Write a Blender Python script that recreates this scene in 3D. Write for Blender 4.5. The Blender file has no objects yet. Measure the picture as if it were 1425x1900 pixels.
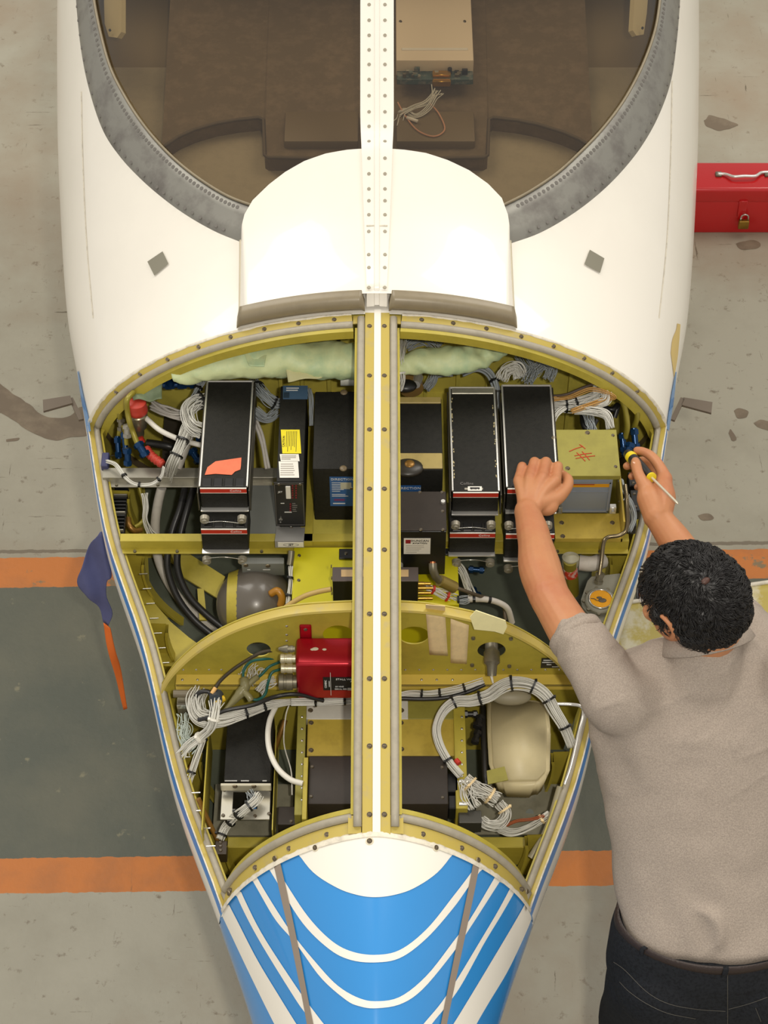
import bpy, bmesh, math, random
import numpy as np
from mathutils import Vector, Matrix, Quaternion, noise as mnoise
R = math.radians
PI = math.pi
random.seed(7)
scn = bpy.context.scene
COL = scn.collection

# ------------------------------------------------------------------ camera
FPX, PHI = 3800.0, R(40)
CAMP = Vector((0.0, -2.70, 4.42))
VD = Vector((0, math.sin(PHI), -math.cos(PHI)))
VU = Vector((0, math.cos(PHI), math.sin(PHI)))
cd = bpy.data.cameras.new('camera')
cam = bpy.data.objects.new('camera', cd)
COL.objects.link(cam)
cam.location = CAMP
cam.rotation_euler = (PHI, 0, 0)
cd.sensor_fit = 'VERTICAL'
cd.sensor_height = 36.0
cd.lens = FPX / 1900.0 * 36.0
cd.clip_start, cd.clip_end = 0.1, 100
scn.camera = cam

# ------------------------------------------------------------------ light and exposure
w = bpy.data.worlds.new('hangar_air')
scn.world = w
w.use_nodes = True
w.node_tree.nodes['Background'].inputs[0].default_value = (1.0, 0.96, 0.90, 1)
w.node_tree.nodes['Background'].inputs[1].default_value = 0.66


def area(name, loc, target, size, power, col, sy=None):
    ld = bpy.data.lights.new(name, 'AREA')
    ld.energy = power
    ld.color = col
    ld.shape = 'RECTANGLE'
    ld.size = size
    ld.size_y = sy or size
    o = bpy.data.objects.new(name, ld)
    COL.objects.link(o)
    o.location = loc
    d = Vector(target) - Vector(loc)
    o.rotation_euler = d.to_track_quat('-Z', 'Y').to_euler()
    return o


# hangar ceiling light banks (high overhead) and the photographer's flash beside the lens
area('ceiling_light_bank', (-3.8, 3.6, 8.5), (0, 0.6, 0.5), 3.0, 380, (1.0, 0.95, 0.86), 6.0)
area('ceiling_light_bank', (4.2, 3.4, 8.5), (0.2, 0, 0.5), 2.5, 330, (1.0, 0.95, 0.86), 5.0)
area('camera_flash', (0.22, -2.78, 4.62), (0.05, 0.0, 1.1), 0.10, 78, (1.0, 0.93, 0.82), 0.07)
scn.view_settings.view_transform = 'Standard'
scn.view_settings.look = 'None'
scn.view_settings.exposure = -0.22
scn.view_settings.gamma = 1.0
scn.view_settings.use_curve_mapping = False


# ------------------------------------------------------------------ measuring helpers
def ray(px, py):
    return VD + Vector((1, 0, 0)) * ((px - 712.5) / FPX) - VU * ((py - 950.0) / FPX)


def az(px, py, z):
    d = ray(px, py)
    return CAMP + d * ((z - CAMP.z) / d.z)


def ay(px, py, y):
    d = ray(px, py)
    return CAMP + d * ((y - CAMP.y) / d.y)


def proj(p):
    q = Vector(p) - CAMP
    t = q.dot(VD)
    return (712.5 + q.x / t * FPX, 950 - q.dot(VU) / t * FPX)


# ------------------------------------------------------------------ materials
def lin(c):
    c = c / 255.0
    return c / 12.92 if c <= 0.04045 else ((c + 0.055) / 1.055) ** 2.4


MATS = {}


def mat(name, rgb, rough=0.5, metal=0.0, var=0.0, vs=8.0, bump=0.0, bs=60.0, rgb2=None, coat=0.0, spec=0.5, amt=(0.45, 0.65), emit=None):
    if name in MATS:
        return MATS[name]
    m = bpy.data.materials.new(name)
    m.use_nodes = True
    nt = m.node_tree
    b = nt.nodes['Principled BSDF']
    c = (lin(rgb[0]), lin(rgb[1]), lin(rgb[2]), 1)
    b.inputs['Base Color'].default_value = c
    b.inputs['Roughness'].default_value = rough
    b.inputs['Metallic'].default_value = metal
    b.inputs['Coat Weight'].default_value = coat
    b.inputs['Specular IOR Level'].default_value = spec
    tc = nt.nodes.new('ShaderNodeTexCoord')
    if var or rgb2:
        n = nt.nodes.new('ShaderNodeTexNoise')
        n.inputs['Scale'].default_value = vs
        n.inputs['Detail'].default_value = 5
        n.inputs['Roughness'].default_value = 0.65
        nt.links.new(tc.outputs['Object'], n.inputs['Vector'])
        r = nt.nodes.new('ShaderNodeMapRange')
        r.inputs['From Min'].default_value = amt[0]
        r.inputs['From Max'].default_value = amt[1]
        nt.links.new(n.outputs['Fac'], r.inputs['Value'])
        mx = nt.nodes.new('ShaderNodeMix')
        mx.data_type = 'RGBA'
        mx.inputs[6].default_value = c
        if rgb2:
            mx.inputs[7].default_value = (lin(rgb2[0]), lin(rgb2[1]), lin(rgb2[2]), 1)
        else:
            mx.inputs[7].default_value = (c[0] * (1 - var), c[1] * (1 - var), c[2] * (1 - var), 1)
        nt.links.new(r.outputs[0], mx.inputs[0])
        nt.links.new(mx.outputs[2], b.inputs['Base Color'])
    if bump:
        n2 = nt.nodes.new('ShaderNodeTexNoise')
        n2.inputs['Scale'].default_value = bs
        n2.inputs['Detail'].default_value = 3
        nt.links.new(tc.outputs['Object'], n2.inputs['Vector'])
        bp = nt.nodes.new('ShaderNodeBump')
        bp.inputs['Strength'].default_value = bump
        bp.inputs['Distance'].default_value = 0.004
        nt.links.new(n2.outputs['Fac'], bp.inputs['Height'])
        nt.links.new(bp.outputs[0], b.inputs['Normal'])
    if emit:
        b.inputs['Emission Color'].default_value = c
        b.inputs['Emission Strength'].default_value = emit
    MATS[name] = m
    return m


WHITE = mat('white_paint', (243, 238, 226), 0.28, var=0.03, vs=3, coat=0.3)
WEDGE = mat('white_primer_edge', (232, 224, 205), 0.5, var=0.25, vs=60)
YEL = mat('zinc_chromate', (182, 166, 62), 0.45, var=0.16, vs=14, bump=0.05, bs=200)
YELF = mat('zinc_chromate_flange', (190, 169, 82), 0.42, rgb2=(176, 160, 112), vs=22, amt=(0.55, 0.75))
YELD = mat('zinc_chromate_old', (204, 190, 84), 0.5, var=0.28, vs=9)
YELB = mat('bright_yellow_paint', (206, 196, 20), 0.4, var=0.05, vs=10)
YELT = mat('ochre_panel', (190, 165, 66), 0.5, var=0.15, vs=30)
OLIVE = mat('olive_panel', (150, 142, 62), 0.5, var=0.12, vs=30)
GASK = mat('grey_rubber_gasket', (168, 160, 142), 0.45, var=0.12, vs=40)
BOOT = mat('taupe_rubber', (140, 128, 104), 0.35, var=0.1, vs=30)
STRIP = mat('taupe_strip', (146, 132, 118), 0.5)
BLUE = mat('sky_blue_paint', (52, 142, 214), 0.25, coat=0.4, var=0.03, vs=3)
BLACK = mat('black_crackle', (36, 35, 31), 0.6, var=0.25, vs=90, bump=0.25, bs=400, spec=0.25)
BLACKB = mat('brown_black_enamel', (54, 47, 41), 0.5, var=0.1, vs=60, spec=0.3)
BLK = mat('black_plastic', (26, 26, 25), 0.35)
RUB = mat('black_hose_rubber', (38, 37, 36), 0.38)
RED = mat('red_stripe', (196, 50, 34), 0.4)
REDA = mat('red_anodised', (178, 24, 38), 0.28, metal=0.45, var=0.1, vs=10)
REDB = mat('red_rubber', (190, 60, 44), 0.45, var=0.15, vs=40)
REDT = mat('red_toolbox_paint', (196, 22, 26), 0.28, coat=0.3)
ALU = mat('aluminium', (168, 164, 150), 0.38, metal=0.55, var=0.15, vs=25)
STEEL = mat('bright_steel', (205, 203, 196), 0.2, metal=0.9)
CHROME = mat('chrome', (238, 236, 230), 0.3, metal=0.7)
DULL = mat('dull_steel', (128, 122, 104), 0.4, metal=0.6, var=0.2, vs=60)
GREYP = mat('grey_paint', (122, 124, 118), 0.45, var=0.1, vs=12)
GREYG = mat('grey_green_paint', (92, 98, 84), 0.5, var=0.2, vs=8)
GREYB = mat('blue_grey_paint', (138, 146, 156), 0.35)
FRAME = mat('bare_metal_frame', (140, 138, 130), 0.42, metal=0.3, rgb2=(118, 114, 108), vs=14, bump=0.03)
WIREW = mat('white_wire', (214, 212, 202), 0.45)
WIREG = mat('grey_wire', (158, 164, 166), 0.45)
TUBEW = mat('white_tube', (228, 224, 212), 0.35)
SLEEVE = mat('white_braid_sleeve', (206, 200, 190), 0.6, var=0.1, vs=60)
TEAL = mat('teal_wire', (28, 92, 84), 0.4)
FITB = mat('blue_anodised', (20, 58, 98), 0.22, metal=0.5)
BRASS = mat('brass', (182, 142, 62), 0.3, metal=0.8)
BRONZE = mat('bronze_tube', (150, 110, 50), 0.35, metal=0.5, var=0.2, vs=40)
TAPE = mat('masking_tape', (240, 214, 164), 0.6, var=0.12, vs=40)
TAPEY = mat('cream_tape', (250, 242, 186), 0.6, var=0.05, vs=40)
GREENC = mat('green_insulation', (214, 224, 170), 0.5, rgb2=(178, 204, 160), vs=9, bump=0.5, bs=30)
SPHM = mat('sphere_grey', (98, 92, 84), 0.3, coat=0.2)
LABW = mat('white_label', (236, 232, 222), 0.5)
LABY = mat('yellow_label', (236, 218, 30), 0.5)
LABB = mat('blue_label', (46, 96, 158), 0.4)
LABD = mat('steel_blue_label', (70, 96, 122), 0.4)
LABO = mat('orange_label', (226, 158, 24), 0.5)
ORT = mat('torn_orange_tag', (238, 118, 82), 0.6, var=0.1, vs=60)
INK = mat('black_ink', (30, 28, 28), 0.6)
INKG = mat('grey_ink', (120, 116, 112), 0.6)
INKW = mat('white_ink', (224, 224, 220), 0.6)
INKR = mat('red_ink', (190, 62, 24), 0.6)
SKIN = mat('skin', (190, 130, 88), 0.5, rgb2=(180, 110, 74), vs=7, bump=0.05, bs=90, amt=(0.45, 0.7))
HAIRM = mat('black_hair', (20, 17, 16), 0.42, bump=0.6, bs=90)
SHIRT = mat('heather_grey_knit', (172, 159, 146), 0.85, rgb2=(152, 140, 129), vs=420, bump=0.25, bs=260, amt=(0.4, 0.6), spec=0.2)
JEAN = mat('dark_denim', (36, 38, 42), 0.8, rgb2=(24, 25, 28), vs=160, bump=0.3, bs=500, spec=0.2)
BELTM = mat('brown_leather', (46, 33, 28), 0.5, bump=0.3, bs=200)
CLOTHB = mat('blue_cloth', (94, 98, 142), 0.85, var=0.1, vs=20)
CLOTHO = mat('orange_streamer', (236, 116, 40), 0.7)
COCK = mat('cockpit_brown', (100, 86, 66), 0.7, var=0.1, vs=10)
DECK = mat('glareshield_tan', (168, 156, 130), 0.7, var=0.08, vs=30, bump=0.1, bs=300)
CREAM = mat('cream_plastic', (214, 200, 160), 0.4)
BOXT = mat('tan_metal_box', (190, 174, 152), 0.45, var=0.04, vs=5)
PCB = mat('circuit_board', (70, 92, 90), 0.5, rgb2=(130, 130, 120), vs=60)

glass = bpy.data.materials.new('tinted_windshield')
glass.use_nodes = True
gn = glass.node_tree
gn.nodes.clear()
go = gn.nodes.new('ShaderNodeOutputMaterial')
gt = gn.nodes.new('ShaderNodeBsdfTransparent')
gt.inputs[0].default_value = (0.66, 0.60, 0.50, 1)
gg = gn.nodes.new('ShaderNodeBsdfGlossy')
gg.inputs['Roughness'].default_value = 0.04
gm = gn.nodes.new('ShaderNodeMixShader')
gf = gn.nodes.new('ShaderNodeLayerWeight')
gf.inputs[0].default_value = 0.5
gp = gn.nodes.new('ShaderNodeMath')
gp.operation = 'POWER'
gp.inputs[1].default_value = 4.0
gq = gn.nodes.new('ShaderNodeMath')
gq.operation = 'MULTIPLY_ADD'
gq.inputs[1].default_value = 0.8
gq.inputs[2].default_value = 0.07
gn.links.new(gf.outputs['Facing'], gp.inputs[0])
gn.links.new(gp.outputs[0], gq.inputs[0])
gn.links.new(gq.outputs[0], gm.inputs[0])
gn.links.new(gt.outputs[0], gm.inputs[1])
gn.links.new(gg.outputs[0], gm.inputs[2])
gn.links.new(gm.outputs[0], go.inputs[0])

# ------------------------------------------------------------------ object helpers
OFF = {}


def setp(o, label=None, cat=None, group=None, kind=None):
    if label: o['label'] = label
    if cat: o['category'] = cat
    if group: o['group'] = group
    if kind: o['kind'] = kind
    return o


def root(name, label, cat, loc=(0, 0, 0), group=None):
    o = bpy.data.objects.new(name, None)
    o.empty_display_size = 0.05
    COL.objects.link(o)
    o.location = loc
    OFF[o.name] = Vector(loc)
    return setp(o, label, cat, group)


def obj(name, bm, m, parent=None, smooth=False, label=None, cat=None, group=None, kind=None, org=None):
    """verts are given in world space; the object gets its own origin"""
    bmesh.ops.recalc_face_normals(bm, faces=bm.faces[:])
    if org is None and parent is None:
        vs = [v.co for v in bm.verts]
        if vs:
            org = Vector(((min(v.x for v in vs) + max(v.x for v in vs)) / 2, (min(v.y for v in vs) + max(v.y for v in vs)) / 2, min(v.z for v in vs)))
    po = OFF[parent.name] if parent else Vector((0, 0, 0))
    org = Vector(org) if org is not None else po
    for v in bm.verts:
        v.co -= org
    me = bpy.data.meshes.new(name)
    bm.to_mesh(me)
    bm.free()
    if smooth:
        me.polygons.foreach_set('use_smooth', [True] * len(me.polygons))
        if smooth != 'all':
            me.set_sharp_from_angle(angle=R(38))
    if isinstance(m, (list, tuple)):
        for k in m: me.materials.append(k)
    else:
        me.materials.append(m)
    o = bpy.data.objects.new(name, me)
    COL.objects.link(o)
    if parent:
        o.parent = parent
    o.location = org - po
    OFF[o.name] = org
    return setp(o, label, cat, group, kind)


def inst(name, me, parent, M):
    """a copy of a shared mesh as a part at world matrix M"""
    o = bpy.data.objects.new(name, me)
    COL.objects.link(o)
    M = M.copy()
    if parent:
        o.parent = parent
        M.translation -= OFF[parent.name]
    o.matrix_local = M
    OFF[o.name] = Vector(M.translation) + (OFF[parent.name] if parent else Vector())
    return o


def nb():
    return bmesh.new()


def box(bm, a, b, bev=0.0, seg=1, M=None):
    x0, y0, z0 = a
    x1, y1, z1 = b
    r = bmesh.ops.create_cube(bm, size=1.0)
    vs = r['verts']
    for v in vs:
        v.co = Vector(((x0 + x1) / 2 + v.co.x * abs(x1 - x0), (y0 + y1) / 2 + v.co.y * abs(y1 - y0), (z0 + z1) / 2 + v.co.z * abs(z1 - z0)))
    if bev:
        es = list({e for v in vs for e in v.link_edges})
        r2 = bmesh.ops.bevel(bm, geom=es, offset=bev, segments=seg, profile=0.5, affect='EDGES')
        vs = list({v for f in r2['faces'] for v in f.verts} | {v for v in vs if v.is_valid})
    if M is not None:
        for v in vs: v.co = M @ v.co
    return bm


def cyl(bm, p, q, r, r2=None, n=14, cap=True):
    p, q = Vector(p), Vector(q)
    d = q - p
    L = d.length
    r2 = r if r2 is None else r2
    M = Matrix.Translation((p + q) / 2) @ d.to_track_quat('Z', 'Y').to_matrix().to_4x4()
    bmesh.ops.create_cone(bm, cap_ends=cap, segments=n, radius1=r, radius2=r2, depth=L, matrix=M)
    return bm


def ball(bm, c, r, sx=1, sy=1, sz=1, n=12, rot=None):
    M = Matrix.Translation(Vector(c))
    if rot is not None: M = M @ rot.to_4x4()
    M = M @ Matrix.Diagonal((r * sx, r * sy, r * sz, 1))
    bmesh.ops.create_uvsphere(bm, u_segments=n, v_segments=max(6, n // 2), radius=1, matrix=M)
    return bm


def spline(pts, n):
    """Catmull-Rom through pts, n samples"""
    P = [Vector(p) for p in pts]
    if len(P) == 2:
        return [P[0].lerp(P[1], i / (n - 1)) for i in range(n)]
    P = [P[0] * 2 - P[1]] + P + [P[-1] * 2 - P[-2]]
    m = len(P) - 3
    out = []
    for i in range(n):
        u = i / (n - 1) * m
        k = min(int(u), m - 1)
        t = u - k
        a, b, c, d = P[k], P[k + 1], P[k + 2], P[k + 3]
        out.append(0.5 * ((2 * b) + (c - a) * t + (2 * a - 5 * b + 4 * c - d) * t * t + (3 * b - a - 3 * c + d) * t ** 3))
    return out


def frames(path):
    T = []
    for i in range(len(path)):
        a = path[max(0, i - 1)]
        b = path[min(len(path) - 1, i + 1)]
        T.append((b - a).normalized() if (b - a).length > 1e-9 else Vector((0, 0, 1)))
    up = Vector((0, 0, 1)) if abs(T[0].z) < 0.9 else Vector((1, 0, 0))
    N = []
    n = (up - T[0] * up.dot(T[0])).normalized()
    for t in T:
        n = (n - t * n.dot(t))
        n = n.normalized() if n.length > 1e-6 else t.orthogonal().normalized()
        N.append(n)
    return T, N


def tube(bm, path, r, n=10, cap=True, flat=1.0, up=None):
    """tube along a list of points; r a number or list; flat squashes along the frame normal"""
    path = [Vector(p) for p in path]
    T, N = frames(path)
    rings = []
    for i, p in enumerate(path):
        rr = r[i] if isinstance(r, (list, tuple)) else r
        t = T[i]
        nn = N[i]
        if up is not None:
            uu = Vector(up)
            nn = (uu - t * uu.dot(t)).normalized()
        bb = t.cross(nn)
        rings.append([bm.verts.new(p + (bb * math.cos(2 * PI * k / n) + nn * flat * math.sin(2 * PI * k / n)) * rr) for k in range(n)])
    for a, b in zip(rings, rings[1:]):
        for k in range(n):
            bm.faces.new((a[k], a[(k + 1) % n], b[(k + 1) % n], b[k]))
    if cap:
        bm.faces.new(rings[0][::-1])
        bm.faces.new(rings[-1])
    return bm


def grid(bm, rows, close=False, mi=0):
    """rows of points -> quad sheet"""
    V = [[bm.verts.new(Vector(p)) for p in r] for r in rows]
    for a, b in zip(V, V[1:]):
        m = len(a)
        for k in range(m if close else m - 1):
            f = bm.faces.new((a[k], a[(k + 1) % m], b[(k + 1) % m], b[k]))
            f.material_index = mi
    return V


def thick(bm, t):
    """give a sheet thickness"""
    bmesh.ops.recalc_face_normals(bm, faces=bm.faces[:])
    bmesh.ops.solidify(bm, geom=bm.faces[:], thickness=t)
    return bm


def text(s, size, M, m, parent, name='lettering', ex=0.0003, align='CENTER'):
    cu = bpy.data.curves.new(name, 'FONT')
    cu.body = s
    cu.size = size
    cu.align_x = align
    cu.align_y = 'CENTER'
    cu.extrude = ex
    cu.resolution_u = 2
    to = bpy.data.objects.new(name, cu)
    COL.objects.link(to)
    dg = bpy.context.evaluated_depsgraph_get()
    me = bpy.data.meshes.new_from_object(to.evaluated_get(dg))
    bpy.data.objects.remove(to)
    me.materials.clear()
    me.materials.append(m)
    return inst(name, me, parent, M)


FRONT = Matrix.Rotation(R(90), 4, 'X')       # lettering on a face that looks towards -Y
TOPF = Matrix.Identity(4)                    # lettering on a face that looks up


def at(p, Mr):
    return Matrix.Translation(Vector(p)) @ Mr


def shared(name, bm, m, smooth=True):
    bmesh.ops.recalc_face_normals(bm, faces=bm.faces[:])
    me = bpy.data.meshes.new(name)
    bm.to_mesh(me)
    bm.free()
    if smooth:
        me.polygons.foreach_set('use_smooth', [True] * len(me.polygons))
        me.set_sharp_from_angle(angle=R(38))
    for k in (m if isinstance(m, (list, tuple)) else [m]):
        me.materials.append(k)
    return me


def screw_mesh(name, r, h, m, slot=True, washer=None):
    """screw head pointing up +Z, cross recess as raised bars with its shade painted on"""
    bm = nb()
    if washer:
        cyl(bm, (0, 0, 0), (0, 0, h * 0.4), washer, washer, 14)
    cyl(bm, (0, 0, 0), (0, 0, h), r, r * 0.8, 12)
    if slot:
        for f in bm.faces: f.material_index = 0
        box(bm, (-r * 0.4, -r * 0.11, h * 0.6), (r * 0.4, r * 0.11, h * 1.05))
        box(bm, (-r * 0.11, -r * 0.4, h * 0.6), (r * 0.11, r * 0.4, h * 1.05))
        for f in bm.faces[-12:]: f.material_index = 1  # darker colour on the cross stands in for shade in the recess
    return shared(name, bm, [m, mat('painted_recess_shade', (78, 66, 48), .6)])


SCREW = screw_mesh('screw', 0.0055, 0.0018, mat('dull_screw', (156, 142, 112), 0.5, metal=0.2, var=0.3, vs=200))
SCREWB = screw_mesh('bright_screw', 0.004, 0.002, STEEL)
RIVET = (lambda b: shared('rivet', b, STEEL))(ball(nb(), (0, 0, 0), 0.003, 1, 1, 0.5, 8))


def align(p, nrm, spin=0.0):
    return Matrix.Translation(Vector(p)) @ Vector(nrm).to_track_quat('Z', 'Y').to_matrix().to_4x4() @ Matrix.Rotation(spin, 4, 'Z')
# ------------------------------------------------------------------ hull shape of the aircraft nose
KY = np.array([-1.75, -1.5, -1.2, -1.0, -.77, -.5, -.2, .1, .376, .55, .75, 1.0, 1.3, 1.8, 2.6])
KW = np.array([.026, .113, .174, .222, .302, .405, .487, .59, .65, .686, .73, .766, .80, .839, .868])
KM = np.array([.81, .825, .85, .87, .89, .92, .95, .975, 1.0, 1.005, 1.01, 1.01, 1.01, 1.01, 1.01])
KT = np.array([.84, .97, 1.10, 1.17, 1.22, 1.29, 1.345, 1.38, 1.40, 1.45, 1.56, 1.74, 1.93, 2.15, 2.3])
KN = np.array([1.6, 1.6, 1.6, 1.6, 1.6, 1.65, 1.72, 1.8, 1.88, 1.92, 2.0, 2.1, 2.2, 2.3, 2.4])
KR = np.array([.05, .05, .06, .07, .07, .07, .07, .07, .07, .07, .07, .07, .07, .07, .07])
CX = -0.015
YF, YR = -0.77, 0.376


def pch(x, xs, ys):
    h = np.diff(xs)
    d = np.diff(ys) / h
    m = np.zeros_like(ys)
    m[0] = d[0]
    m[-1] = d[-1]
    for i in range(1, len(xs) - 1):
        m[i] = 0 if d[i - 1] * d[i] <= 0 else 2 / (1 / d[i - 1] + 1 / d[i])
    k = min(max(int(np.searchsorted(xs, x)) - 1, 0), len(xs) - 2)
    t = (x - xs[k]) / h[k]
    return float((2 * t ** 3 - 3 * t ** 2 + 1) * ys[k] + (t ** 3 - 2 * t ** 2 + t) * h[k] * m[k] + (-2 * t ** 3 + 3 * t ** 2) * ys[k + 1] + (t ** 3 - t ** 2) * h[k] * m[k + 1])


_st = {}


def station(y):
    k = round(y, 5)
    if k not in _st:
        _st[k] = (pch(y, KY, KW), pch(y, KY, KM), pch(y, KY, KT), pch(y, KY, KN))
    return _st[k]


def hull(y, a, s):
    """a = 0 at the widest line, 90 deg at the crown, -90 deg at the keel; s = -1 left, +1 right"""
    w, zm, zt, n = station(y)
    if a >= 0:
        c, q = max(math.cos(a), 0), math.sin(a)
        return Vector((CX + s * w * c ** (2 / n), y, zm + (zt - zm) * q ** (2 / n)))
    c, q = max(math.cos(a), 0), -math.sin(a)
    return Vector((CX + s * w * c ** (2 / 2.1), y, zm - .42 * min(1, w / .4) * q ** (2 / 2.1)))


def hull_z(x, y):
    w, zm, zt, n = station(y)
    u = min(abs(x - CX) / w, 1.0)
    return zm + (zt - zm) * (1 - u ** n) ** (1 / n)


def hull_n(x, y):
    e = 0.004
    gx = (hull_z(x + e, y) - hull_z(x - e, y)) / (2 * e)
    gy = (hull_z(x, y + e) - hull_z(x, y - e)) / (2 * e)
    return Vector((-gx, -gy, 1)).normalized()


def on_hull(px, py, off=0.0):
    """the point of the skin seen at a place of the photograph"""
    d = ray(px, py)
    lo = None
    t = 2.9
    prev = None
    while t < 6.2:
        p = CAMP + d * t
        w = station(min(max(p.y, -1.74), 2.6))[0]
        inside = abs(p.x - CX) < w * 1.0 and p.z < hull_z(p.x, p.y)
        if inside:
            a, b = t - 0.02, t
            for _ in range(22):
                m = (a + b) / 2
                p = CAMP + d * m
                w = station(min(max(p.y, -1.74), 2.6))[0]
                if abs(p.x - CX) < w and p.z < hull_z(p.x, p.y): b = m
                else: a = m
            p = CAMP + d * b
            if off:
                p = p + hull_n(p.x, p.y) * off
            return p
        t += 0.02
    return az(px, py, 0.98)


def a_rail(y):
    w, zm, zt, n = station(y)
    return math.asin(((0.05) / (zt - zm)) ** (n / 2))


plane = root('aircraft', 'white business aircraft nose with blue stripes and its equipment bay uncovered', 'aircraft', (CX, 0, 0.5))

# skin: dense loft, with the equipment bay and the windshield left open
FR_OUT = [(140, -60), (141, 0), (150, 90), (165, 165), (190, 240), (222, 290), (262, 333), (305, 370), (350, 402), (400, 430), (446, 449)]
FR_IN = [(172, -60), (176, 0), (190, 70), (207, 128), (232, 178), (260, 222), (292, 262), (330, 300), (375, 335), (425, 365), (478, 385)]
FR_OUTR = [(1264, -60), (1262, 0), (1256, 75), (1245, 150), (1222, 215), (1190, 272), (1150, 322), (1105, 365), (1055, 402), (1000, 433), (944, 453)]
FR_INR = [(1228, -60), (1222, 10), (1213, 60), (1195, 112), (1172, 160), (1146, 202), (1112, 245), (1075, 283), (1032, 322), (978, 358), (925, 385)]
HUMP_B = [(447, 449), (455, 418), (470, 392), (500, 363), (530, 340), (565, 320), (605, 306), (645, 299), (697, 296), (750, 299), (790, 305), (830, 318), (870, 337), (905, 362), (930, 388), (941, 418), (946, 450)]


def poly_y(pts3, x):
    """y of an open curve in plan at x"""
    pts3 = sorted(pts3, key=lambda p: p.x)
    for a, b in zip(pts3, pts3[1:]):
        if a.x <= x <= b.x and b.x > a.x:
            return a.y + (b.y - a.y) * (x - a.x) / (b.x - a.x)
    return None


frL = [on_hull(*p) for p in FR_OUT]
frR = [on_hull(*p) for p in FR_OUTR]
frLi = [on_hull(*p) for p in FR_IN]
frRi = [on_hull(*p) for p in FR_INR]
hb = [on_hull(*p) for p in HUMP_B]
# glass margin in plan: half way inside the frame strip
mL = [a.lerp(b, 0.5) for a, b in zip(frL, frLi)]
mR = [a.lerp(b, 0.5) for a, b in zip(frR, frRi)]
mH = [p + Vector((0, -0.03, 0)) for p in hb[2:-2]]
margin = mL + mH + mR[::-1]


def behind_margin(p):
    y = poly_y(margin, p.x)
    return y is not None and p.y > y and p.z > 1.05


def loft_rows(y0, y1, ny, a0, a1, na, both=True):
    rows = []
    for i in range(ny + 1):
        y = y0 + (y1 - y0) * i / ny
        A0 = a0(y) if callable(a0) else a0
        A1 = a1(y) if callable(a1) else a1
        left = [hull(y, A0 + (A1 - A0) * j / na, -1) for j in range(na + 1)]
        right = [hull(y, A0 + (A1 - A0) * j / na, 1) for j in range(na + 1)][::-1]
        rows.append(left + right[1:])
    return rows


bm = nb()                                    # rear skin, windshield opening cut by face
V = grid(bm, loft_rows(YR, 2.5, 190, R(-80), R(90), 110))
bad = [f for f in bm.faces if behind_margin(f.calc_center_median()) and f.calc_center_median().y < 1.5]
bmesh.ops.delete(bm, geom=bad, context='FACES')
obj('rear_skin', bm, WHITE, plane, smooth='all')

bm = nb()                                    # side skins below the bay rails
for s in (-1, 1):
    rows = []
    for i in range(61):
        y = YF + (YR - YF) * i / 60
        ar = a_rail(y)
        rows.append([hull(y, R(-80) + (ar + R(80)) * j / 40, s) for j in range(41)])
    grid(bm, rows)
SIDE = bpy.data.materials.new('white_side_with_blue_line')
SIDE.use_nodes = True
nt = SIDE.node_tree
pb = nt.nodes['Principled BSDF']
pb.inputs['Roughness'].default_value = 0.28
tc = nt.nodes.new('ShaderNodeTexCoord')
sx = nt.nodes.new('ShaderNodeSeparateXYZ')
nt.links.new(tc.outputs['Object'], sx.inputs[0])
ma = nt.nodes.new('ShaderNodeMath')          # line follows the rail: z - 0.11*y
ma.operation = 'MULTIPLY_ADD'
ma.inputs[1].default_value = -0.095
nt.links.new(sx.outputs['Y'], ma.inputs[0])
nt.links.new(sx.outputs['Z'], ma.inputs[2])
cr = nt.nodes.new('ShaderNodeValToRGB')
cr.color_ramp.interpolation = 'CONSTANT'
mr = nt.nodes.new('ShaderNodeMapRange')
mr.inputs['From Min'].default_value = 0.30
mr.inputs['From Max'].default_value = 0.56
nt.links.new(ma.outputs[0], mr.inputs['Value'])
nt.links.new(mr.outputs[0], cr.inputs[0])
W4 = (lin(238), lin(233), lin(222), 1)
B4 = (lin(60), lin(130), lin(205), 1)
D4 = (lin(40), lin(60), lin(110), 1)
el = cr.color_ramp.elements
el[0].position, el[0].color = 0.0, B4
el[1].position, el[1].color = 0.42, W4
for p_, c_ in ((0.50, D4), (0.53, W4), (0.73, B4), (0.81, W4)):
    e = el.new(p_)
    e.color = c_
nt.links.new(cr.outputs[0], pb.inputs['Base Color'])
obj('side_skin', bm, SIDE, plane, smooth='all')

bm = nb()                                    # nose cone
grid(bm, loft_rows(-1.745, YF, 70, R(-90), R(90), 60))
obj('nose_cone', bm, BLUE, plane, smooth='all')
bm = nb()
box(bm, (CX - .024, -1.76, .79), (CX + .024, -1.735, .85), .01)
obj('nose_cap', bm, GASK, plane)


def hull_patch(name, left, right, m, n=24, mcols=8, off=0.0012, parent=None, closed_ends=True):
    """a painted or glued strip between two curves of the photograph, laid on the skin"""
    L = spline([(x, y, 0) for x, y in left], n)
    Rr = spline([(x, y, 0) for x, y in right], n)
    rows = []
    for a, b in zip(L, Rr):
        r = []
        for k in range(mcols + 1):
            p = on_hull(a.x + (b.x - a.x) * k / mcols, a.y + (b.y - a.y) * k / mcols, off)
            if YF - .004 < p.y < YF + .3:
                p = Vector((p.x, YF - .004, hull_z(p.x, YF - .004) + off))
            r.append(p)
        rows.append(r)
    bm = nb()
    grid(bm, rows)
    return obj(name, bm, m, parent or plane, smooth='all')


WS = mat('white_stripe_paint', (243, 238, 226), 0.28, coat=0.3)
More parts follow.
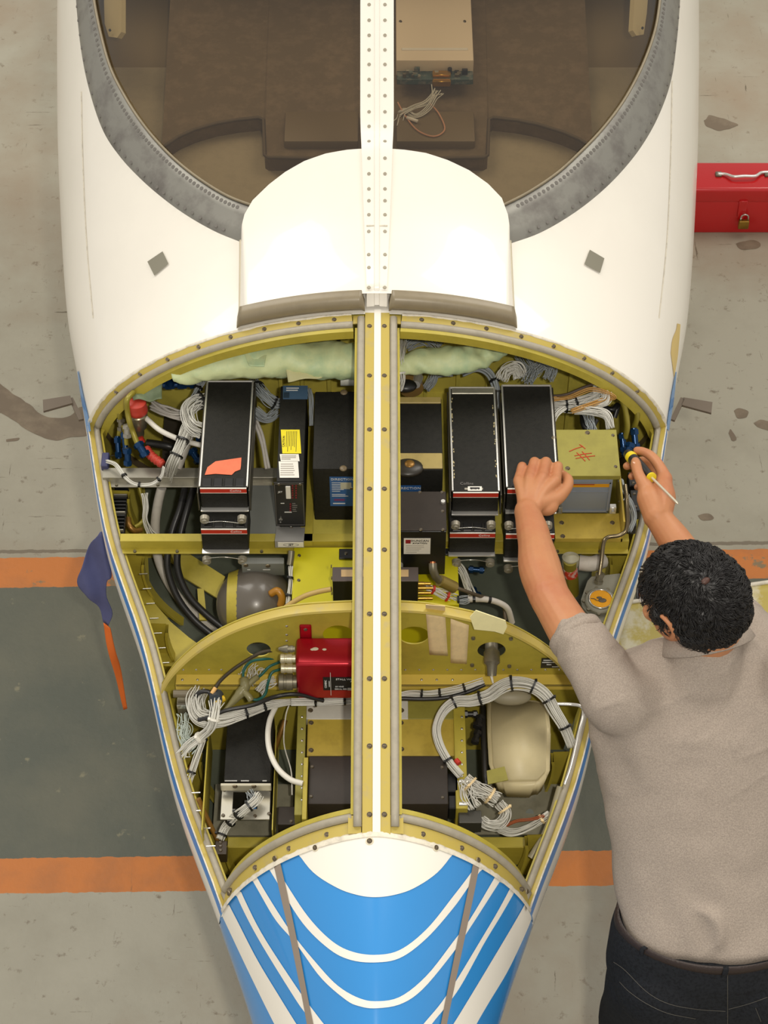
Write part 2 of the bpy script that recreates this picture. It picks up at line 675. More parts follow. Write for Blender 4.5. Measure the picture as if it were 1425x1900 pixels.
# white fan on the top of the nose
arcF = [(545, 1572), (580, 1563), (620, 1556), (660, 1550), (697, 1548), (735, 1550), (775, 1555), (815, 1563), (849, 1572)]
hull_patch('white_fan', arcF, [(546, 1573), (581, 1618), (625, 1647), (660, 1660), (693, 1665), (730, 1661), (768, 1648), (812, 1618), (848, 1573)], WS, 40, 10)
hull_patch('stripe', [(492, 1582), (524, 1628), (571, 1699), (615, 1745), (654, 1766), (699, 1772), (743, 1762), (792, 1723), (841, 1662), (873, 1620), (898, 1585)],
           [(484, 1586), (512, 1632), (561, 1711), (610, 1760), (650, 1781), (697, 1786), (743, 1777), (792, 1740), (841, 1684), (871, 1642), (910, 1590)], WS, 60, 3)
hull_patch('stripe', [(463, 1601), (488, 1646), (522, 1701), (546, 1736), (586, 1785), (625, 1827), (664, 1851), (699, 1858), (743, 1849), (792, 1809), (841, 1746), (871, 1706), (930, 1606)],
           [(454, 1606), (481, 1654), (513, 1708), (551, 1752), (596, 1814), (642, 1855), (667, 1867), (697, 1871), (743, 1863), (785, 1834), (841, 1766), (871, 1722), (941, 1613)], WS, 60, 3)
hull_patch('stripe', [(436, 1625), (458, 1676), (492, 1741), (556, 1839), (581, 1873), (605, 1904), (640, 1944)],
           [(428, 1632), (450, 1684), (485, 1750), (546, 1849), (566, 1878), (585, 1904), (622, 1955)], WS, 30, 3)
hull_patch('stripe', [(959, 1622), (926, 1685), (890, 1746), (846, 1819), (816, 1863), (785, 1900), (750, 1944)],
           [(968, 1630), (932, 1693), (897, 1751), (856, 1826), (828, 1866), (799, 1902), (766, 1955)], WS, 30, 3)
hull_patch('broad_stripe', [(412, 1652), (440, 1706), (478, 1780), (520, 1850), (551, 1900), (590, 1960)],
           [(404, 1680), (424, 1722), (456, 1790), (490, 1860), (512, 1904), (545, 1970)], WS, 30, 5)
hull_patch('broad_stripe', [(984, 1658), (950, 1718), (900, 1802), (865, 1860), (839, 1902), (800, 1960)],
           [(994, 1682), (975, 1730), (942, 1800), (905, 1862), (881, 1904), (848, 1970)], WS, 30, 5)
hull_patch('glued_strip', [(504, 1580), (520, 1652), (542, 1750), (562, 1850), (573, 1910), (583, 1970)],
           [(516, 1577), (533, 1650), (554, 1750), (573, 1850), (585, 1910), (595, 1970)], STRIP, 30, 2, 0.0025)
hull_patch('glued_strip', [(880, 1582), (866, 1655), (845, 1756), (826, 1850), (814, 1910), (802, 1970)],
           [(892, 1584), (878, 1657), (857, 1757), (837, 1852), (825, 1912), (814, 1972)], STRIP, 30, 2, 0.0025)
for px, py in ((586, 1573), (686, 1561), (808, 1573)):
    p = on_hull(px, py)
    n_ = hull_n(p.x, p.y)
    bm = nb()
    cyl(bm, (0, 0, 0), (0, 0, .0014), .0075, .007, 16)
    ring = inst('dimple_washer', shared('dimple_washer', bm, mat('cream_washer', (222, 212, 186), 0.5)), plane, align(p + n_ * .0012, n_))
    inst('screw', SCREW, plane, align(p + n_ * .0022, n_))
for px, py in ((511, 1593), (886, 1596), (426, 1657), (976, 1654)):
    p = on_hull(px, py)
    inst('screw', SCREW, plane, align(p + hull_n(p.x, p.y) * .002, hull_n(p.x, p.y)))
# front edge: ragged white paint line behind the flange
bm = nb()
rows = []
rng = random.Random(3)
for i in range(141):
    u = i / 140
    s = -1 if u < .5 else 1
    a = a_rail(YF) + (PI / 2 - a_rail(YF)) * (1 - abs(2 * u - 1))
    p = hull(YF, a, s)
    n_ = hull_n(p.x, p.y) if abs(p.x - CX) < .29 else Vector((s, 0, 0))
    e = 0.002 + rng.random() * 0.003
    rows.append([p + Vector((0, -.008, 0)) + n_ * .001, p + n_ * .0035, p + Vector((0, e, -.001)) + n_ * .002, p + Vector((0, e, -.006))])
grid(bm, rows)
obj('paint_edge', bm, WEDGE, plane, smooth='all')

# grey square patches
for q in ([(275, 486), (303, 467), (314, 490), (288, 512)], [(1093, 464), (1120, 480), (1112, 507), (1083, 491)]):
    hull_patch('square_patch', [q[0], q[1]], [q[3], q[2]], mat('grey_patch', (134, 130, 114), 0.5), 5, 4, 0.003)

# skin seams on the cheeks
hull_patch('seam', [(150, 170), (153, 300), (160, 450), (172, 590)], [(152, 170), (155, 300), (162, 450), (174, 590)], WEDGE, 24, 1, 0.0008)
hull_patch('seam', [(1246, 150), (1243, 300), (1236, 450), (1222, 590)], [(1248, 150), (1245, 300), (1238, 450), (1224, 590)], WEDGE, 24, 1, 0.0008)
hull_patch('bare_paint_patch', [(1244, 655), (1247, 630), (1254, 612), (1256, 600)], [(1250, 700), (1256, 668), (1259, 640), (1262, 602)], mat('bare_yellow_primer', (214, 188, 120), 0.5), 12, 3, 0.001)


hull_patch('blue_line', [(145, 690), (151, 735), (159, 778), (163, 802)], [(147, 688), (156, 733), (167, 780), (170, 800)], BLUE, 12, 2, 0.002)
hull_patch('blue_line', [(1252, 690), (1243, 740), (1235, 795)], [(1254, 690), (1249, 742), (1240, 800)], BLUE, 12, 2, 0.002)


# windshield frame, one ribbon each side
def frame_side(out, inn, tag):
    n, mc = 70, 6
    L = spline([(x, y, 0) for x, y in out], n)
    I = spline([(x, y, 0) for x, y in inn], n)
    rows = []
    for a, b in zip(L, I):
        r = []
        for k in range(mc + 1):
            t = k / mc
            r.append(on_hull(a.x + (b.x - a.x) * t, a.y + (b.y - a.y) * t, 0.006 if 0 < k < mc else (0.0 if k == 0 else -0.002)))
        rows.append(r)
    bm = nb()
    grid(bm, rows)
    o = obj('windshield_frame', bm, FRAME, plane, smooth=True)
    FH = mat('frame_fastener', (112, 108, 102), 0.5)
    me = shared('frame_rivet', cyl(nb(), (0, 0, 0), (0, 0, .0012), .0045, .004, 10), FH)
    for k in range(4, 66, 1):
        for t, st in ((.14, 1), (.82, 1)):
            if k % 2 and t < .5: continue
            a, b = L[k], I[k]
            p = on_hull(a.x + (b.x - a.x) * t, a.y + (b.y - a.y) * t)
            nn = hull_n(p.x, p.y)
            inst('frame_rivet', me, plane, align(p + nn * .0055, nn))
    bm = nb()
    tube(bm, [on_hull(p.x, p.y, .002) for p in I], .0035, 6)
    obj('glass_seal', bm, BOOT, plane, smooth='all')


frame_side(FR_OUT, FR_IN, 'l')
frame_side(FR_OUTR, FR_INR, 'r')

# glass panes
for s, inn in ((-1, frLi), (1, frRi)):
    bm = nb()
    y0s = []
    for i in range(61):
        x = CX + s * (0.012 + (abs(inn[0].x - CX) + 0.02 - 0.012) * i / 60)
        ym = poly_y(margin, x)
        if ym is None: ym = 1.9
        y0s.append((x, ym))
    rows = []
    for j in range(61):
        rows.append([])
        for x, ym in y0s:
            y = ym + (2.3 - ym) * j / 60
            w_ = station(y)[0]
            rows[-1].append(Vector((x, y, hull_z(x, y) - 0.004)) if abs(x - CX) < w_ else Vector((x, y, 1.0)))
    grid(bm, rows)
    obj('windshield_pane', bm, glass, plane, smooth='all')

# raised fairing in front of the glass, with its grey outlet lips
def hump_pt(u, v, h=0.034):
    """u -1..1 across, v 0 front .. 1 glass edge"""
    px = 447 + (946 - 447) * (u + 1) / 2
    k = (u + 1) / 2 * (len(HUMP_B) - 1)
    i = min(int(k), len(HUMP_B) - 2)
    B = hb[i].lerp(hb[i + 1], k - i)
    y0 = 0.398
    x0 = CX + u * 0.292
    x = x0 + (B.x - x0) * v
    y = y0 + (B.y - y0) * v
    e = min(1.0, (1 - abs(u)) / 0.06)
    e = math.sin(e * PI / 2) ** 0.8
    return Vector((x, y, hull_z(x, y) + h * e * (1 - 0.1 * v) + .001))


bm = nb()
US = [-1 + 2 * i / 80 for i in range(81)]
US = sorted(set(US + [-.99, -.98, -.965, .965, .98, .99]))
grid(bm, [[hump_pt(u, j / 24) for u in US] for j in range(25)])
obj('windshield_fairing', bm, WHITE, plane, smooth='all')
for s in (-1, 1):
    bm = nb()
    rows = []
    for prof in ((0.0, 0.0, 0.002), (-.012, .0, 0.006), (-.016, .010, .02), (-.012, .020, .034), (-.002, .030, .040), (.012, .03, .041)):
        rows.append([])
        for k in range(41):
            u = s * (0.085 + (1.0 - 0.085) * k / 40)
            x = CX + u * .296
            y = 0.392 + prof[0]
            e = 1.0 if 0 < k < 40 else 0.3
            rows[-1].append(Vector((x, y, hull_z(x, .39) + prof[2] * e)))
    grid(bm, rows)
    obj('outlet_lip', bm, BOOT, plane, smooth='all')
    bm = nb()
    tube(bm, [hump_pt(s * .992, v / 20, .004) for v in range(21)], .004, 6)
    obj('fairing_seal', bm, mat('fairing_sealant', (212, 202, 176), 0.5), plane, smooth='all')

# centre post over the fairing and between the panes
def crown(y):
    z = hull_z(CX, y)
    return z


def hump_crown(y):
    yb = hb[8].y
    if y < yb: return crown(y) + .036
    return crown(y) + .012 + .024 * max(0, 1 - (y - yb) / .04)


bm = nb()
rows = []
for i in range(91):
    y = 0.388 + (2.3 - 0.388) * (i / 90) ** 1.6
    hw = 0.0215 + (0.036 - 0.0215) * min(1, max(0, (y - .42) / .36))
    z = hump_crown(y)
    if y < .41: z = crown(y) + .036 * max(0, (y - .385) / .025)
    rows.append([Vector((CX + dx, y, z + dz)) for dx, dz in ((-hw, -.012), (-hw, .003), (-.006, .0045), (-.0045, .008), (.0045, .008), (.006, .0045), (hw, .003), (hw, -.012))])
grid(bm, rows)
obj('centre_post', bm, WHITE, plane, smooth=True)
PR = shared('post_screw', cyl(nb(), (0, 0, 0), (0, 0, .0016), .0042, .0036, 10), mat('post_screw_metal', (166, 158, 140), 0.4, metal=0.3))
for s, px0 in ((-1, 681), (1, 714)):
    for py in (8, 37, 65, 92, 119, 147, 177, 207, 234, 262, 293, 322, 350, 372, 398, 429, 472, 496, 533):
        y = None
        lo, hi = .39, 1.2
        for _ in range(30):
            mid = (lo + hi) / 2
            if proj((CX, mid, hump_crown(mid) + .004))[1] > py: lo = mid
            else: hi = mid
        x = CX + s * .0165 * (1 if py > 480 else 1.03)
        sl = (hump_crown(lo + .01) - hump_crown(lo - .01)) / .02
        inst('post_screw', PR, plane, align((x, lo, hump_crown(lo) + .0032), (0, -sl, 1)))
bm = nb()
box(bm, (CX - .0225, .548, 0), (CX + .0225, .551, .006), .001)
for v in bm.verts: v.co.z += hump_crown(.55)
obj('post_joint', bm, WEDGE, plane)

# ------------------------------------------------------------------ bay frame: flange, gasket, lip
def ring_path(s):
    """points, inward direction, flange width, for one half of the bay opening, without the beam side"""
    out = []
    x_end = 0.040
    ar = a_rail(YR)
    for i in range(61):                      # rear arch from the beam to the rail
        a = PI / 2 - (PI / 2 - ar) * i / 60
        p = hull(YR, a, s)
        if abs(p.x - CX) < x_end: continue
        k = math.sin(a)
        d = Vector((-s * math.cos(a) * 1.0, -(k ** 0.8), 0)).normalized()
        out.append((p, d, .020 - .0135 * (1 - k) ** 2, .0082))
    for i in range(1, 61):                   # side rail
        y = YR + (YF - YR) * i / 60
        p = hull(y, a_rail(y), s)
        out.append((p, Vector((-s, 0, 0)), .0085, .0068))
    ar = a_rail(YF)
    for i in range(1, 61):
        a = ar + (PI / 2 - ar) * i / 60
        p = hull(YF, a, s)
        if abs(p.x - CX) < x_end: continue
        k = math.sin(a)
        q = hull(YF + .05, a, s)
        d = ((q - p) / .05 + Vector((0, 0, -.04)))
        d.x *= max(0.0, 1 - (1 - k) * 1.5)
        out.append((p, d, .024, .0078))
    return out


ring_pts = {}
for s in (-1, 1):
    rp = ring_path(s)
    ring_pts[s] = rp
    bm = nb()
    grid(bm, [[p + Vector((0, 0, .001)), p + d * .003 + Vector((0, 0, .0005)), p + d * (wf + .002) + Vector((0, 0, -.002)), p + d * (wf + .002) + Vector((0, 0, -.012))] for p, d, wf, g in rp])
    obj('bay_flange', bm, YELF, plane, smooth=True)
    bm = nb()
    tube(bm, [p + d * (wf + .002 + g) + Vector((0, 0, -.001)) for p, d, wf, g in rp], [g for p, d, wf, g in rp], 10, up=(0, 0, 1))
    obj('bay_gasket', bm, GASK, plane, smooth='all')
    bm = nb()
    grid(bm, [[p + d * (wf + .001 + 2 * g) + Vector((0, 0, -.008)), p + d * (wf + .003 + 2 * g) + Vector((0, 0, -.001)), p + d * (wf + (.012 if wf > .009 else .007) + 2 * g) + Vector((0, 0, -.002)),
               p + d * (wf + (.013 if wf > .009 else .0075) + 2 * g) + Vector((0, 0, -.022))] for p, d, wf, g in rp])
    obj('bay_lip', bm, YEL, plane, smooth=True)
# pale paint edge along the rear arch and rails
bm = nb()
for s in (-1, 1):
    rng = random.Random(5 + s)
    rows = []
    for i, (p, d, wf, g) in enumerate(ring_pts[s][:120]):
        arch = i < 55
        e = (.002 if arch else .0005) + rng.random() * (.003 if arch else .0012)
        rows.append([p - d * (.005 if arch else .002) + Vector((0, 0, -.001)), p - d * .002 + Vector((0, 0, .0025)), p + d * e + Vector((0, 0, .002)), p + d * e + Vector((0, 0, -.001))])
    grid(bm, rows)
obj('paint_edge', bm, WEDGE, plane, smooth='all')


def flange_pt(px, arch, s):
    best = None
    for i in range(400):
        a = R(6) + (PI / 2 - R(6)) * i / 399
        y = YR if arch == 'r' else YF
        p = hull(y, a, s)
        k = math.sin(a)
        d = Vector((-s * math.cos(a), -k ** .8, 0)).normalized()
        q = p + d * .011 if arch == 'r' else hull(YF + .013, a, s) + Vector((0, 0, -.0005))
        e = abs(proj(q)[0] - px)
        if best is None or e < best[0]:
            best = (e, q)
    q = best[1]
    return q


for px in (216, 260, 312, 369, 429, 491, 554, 620):
    q = flange_pt(px, 'r', -1)
    inst('bay_screw', SCREW, plane, align(q + Vector((0, 0, -.001)), (0, -.15, 1)))
for px in (782, 840, 903, 966, 1027, 1083, 1136, 1182):
    q = flange_pt(px, 'r', 1)
    inst('bay_screw', SCREW, plane, align(q + Vector((0, 0, -.001)), (0, -.15, 1)))
for px in (426, 474, 537, 607):
    q = flange_pt(px, 'f', -1)
    inst('bay_screw', SCREW, plane, align(q + Vector((0, 0, -.001)), (0, -.15, 1)))
for px in (784, 856, 918, 968):
    q = flange_pt(px, 'f', 1)
    inst('bay_screw', SCREW, plane, align(q + Vector((0, 0, -.001)), (0, -.15, 1)))

# centre beam of the bay
def beam_z(y):
    return hull_z(CX, y)


def beam_strip(name, x0, x1, dz0, dz1, m, y0=YF - .002, y1=YR + .003, n=50, drop=0.03):
    bm = nb()
    rows = []
    for i in range(n + 1):
        y = y0 + (y1 - y0) * i / n
        z = beam_z(y)
        rows.append([Vector((x0, y, z + dz0 - drop)), Vector((x0, y, z + dz0)), Vector((x1, y, z + dz1)), Vector((x1, y, z + dz1 - drop))])
    grid(bm, rows)
    return obj(name, bm, m, plane, smooth=True)


beam_strip('beam_flange', CX - .0245, CX + .0265, .0, .0, YELF)
beam_strip('beam_paint_line', CX - .0055, CX + .0085, .0022, .0022, WS, drop=.003, y0=YF - .006, y1=YR + .012)
for s in (-1, 1):
    c0 = CX + s * .034 + .001
    bm = nb()
    tube(bm, [Vector((c0, y, beam_z(y) - .001)) for y in np.linspace(YF + .012, YR - .010, 50)], .0078, 10, up=(0, 0, 1))
    obj('bay_gasket', bm, GASK, plane, smooth='all')
    xa, xb = (c0 + s * .0075, c0 + s * .0125)
    beam_strip('bay_lip', min(xa, xb), max(xa, xb), -.003, -.003, YEL, y0=YF + .035, y1=YR - .035, drop=.028)
for py in (605, 697, 797, 907, 1020, 1139, 1259, 1384, 1511):
    lo, hi = YF, YR
    for _ in range(30):
        mid = (lo + hi) / 2
        if proj((CX, mid, beam_z(mid)))[1] > py: lo = mid
        else: hi = mid
    for px in (685.5, 713):
        x = (px - 712.5) / FPX * (Vector((0, lo, beam_z(lo))) - CAMP).dot(VD)
        inst('beam_screw', SCREW, plane, align((x, lo, beam_z(lo) - .0002), (0, -.15, 1)))
for s in (-1, 1):                            # corner plates where beam and arches meet
    for y0, y1 in ((YF + .001, YF + .034), (YR - .022, YR - .001)):
        bm = nb()
        xa, xb = CX + s * .0262, CX + s * .050
        grid(bm, [[(x, y, beam_z(y) - .003 - .1 * max(0, abs(x - CX) - .03)) for x in np.linspace(xa, xb, 4)] for y in (y0, (y0 + y1) / 2, y1)])
        thick(bm, .003)
        obj('corner_plate', bm, YELF, plane)
# web under the beam, so the beam reads as a T
bm = nb()
rows = []
for i in range(31):
    y = YF + (YR - YF) * i / 30
    z = beam_z(y) - .004
    rows.append([Vector((CX - .004, y, z)), Vector((CX - .004, y, z - .05)), Vector((CX + .004, y, z - .05)), Vector((CX + .004, y, z))])
grid(bm, rows)
obj('beam_web', bm, YELD, plane)

# ------------------------------------------------------------------ inside of the bay
def inner(y, a, s, t=.02):
    p = hull(y, a, s)
    c = Vector((CX, y, station(y)[1]))
    return c + (p - c) * (1 - t / max((p - c).length, .05))


bm = nb()
for s in (-1, 1):
    for y0, y1, full in ((YF - .02, YR, False), (YR - .004, .50, True)):
        rows = []
        for i in range(41):
            y = y0 + (y1 - y0) * i / 40
            a1 = R(90) if full else a_rail(y)
            rows.append([inner(y, R(-80) + (a1 + R(80)) * j / 30, s) for j in range(31)])
        grid(bm, rows)
obj('inner_skin', bm, YELD, plane, smooth='all')
# aft bulkhead and forward bulkhead of the bay
def bulk(name, y, m, thickness=.004, top=PI / 2, zmin=None):
    bm = nb()
    pts = []
    N = 30
    for s in (-1, 1):
        rng_ = [R(-78) + (top + R(78)) * j / N for j in range(N + 1)]
        col_ = [inner(y, a, s, .015) for a in rng_]
        pts += col_ if s < 0 else col_[::-1]
    vs = [bm.verts.new(p) for p in pts]
    bm.faces.new(vs)
    thick(bm, thickness)
    return obj(name, bm, m, plane)


bulk('aft_bulkhead', .50, YELD)
bulk('forward_bulkhead', YF - .01, YELD)
bm = nb()
rows = []
for i in range(31):
    y = YF + (.49 - YF) * i / 30
    hw = inner(y, -math.asin(((station(y)[1] - .78) / .42) ** 1.05), 1, .02).x - CX + .012
    rows.append([Vector((CX - hw, y, .78)), Vector((CX + hw, y, .78))])
grid(bm, rows)
thick(bm, .01)
obj('bay_floor', bm, GREYG, plane)

# stiffeners on the aft bulkhead
for px in (460, 520, 560, 610, 655, 745, 790, 850, 905, 1060, 1120):
    x = ay(px, 680, .495).x
    bm = nb()
    box(bm, (x - .004, .478, .70), (x + .004, .497, 1.33 - .5 * x * x))
    obj('stiffener', bm, YELD, plane)
# ring frames along the side walls
for y in (.22, .05, -.12, -.42, -.60):
    for s in (-1, 1):
        bm = nb()
        rows = []
        a1 = a_rail(y) * .6
        for j in range(25):
            a = R(-62) + (a1 + R(62)) * j / 24
            p, q = inner(y, a, s, .02), inner(y, a, s, .075)
            rows.append([p + Vector((0, -.002, 0)), q + Vector((0, -.002, 0)), q + Vector((0, -.024, 0)), q + Vector((0, -.024, 0)) + (p - q) * .1, q + (p - q) * .1, p])
        grid(bm, rows)
        obj('ring_frame', bm, YEL, plane, smooth=True)

# ------------------------------------------------------------------ helpers for the equipment
def pxw(p):
    """metres per photograph pixel at a point"""
    return (Vector(p) - CAMP).dot(VD) / FPX


class Bx:
    """box measured from the photograph: front top edge on row rf at height zt, rear on row rr, foot on row rb"""
    def __init__(s, xl, xr, rf, zt, rr, rb):
        a, b = az(xl, rf, zt), az(xr, rf, zt)
        s.x0, s.x1, s.y0, s.z1 = a.x, b.x, a.y, zt
        s.y1 = az((xl + xr) / 2, rr, zt).y
        s.z0 = ay((xl + xr) / 2, rb, s.y0).z
        s.cx, s.w = (s.x0 + s.x1) / 2, s.x1 - s.x0

    def base(s):
        return (s.cx, (s.y0 + s.y1) / 2, s.z0)

    def bm(s, bev=.002, seg=2, dz=0):
        b = nb()
        box(b, (s.x0, s.y0, s.z0), (s.x1, s.y1, s.z1 + dz), bev, seg)
        return b

    def front(s, px, py, e=.0):
        p = ay(px, py, s.y0)
        return Vector((p.x, s.y0 - e, p.z))

    def top(s, px, py, e=.0):
        p = az(px, py, s.z1)
        return Vector((p.x, p.y, s.z1 + e))


def label_top(B, x0, r0, x1, r1, m, parent, name='label', e=.0008, skew=0):
    """flat label on a top face: x0..x1 columns, r0 (far) .. r1 (near) rows"""
    bm = nb()
    q = [B.top(x0, r1, e), B.top(x1, r1, e), B.top(x1 + skew, r0, e), B.top(x0 + skew, r0, e)]
    bm.faces.new([bm.verts.new(p) for p in q])
    thick(bm, .0006)
    return obj(name, bm, m, parent)


def label_front(B, x0, r0, x1, r1, m, parent, name='label', e=.0008, th=.0006):
    bm = nb()
    a, b = B.front(x0, r1, e), B.front(x1, r0, e)
    box(bm, (a.x, a.y - th, a.z), (b.x, a.y, b.z))
    return obj(name, bm, m, parent)


def bars_top(B, x0, r0, x1, r1, n, m, parent, name='print', vertical=False, seed=1, fill=.4):
    """rows of small print on a top face"""
    rg = random.Random(seed)
    bm = nb()
    a, b = B.top(x0, r1), B.top(x1, r0)
    for i in range(n):
        if vertical:
            x = a.x + (b.x - a.x) * (i + .5) / n
            h = (b.y - a.y) * (.7 + .3 * rg.random())
            t = (b.x - a.x) / n * fill / 2
            box(bm, (x - t, b.y - h, B.z1 + .0012), (x + t, b.y, B.z1 + .0017))
        else:
            y = b.y + (a.y - b.y) * (i + .5) / n
            h = (b.x - a.x) * (.6 + .4 * rg.random())
            t = (b.y - a.y) / n * fill / 2
            box(bm, (a.x, y - t, B.z1 + .0012), (a.x + h, y + t, B.z1 + .0017))
    return obj(name, bm, m, parent)


def bars_front(B, x0, r0, x1, r1, n, m, parent, name='print', seed=1, fill=.4, e=.0014):
    rg = random.Random(seed)
    bm = nb()
    a, b = B.front(x0, r1), B.front(x1, r0)
    for i in range(n):
        z = b.z + (a.z - b.z) * (i + .5) / n
        h = (b.x - a.x) * (.55 + .45 * rg.random())
        t = abs(b.z - a.z) / n * fill / 2
        box(bm, (a.x, B.y0 - e - .0005, z - t), (a.x + h, B.y0 - e, z + t))
    return obj(name, bm, m, parent)


def wires(name, label, cat, pts, rad, n, m, ties=(), group=None, wr=None, spread=1.0, seed=0, taper=None, samples=None, tie_m=None, fray=0.0):
    """bundle of n separate wires wound loosely round a path; pts = (px, py, z)"""
    W = [az(*p) if len(p) == 3 else Vector(p[:3]) for p in pts]
    ns = samples or max(14, len(pts) * 7)
    path = spline(W, ns)
    T, N = frames(path)
    rg = random.Random(seed + 11)
    wr = wr or 0.0011
    lay = []
    k = 0
    while len(lay) < n:                       # sunflower packing
        r = math.sqrt((k + .5) / n)
        lay.append((r, k * 2.39996))
        k += 1
    rt = root(name, label, cat, path[0], group)
    bm = nb()
    for (r, th) in lay:
        ph, am, tw = rg.random() * 6.28, rg.random(), (rg.random() - .5) * 2.2
        q = []
        for i, p in enumerate(path):
            u = i / (ns - 1)
            rr = rad * (taper(u) if taper else 1) * r * spread * (1 + .22 * math.sin(u * 9 + ph) * am) + fray * am * max(0, abs(2 * u - 1) - .8) * 5 * r
            an = th + tw * u + .25 * math.sin(u * 7 + ph)
            b = T[i].cross(N[i])
            q.append(p + b * math.cos(an) * rr + N[i] * math.sin(an) * rr)
        tube(bm, q, wr, 5)
    obj('wires', bm, m, rt, smooth='all')
    for u in ties:
        i = min(int(u * (ns - 1)), ns - 2)
        rr = rad * (taper(u) if taper else 1) * spread + wr + .0006
        bm = nb()
        t = T[i] * .0021
        tube(bm, [path[i] - t, path[i] + t], rr + .0007, 14)
        b = T[i].cross(N[i])
        c = path[i] + (N[i] * .8 + b * .6) * (rr + .001)
        box(bm, (-.0025, -.0025, -.002), (.0025, .0025, .002), M=Matrix.Translation(c))
        obj('cable_tie', bm, tie_m or BLK, rt)
    return rt


def hose(name, label, cat, pts, r, m, group=None, n=12, samples=None, rings=None, ring_m=None):
    W = [az(*p) if len(p) == 3 else Vector(p[:3]) for p in pts]
    path = spline(W, samples or max(12, len(pts) * 7))
    bm = nb()
    tube(bm, path, r, n)
    if not rings:
        return obj(name, bm, m, None, smooth=True, label=label, cat=cat, group=group)
    rt = root(name, label, cat, path[0], group)
    obj('hose', bm, m, rt, smooth=True)
    T, N = frames(path)
    for u in rings:
        i = min(int(u * (len(path) - 1)), len(path) - 2)
        bm = nb()
        d = (path[i + 1] - path[i]).normalized() * .003
        tube(bm, [path[i] - d, path[i] + d], r + .0012, n)
        obj('clamp_ring', bm, ring_m or BLK, rt, smooth=True)
    return rt


def strip(p, q, wdt, th, up=(0, 0, 1)):
    """flat bar between two points"""
    bm = nb()
    p, q = Vector(p), Vector(q)
    d = (q - p).normalized()
    u = Vector(up)
    s_ = d.cross(u).normalized() * wdt / 2
    n_ = s_.cross(d).normalized() * th / 2
    vs = [bm.verts.new(c + a * s_ + b * n_) for c in (p, q) for a, b in ((-1, -1), (1, -1), (1, 1), (-1, 1))]
    for f in ((0, 1, 2, 3), (7, 6, 5, 4), (0, 4, 5, 1), (1, 5, 6, 2), (2, 6, 7, 3), (3, 7, 4, 0)):
        bm.faces.new([vs[i] for i in f])
    return bm


# ------------------------------------------------------------------ shelf beams of the upper bay (aircraft structure)
def xbeam(name, rows_, z, xl, xr, m, web_to, lip):
    ya, yb = az(700, rows_[0], z).y, az(700, rows_[1], z).y
    a, b = az(xl, rows_[0], z).x, az(xr, rows_[0], z).x
    zb = ay(700, web_to, yb).z
    bm = nb()
    box(bm, (a, yb, z - .003), (b, ya, z), .0005)
    box(bm, (a, yb, zb), (b, yb + .003, z - .002), .0005)
    box(bm, (a, yb - .012, zb - .002), (b, yb + .003, zb + .001), .0005)
    o = obj(name, bm, m, plane)
    bm = nb()
    for x in np.arange(a + .03, b - .01, .09):
        cyl(bm, (x, yb - .008, zb), (x, yb - .008, zb + .005), .004, .003, 8)
    obj('beam_bolts', bm, DULL, plane)
    return a, b, ya, yb, zb


sb = xbeam('shelf_beam', (990, 1004), 1.05, 224, 1166, YEL, 1019, True)
rb_ = xbeam('rear_rail', (868, 886), 1.05, 192, 560, ALU, 896, True)
bm = nb()
box(bm, (az(465, 905, 1.045).x, az(0, 990, 1.045).y, 1.040), (az(517, 905, 1.045).x, az(0, 900, 1.045).y, 1.044))
obj('shelf_pan', bm, GREYP, plane)
bm = nb()
box(bm, (az(505, 905, 1.035).x, az(0, 1004, 1.035).y, 1.028), (az(940, 905, 1.035).x, az(0, 720, 1.035).y, 1.034))
obj('shelf_pan', bm, YELD, plane)
bm = nb()
box(bm, (az(560, 905, 1.06).x, az(0, 1000, 1.06).y, 1.036), (az(582, 905, 1.06).x, az(0, 722, 1.06).y, 1.05))
obj('shelf_rib', bm, YEL, plane)

# ------------------------------------------------------------------ rack-mounted radio units
BIGK = (lambda b: shared('knob', b, mat('knob_metal', (158, 152, 136), 0.4, metal=0.3)))(cyl(cyl(nb(), (0, 0, 0), (0, 0, .010), .0100, .0092, 20), (0, 0, .010), (0, 0, .013), .006, .005, 12))


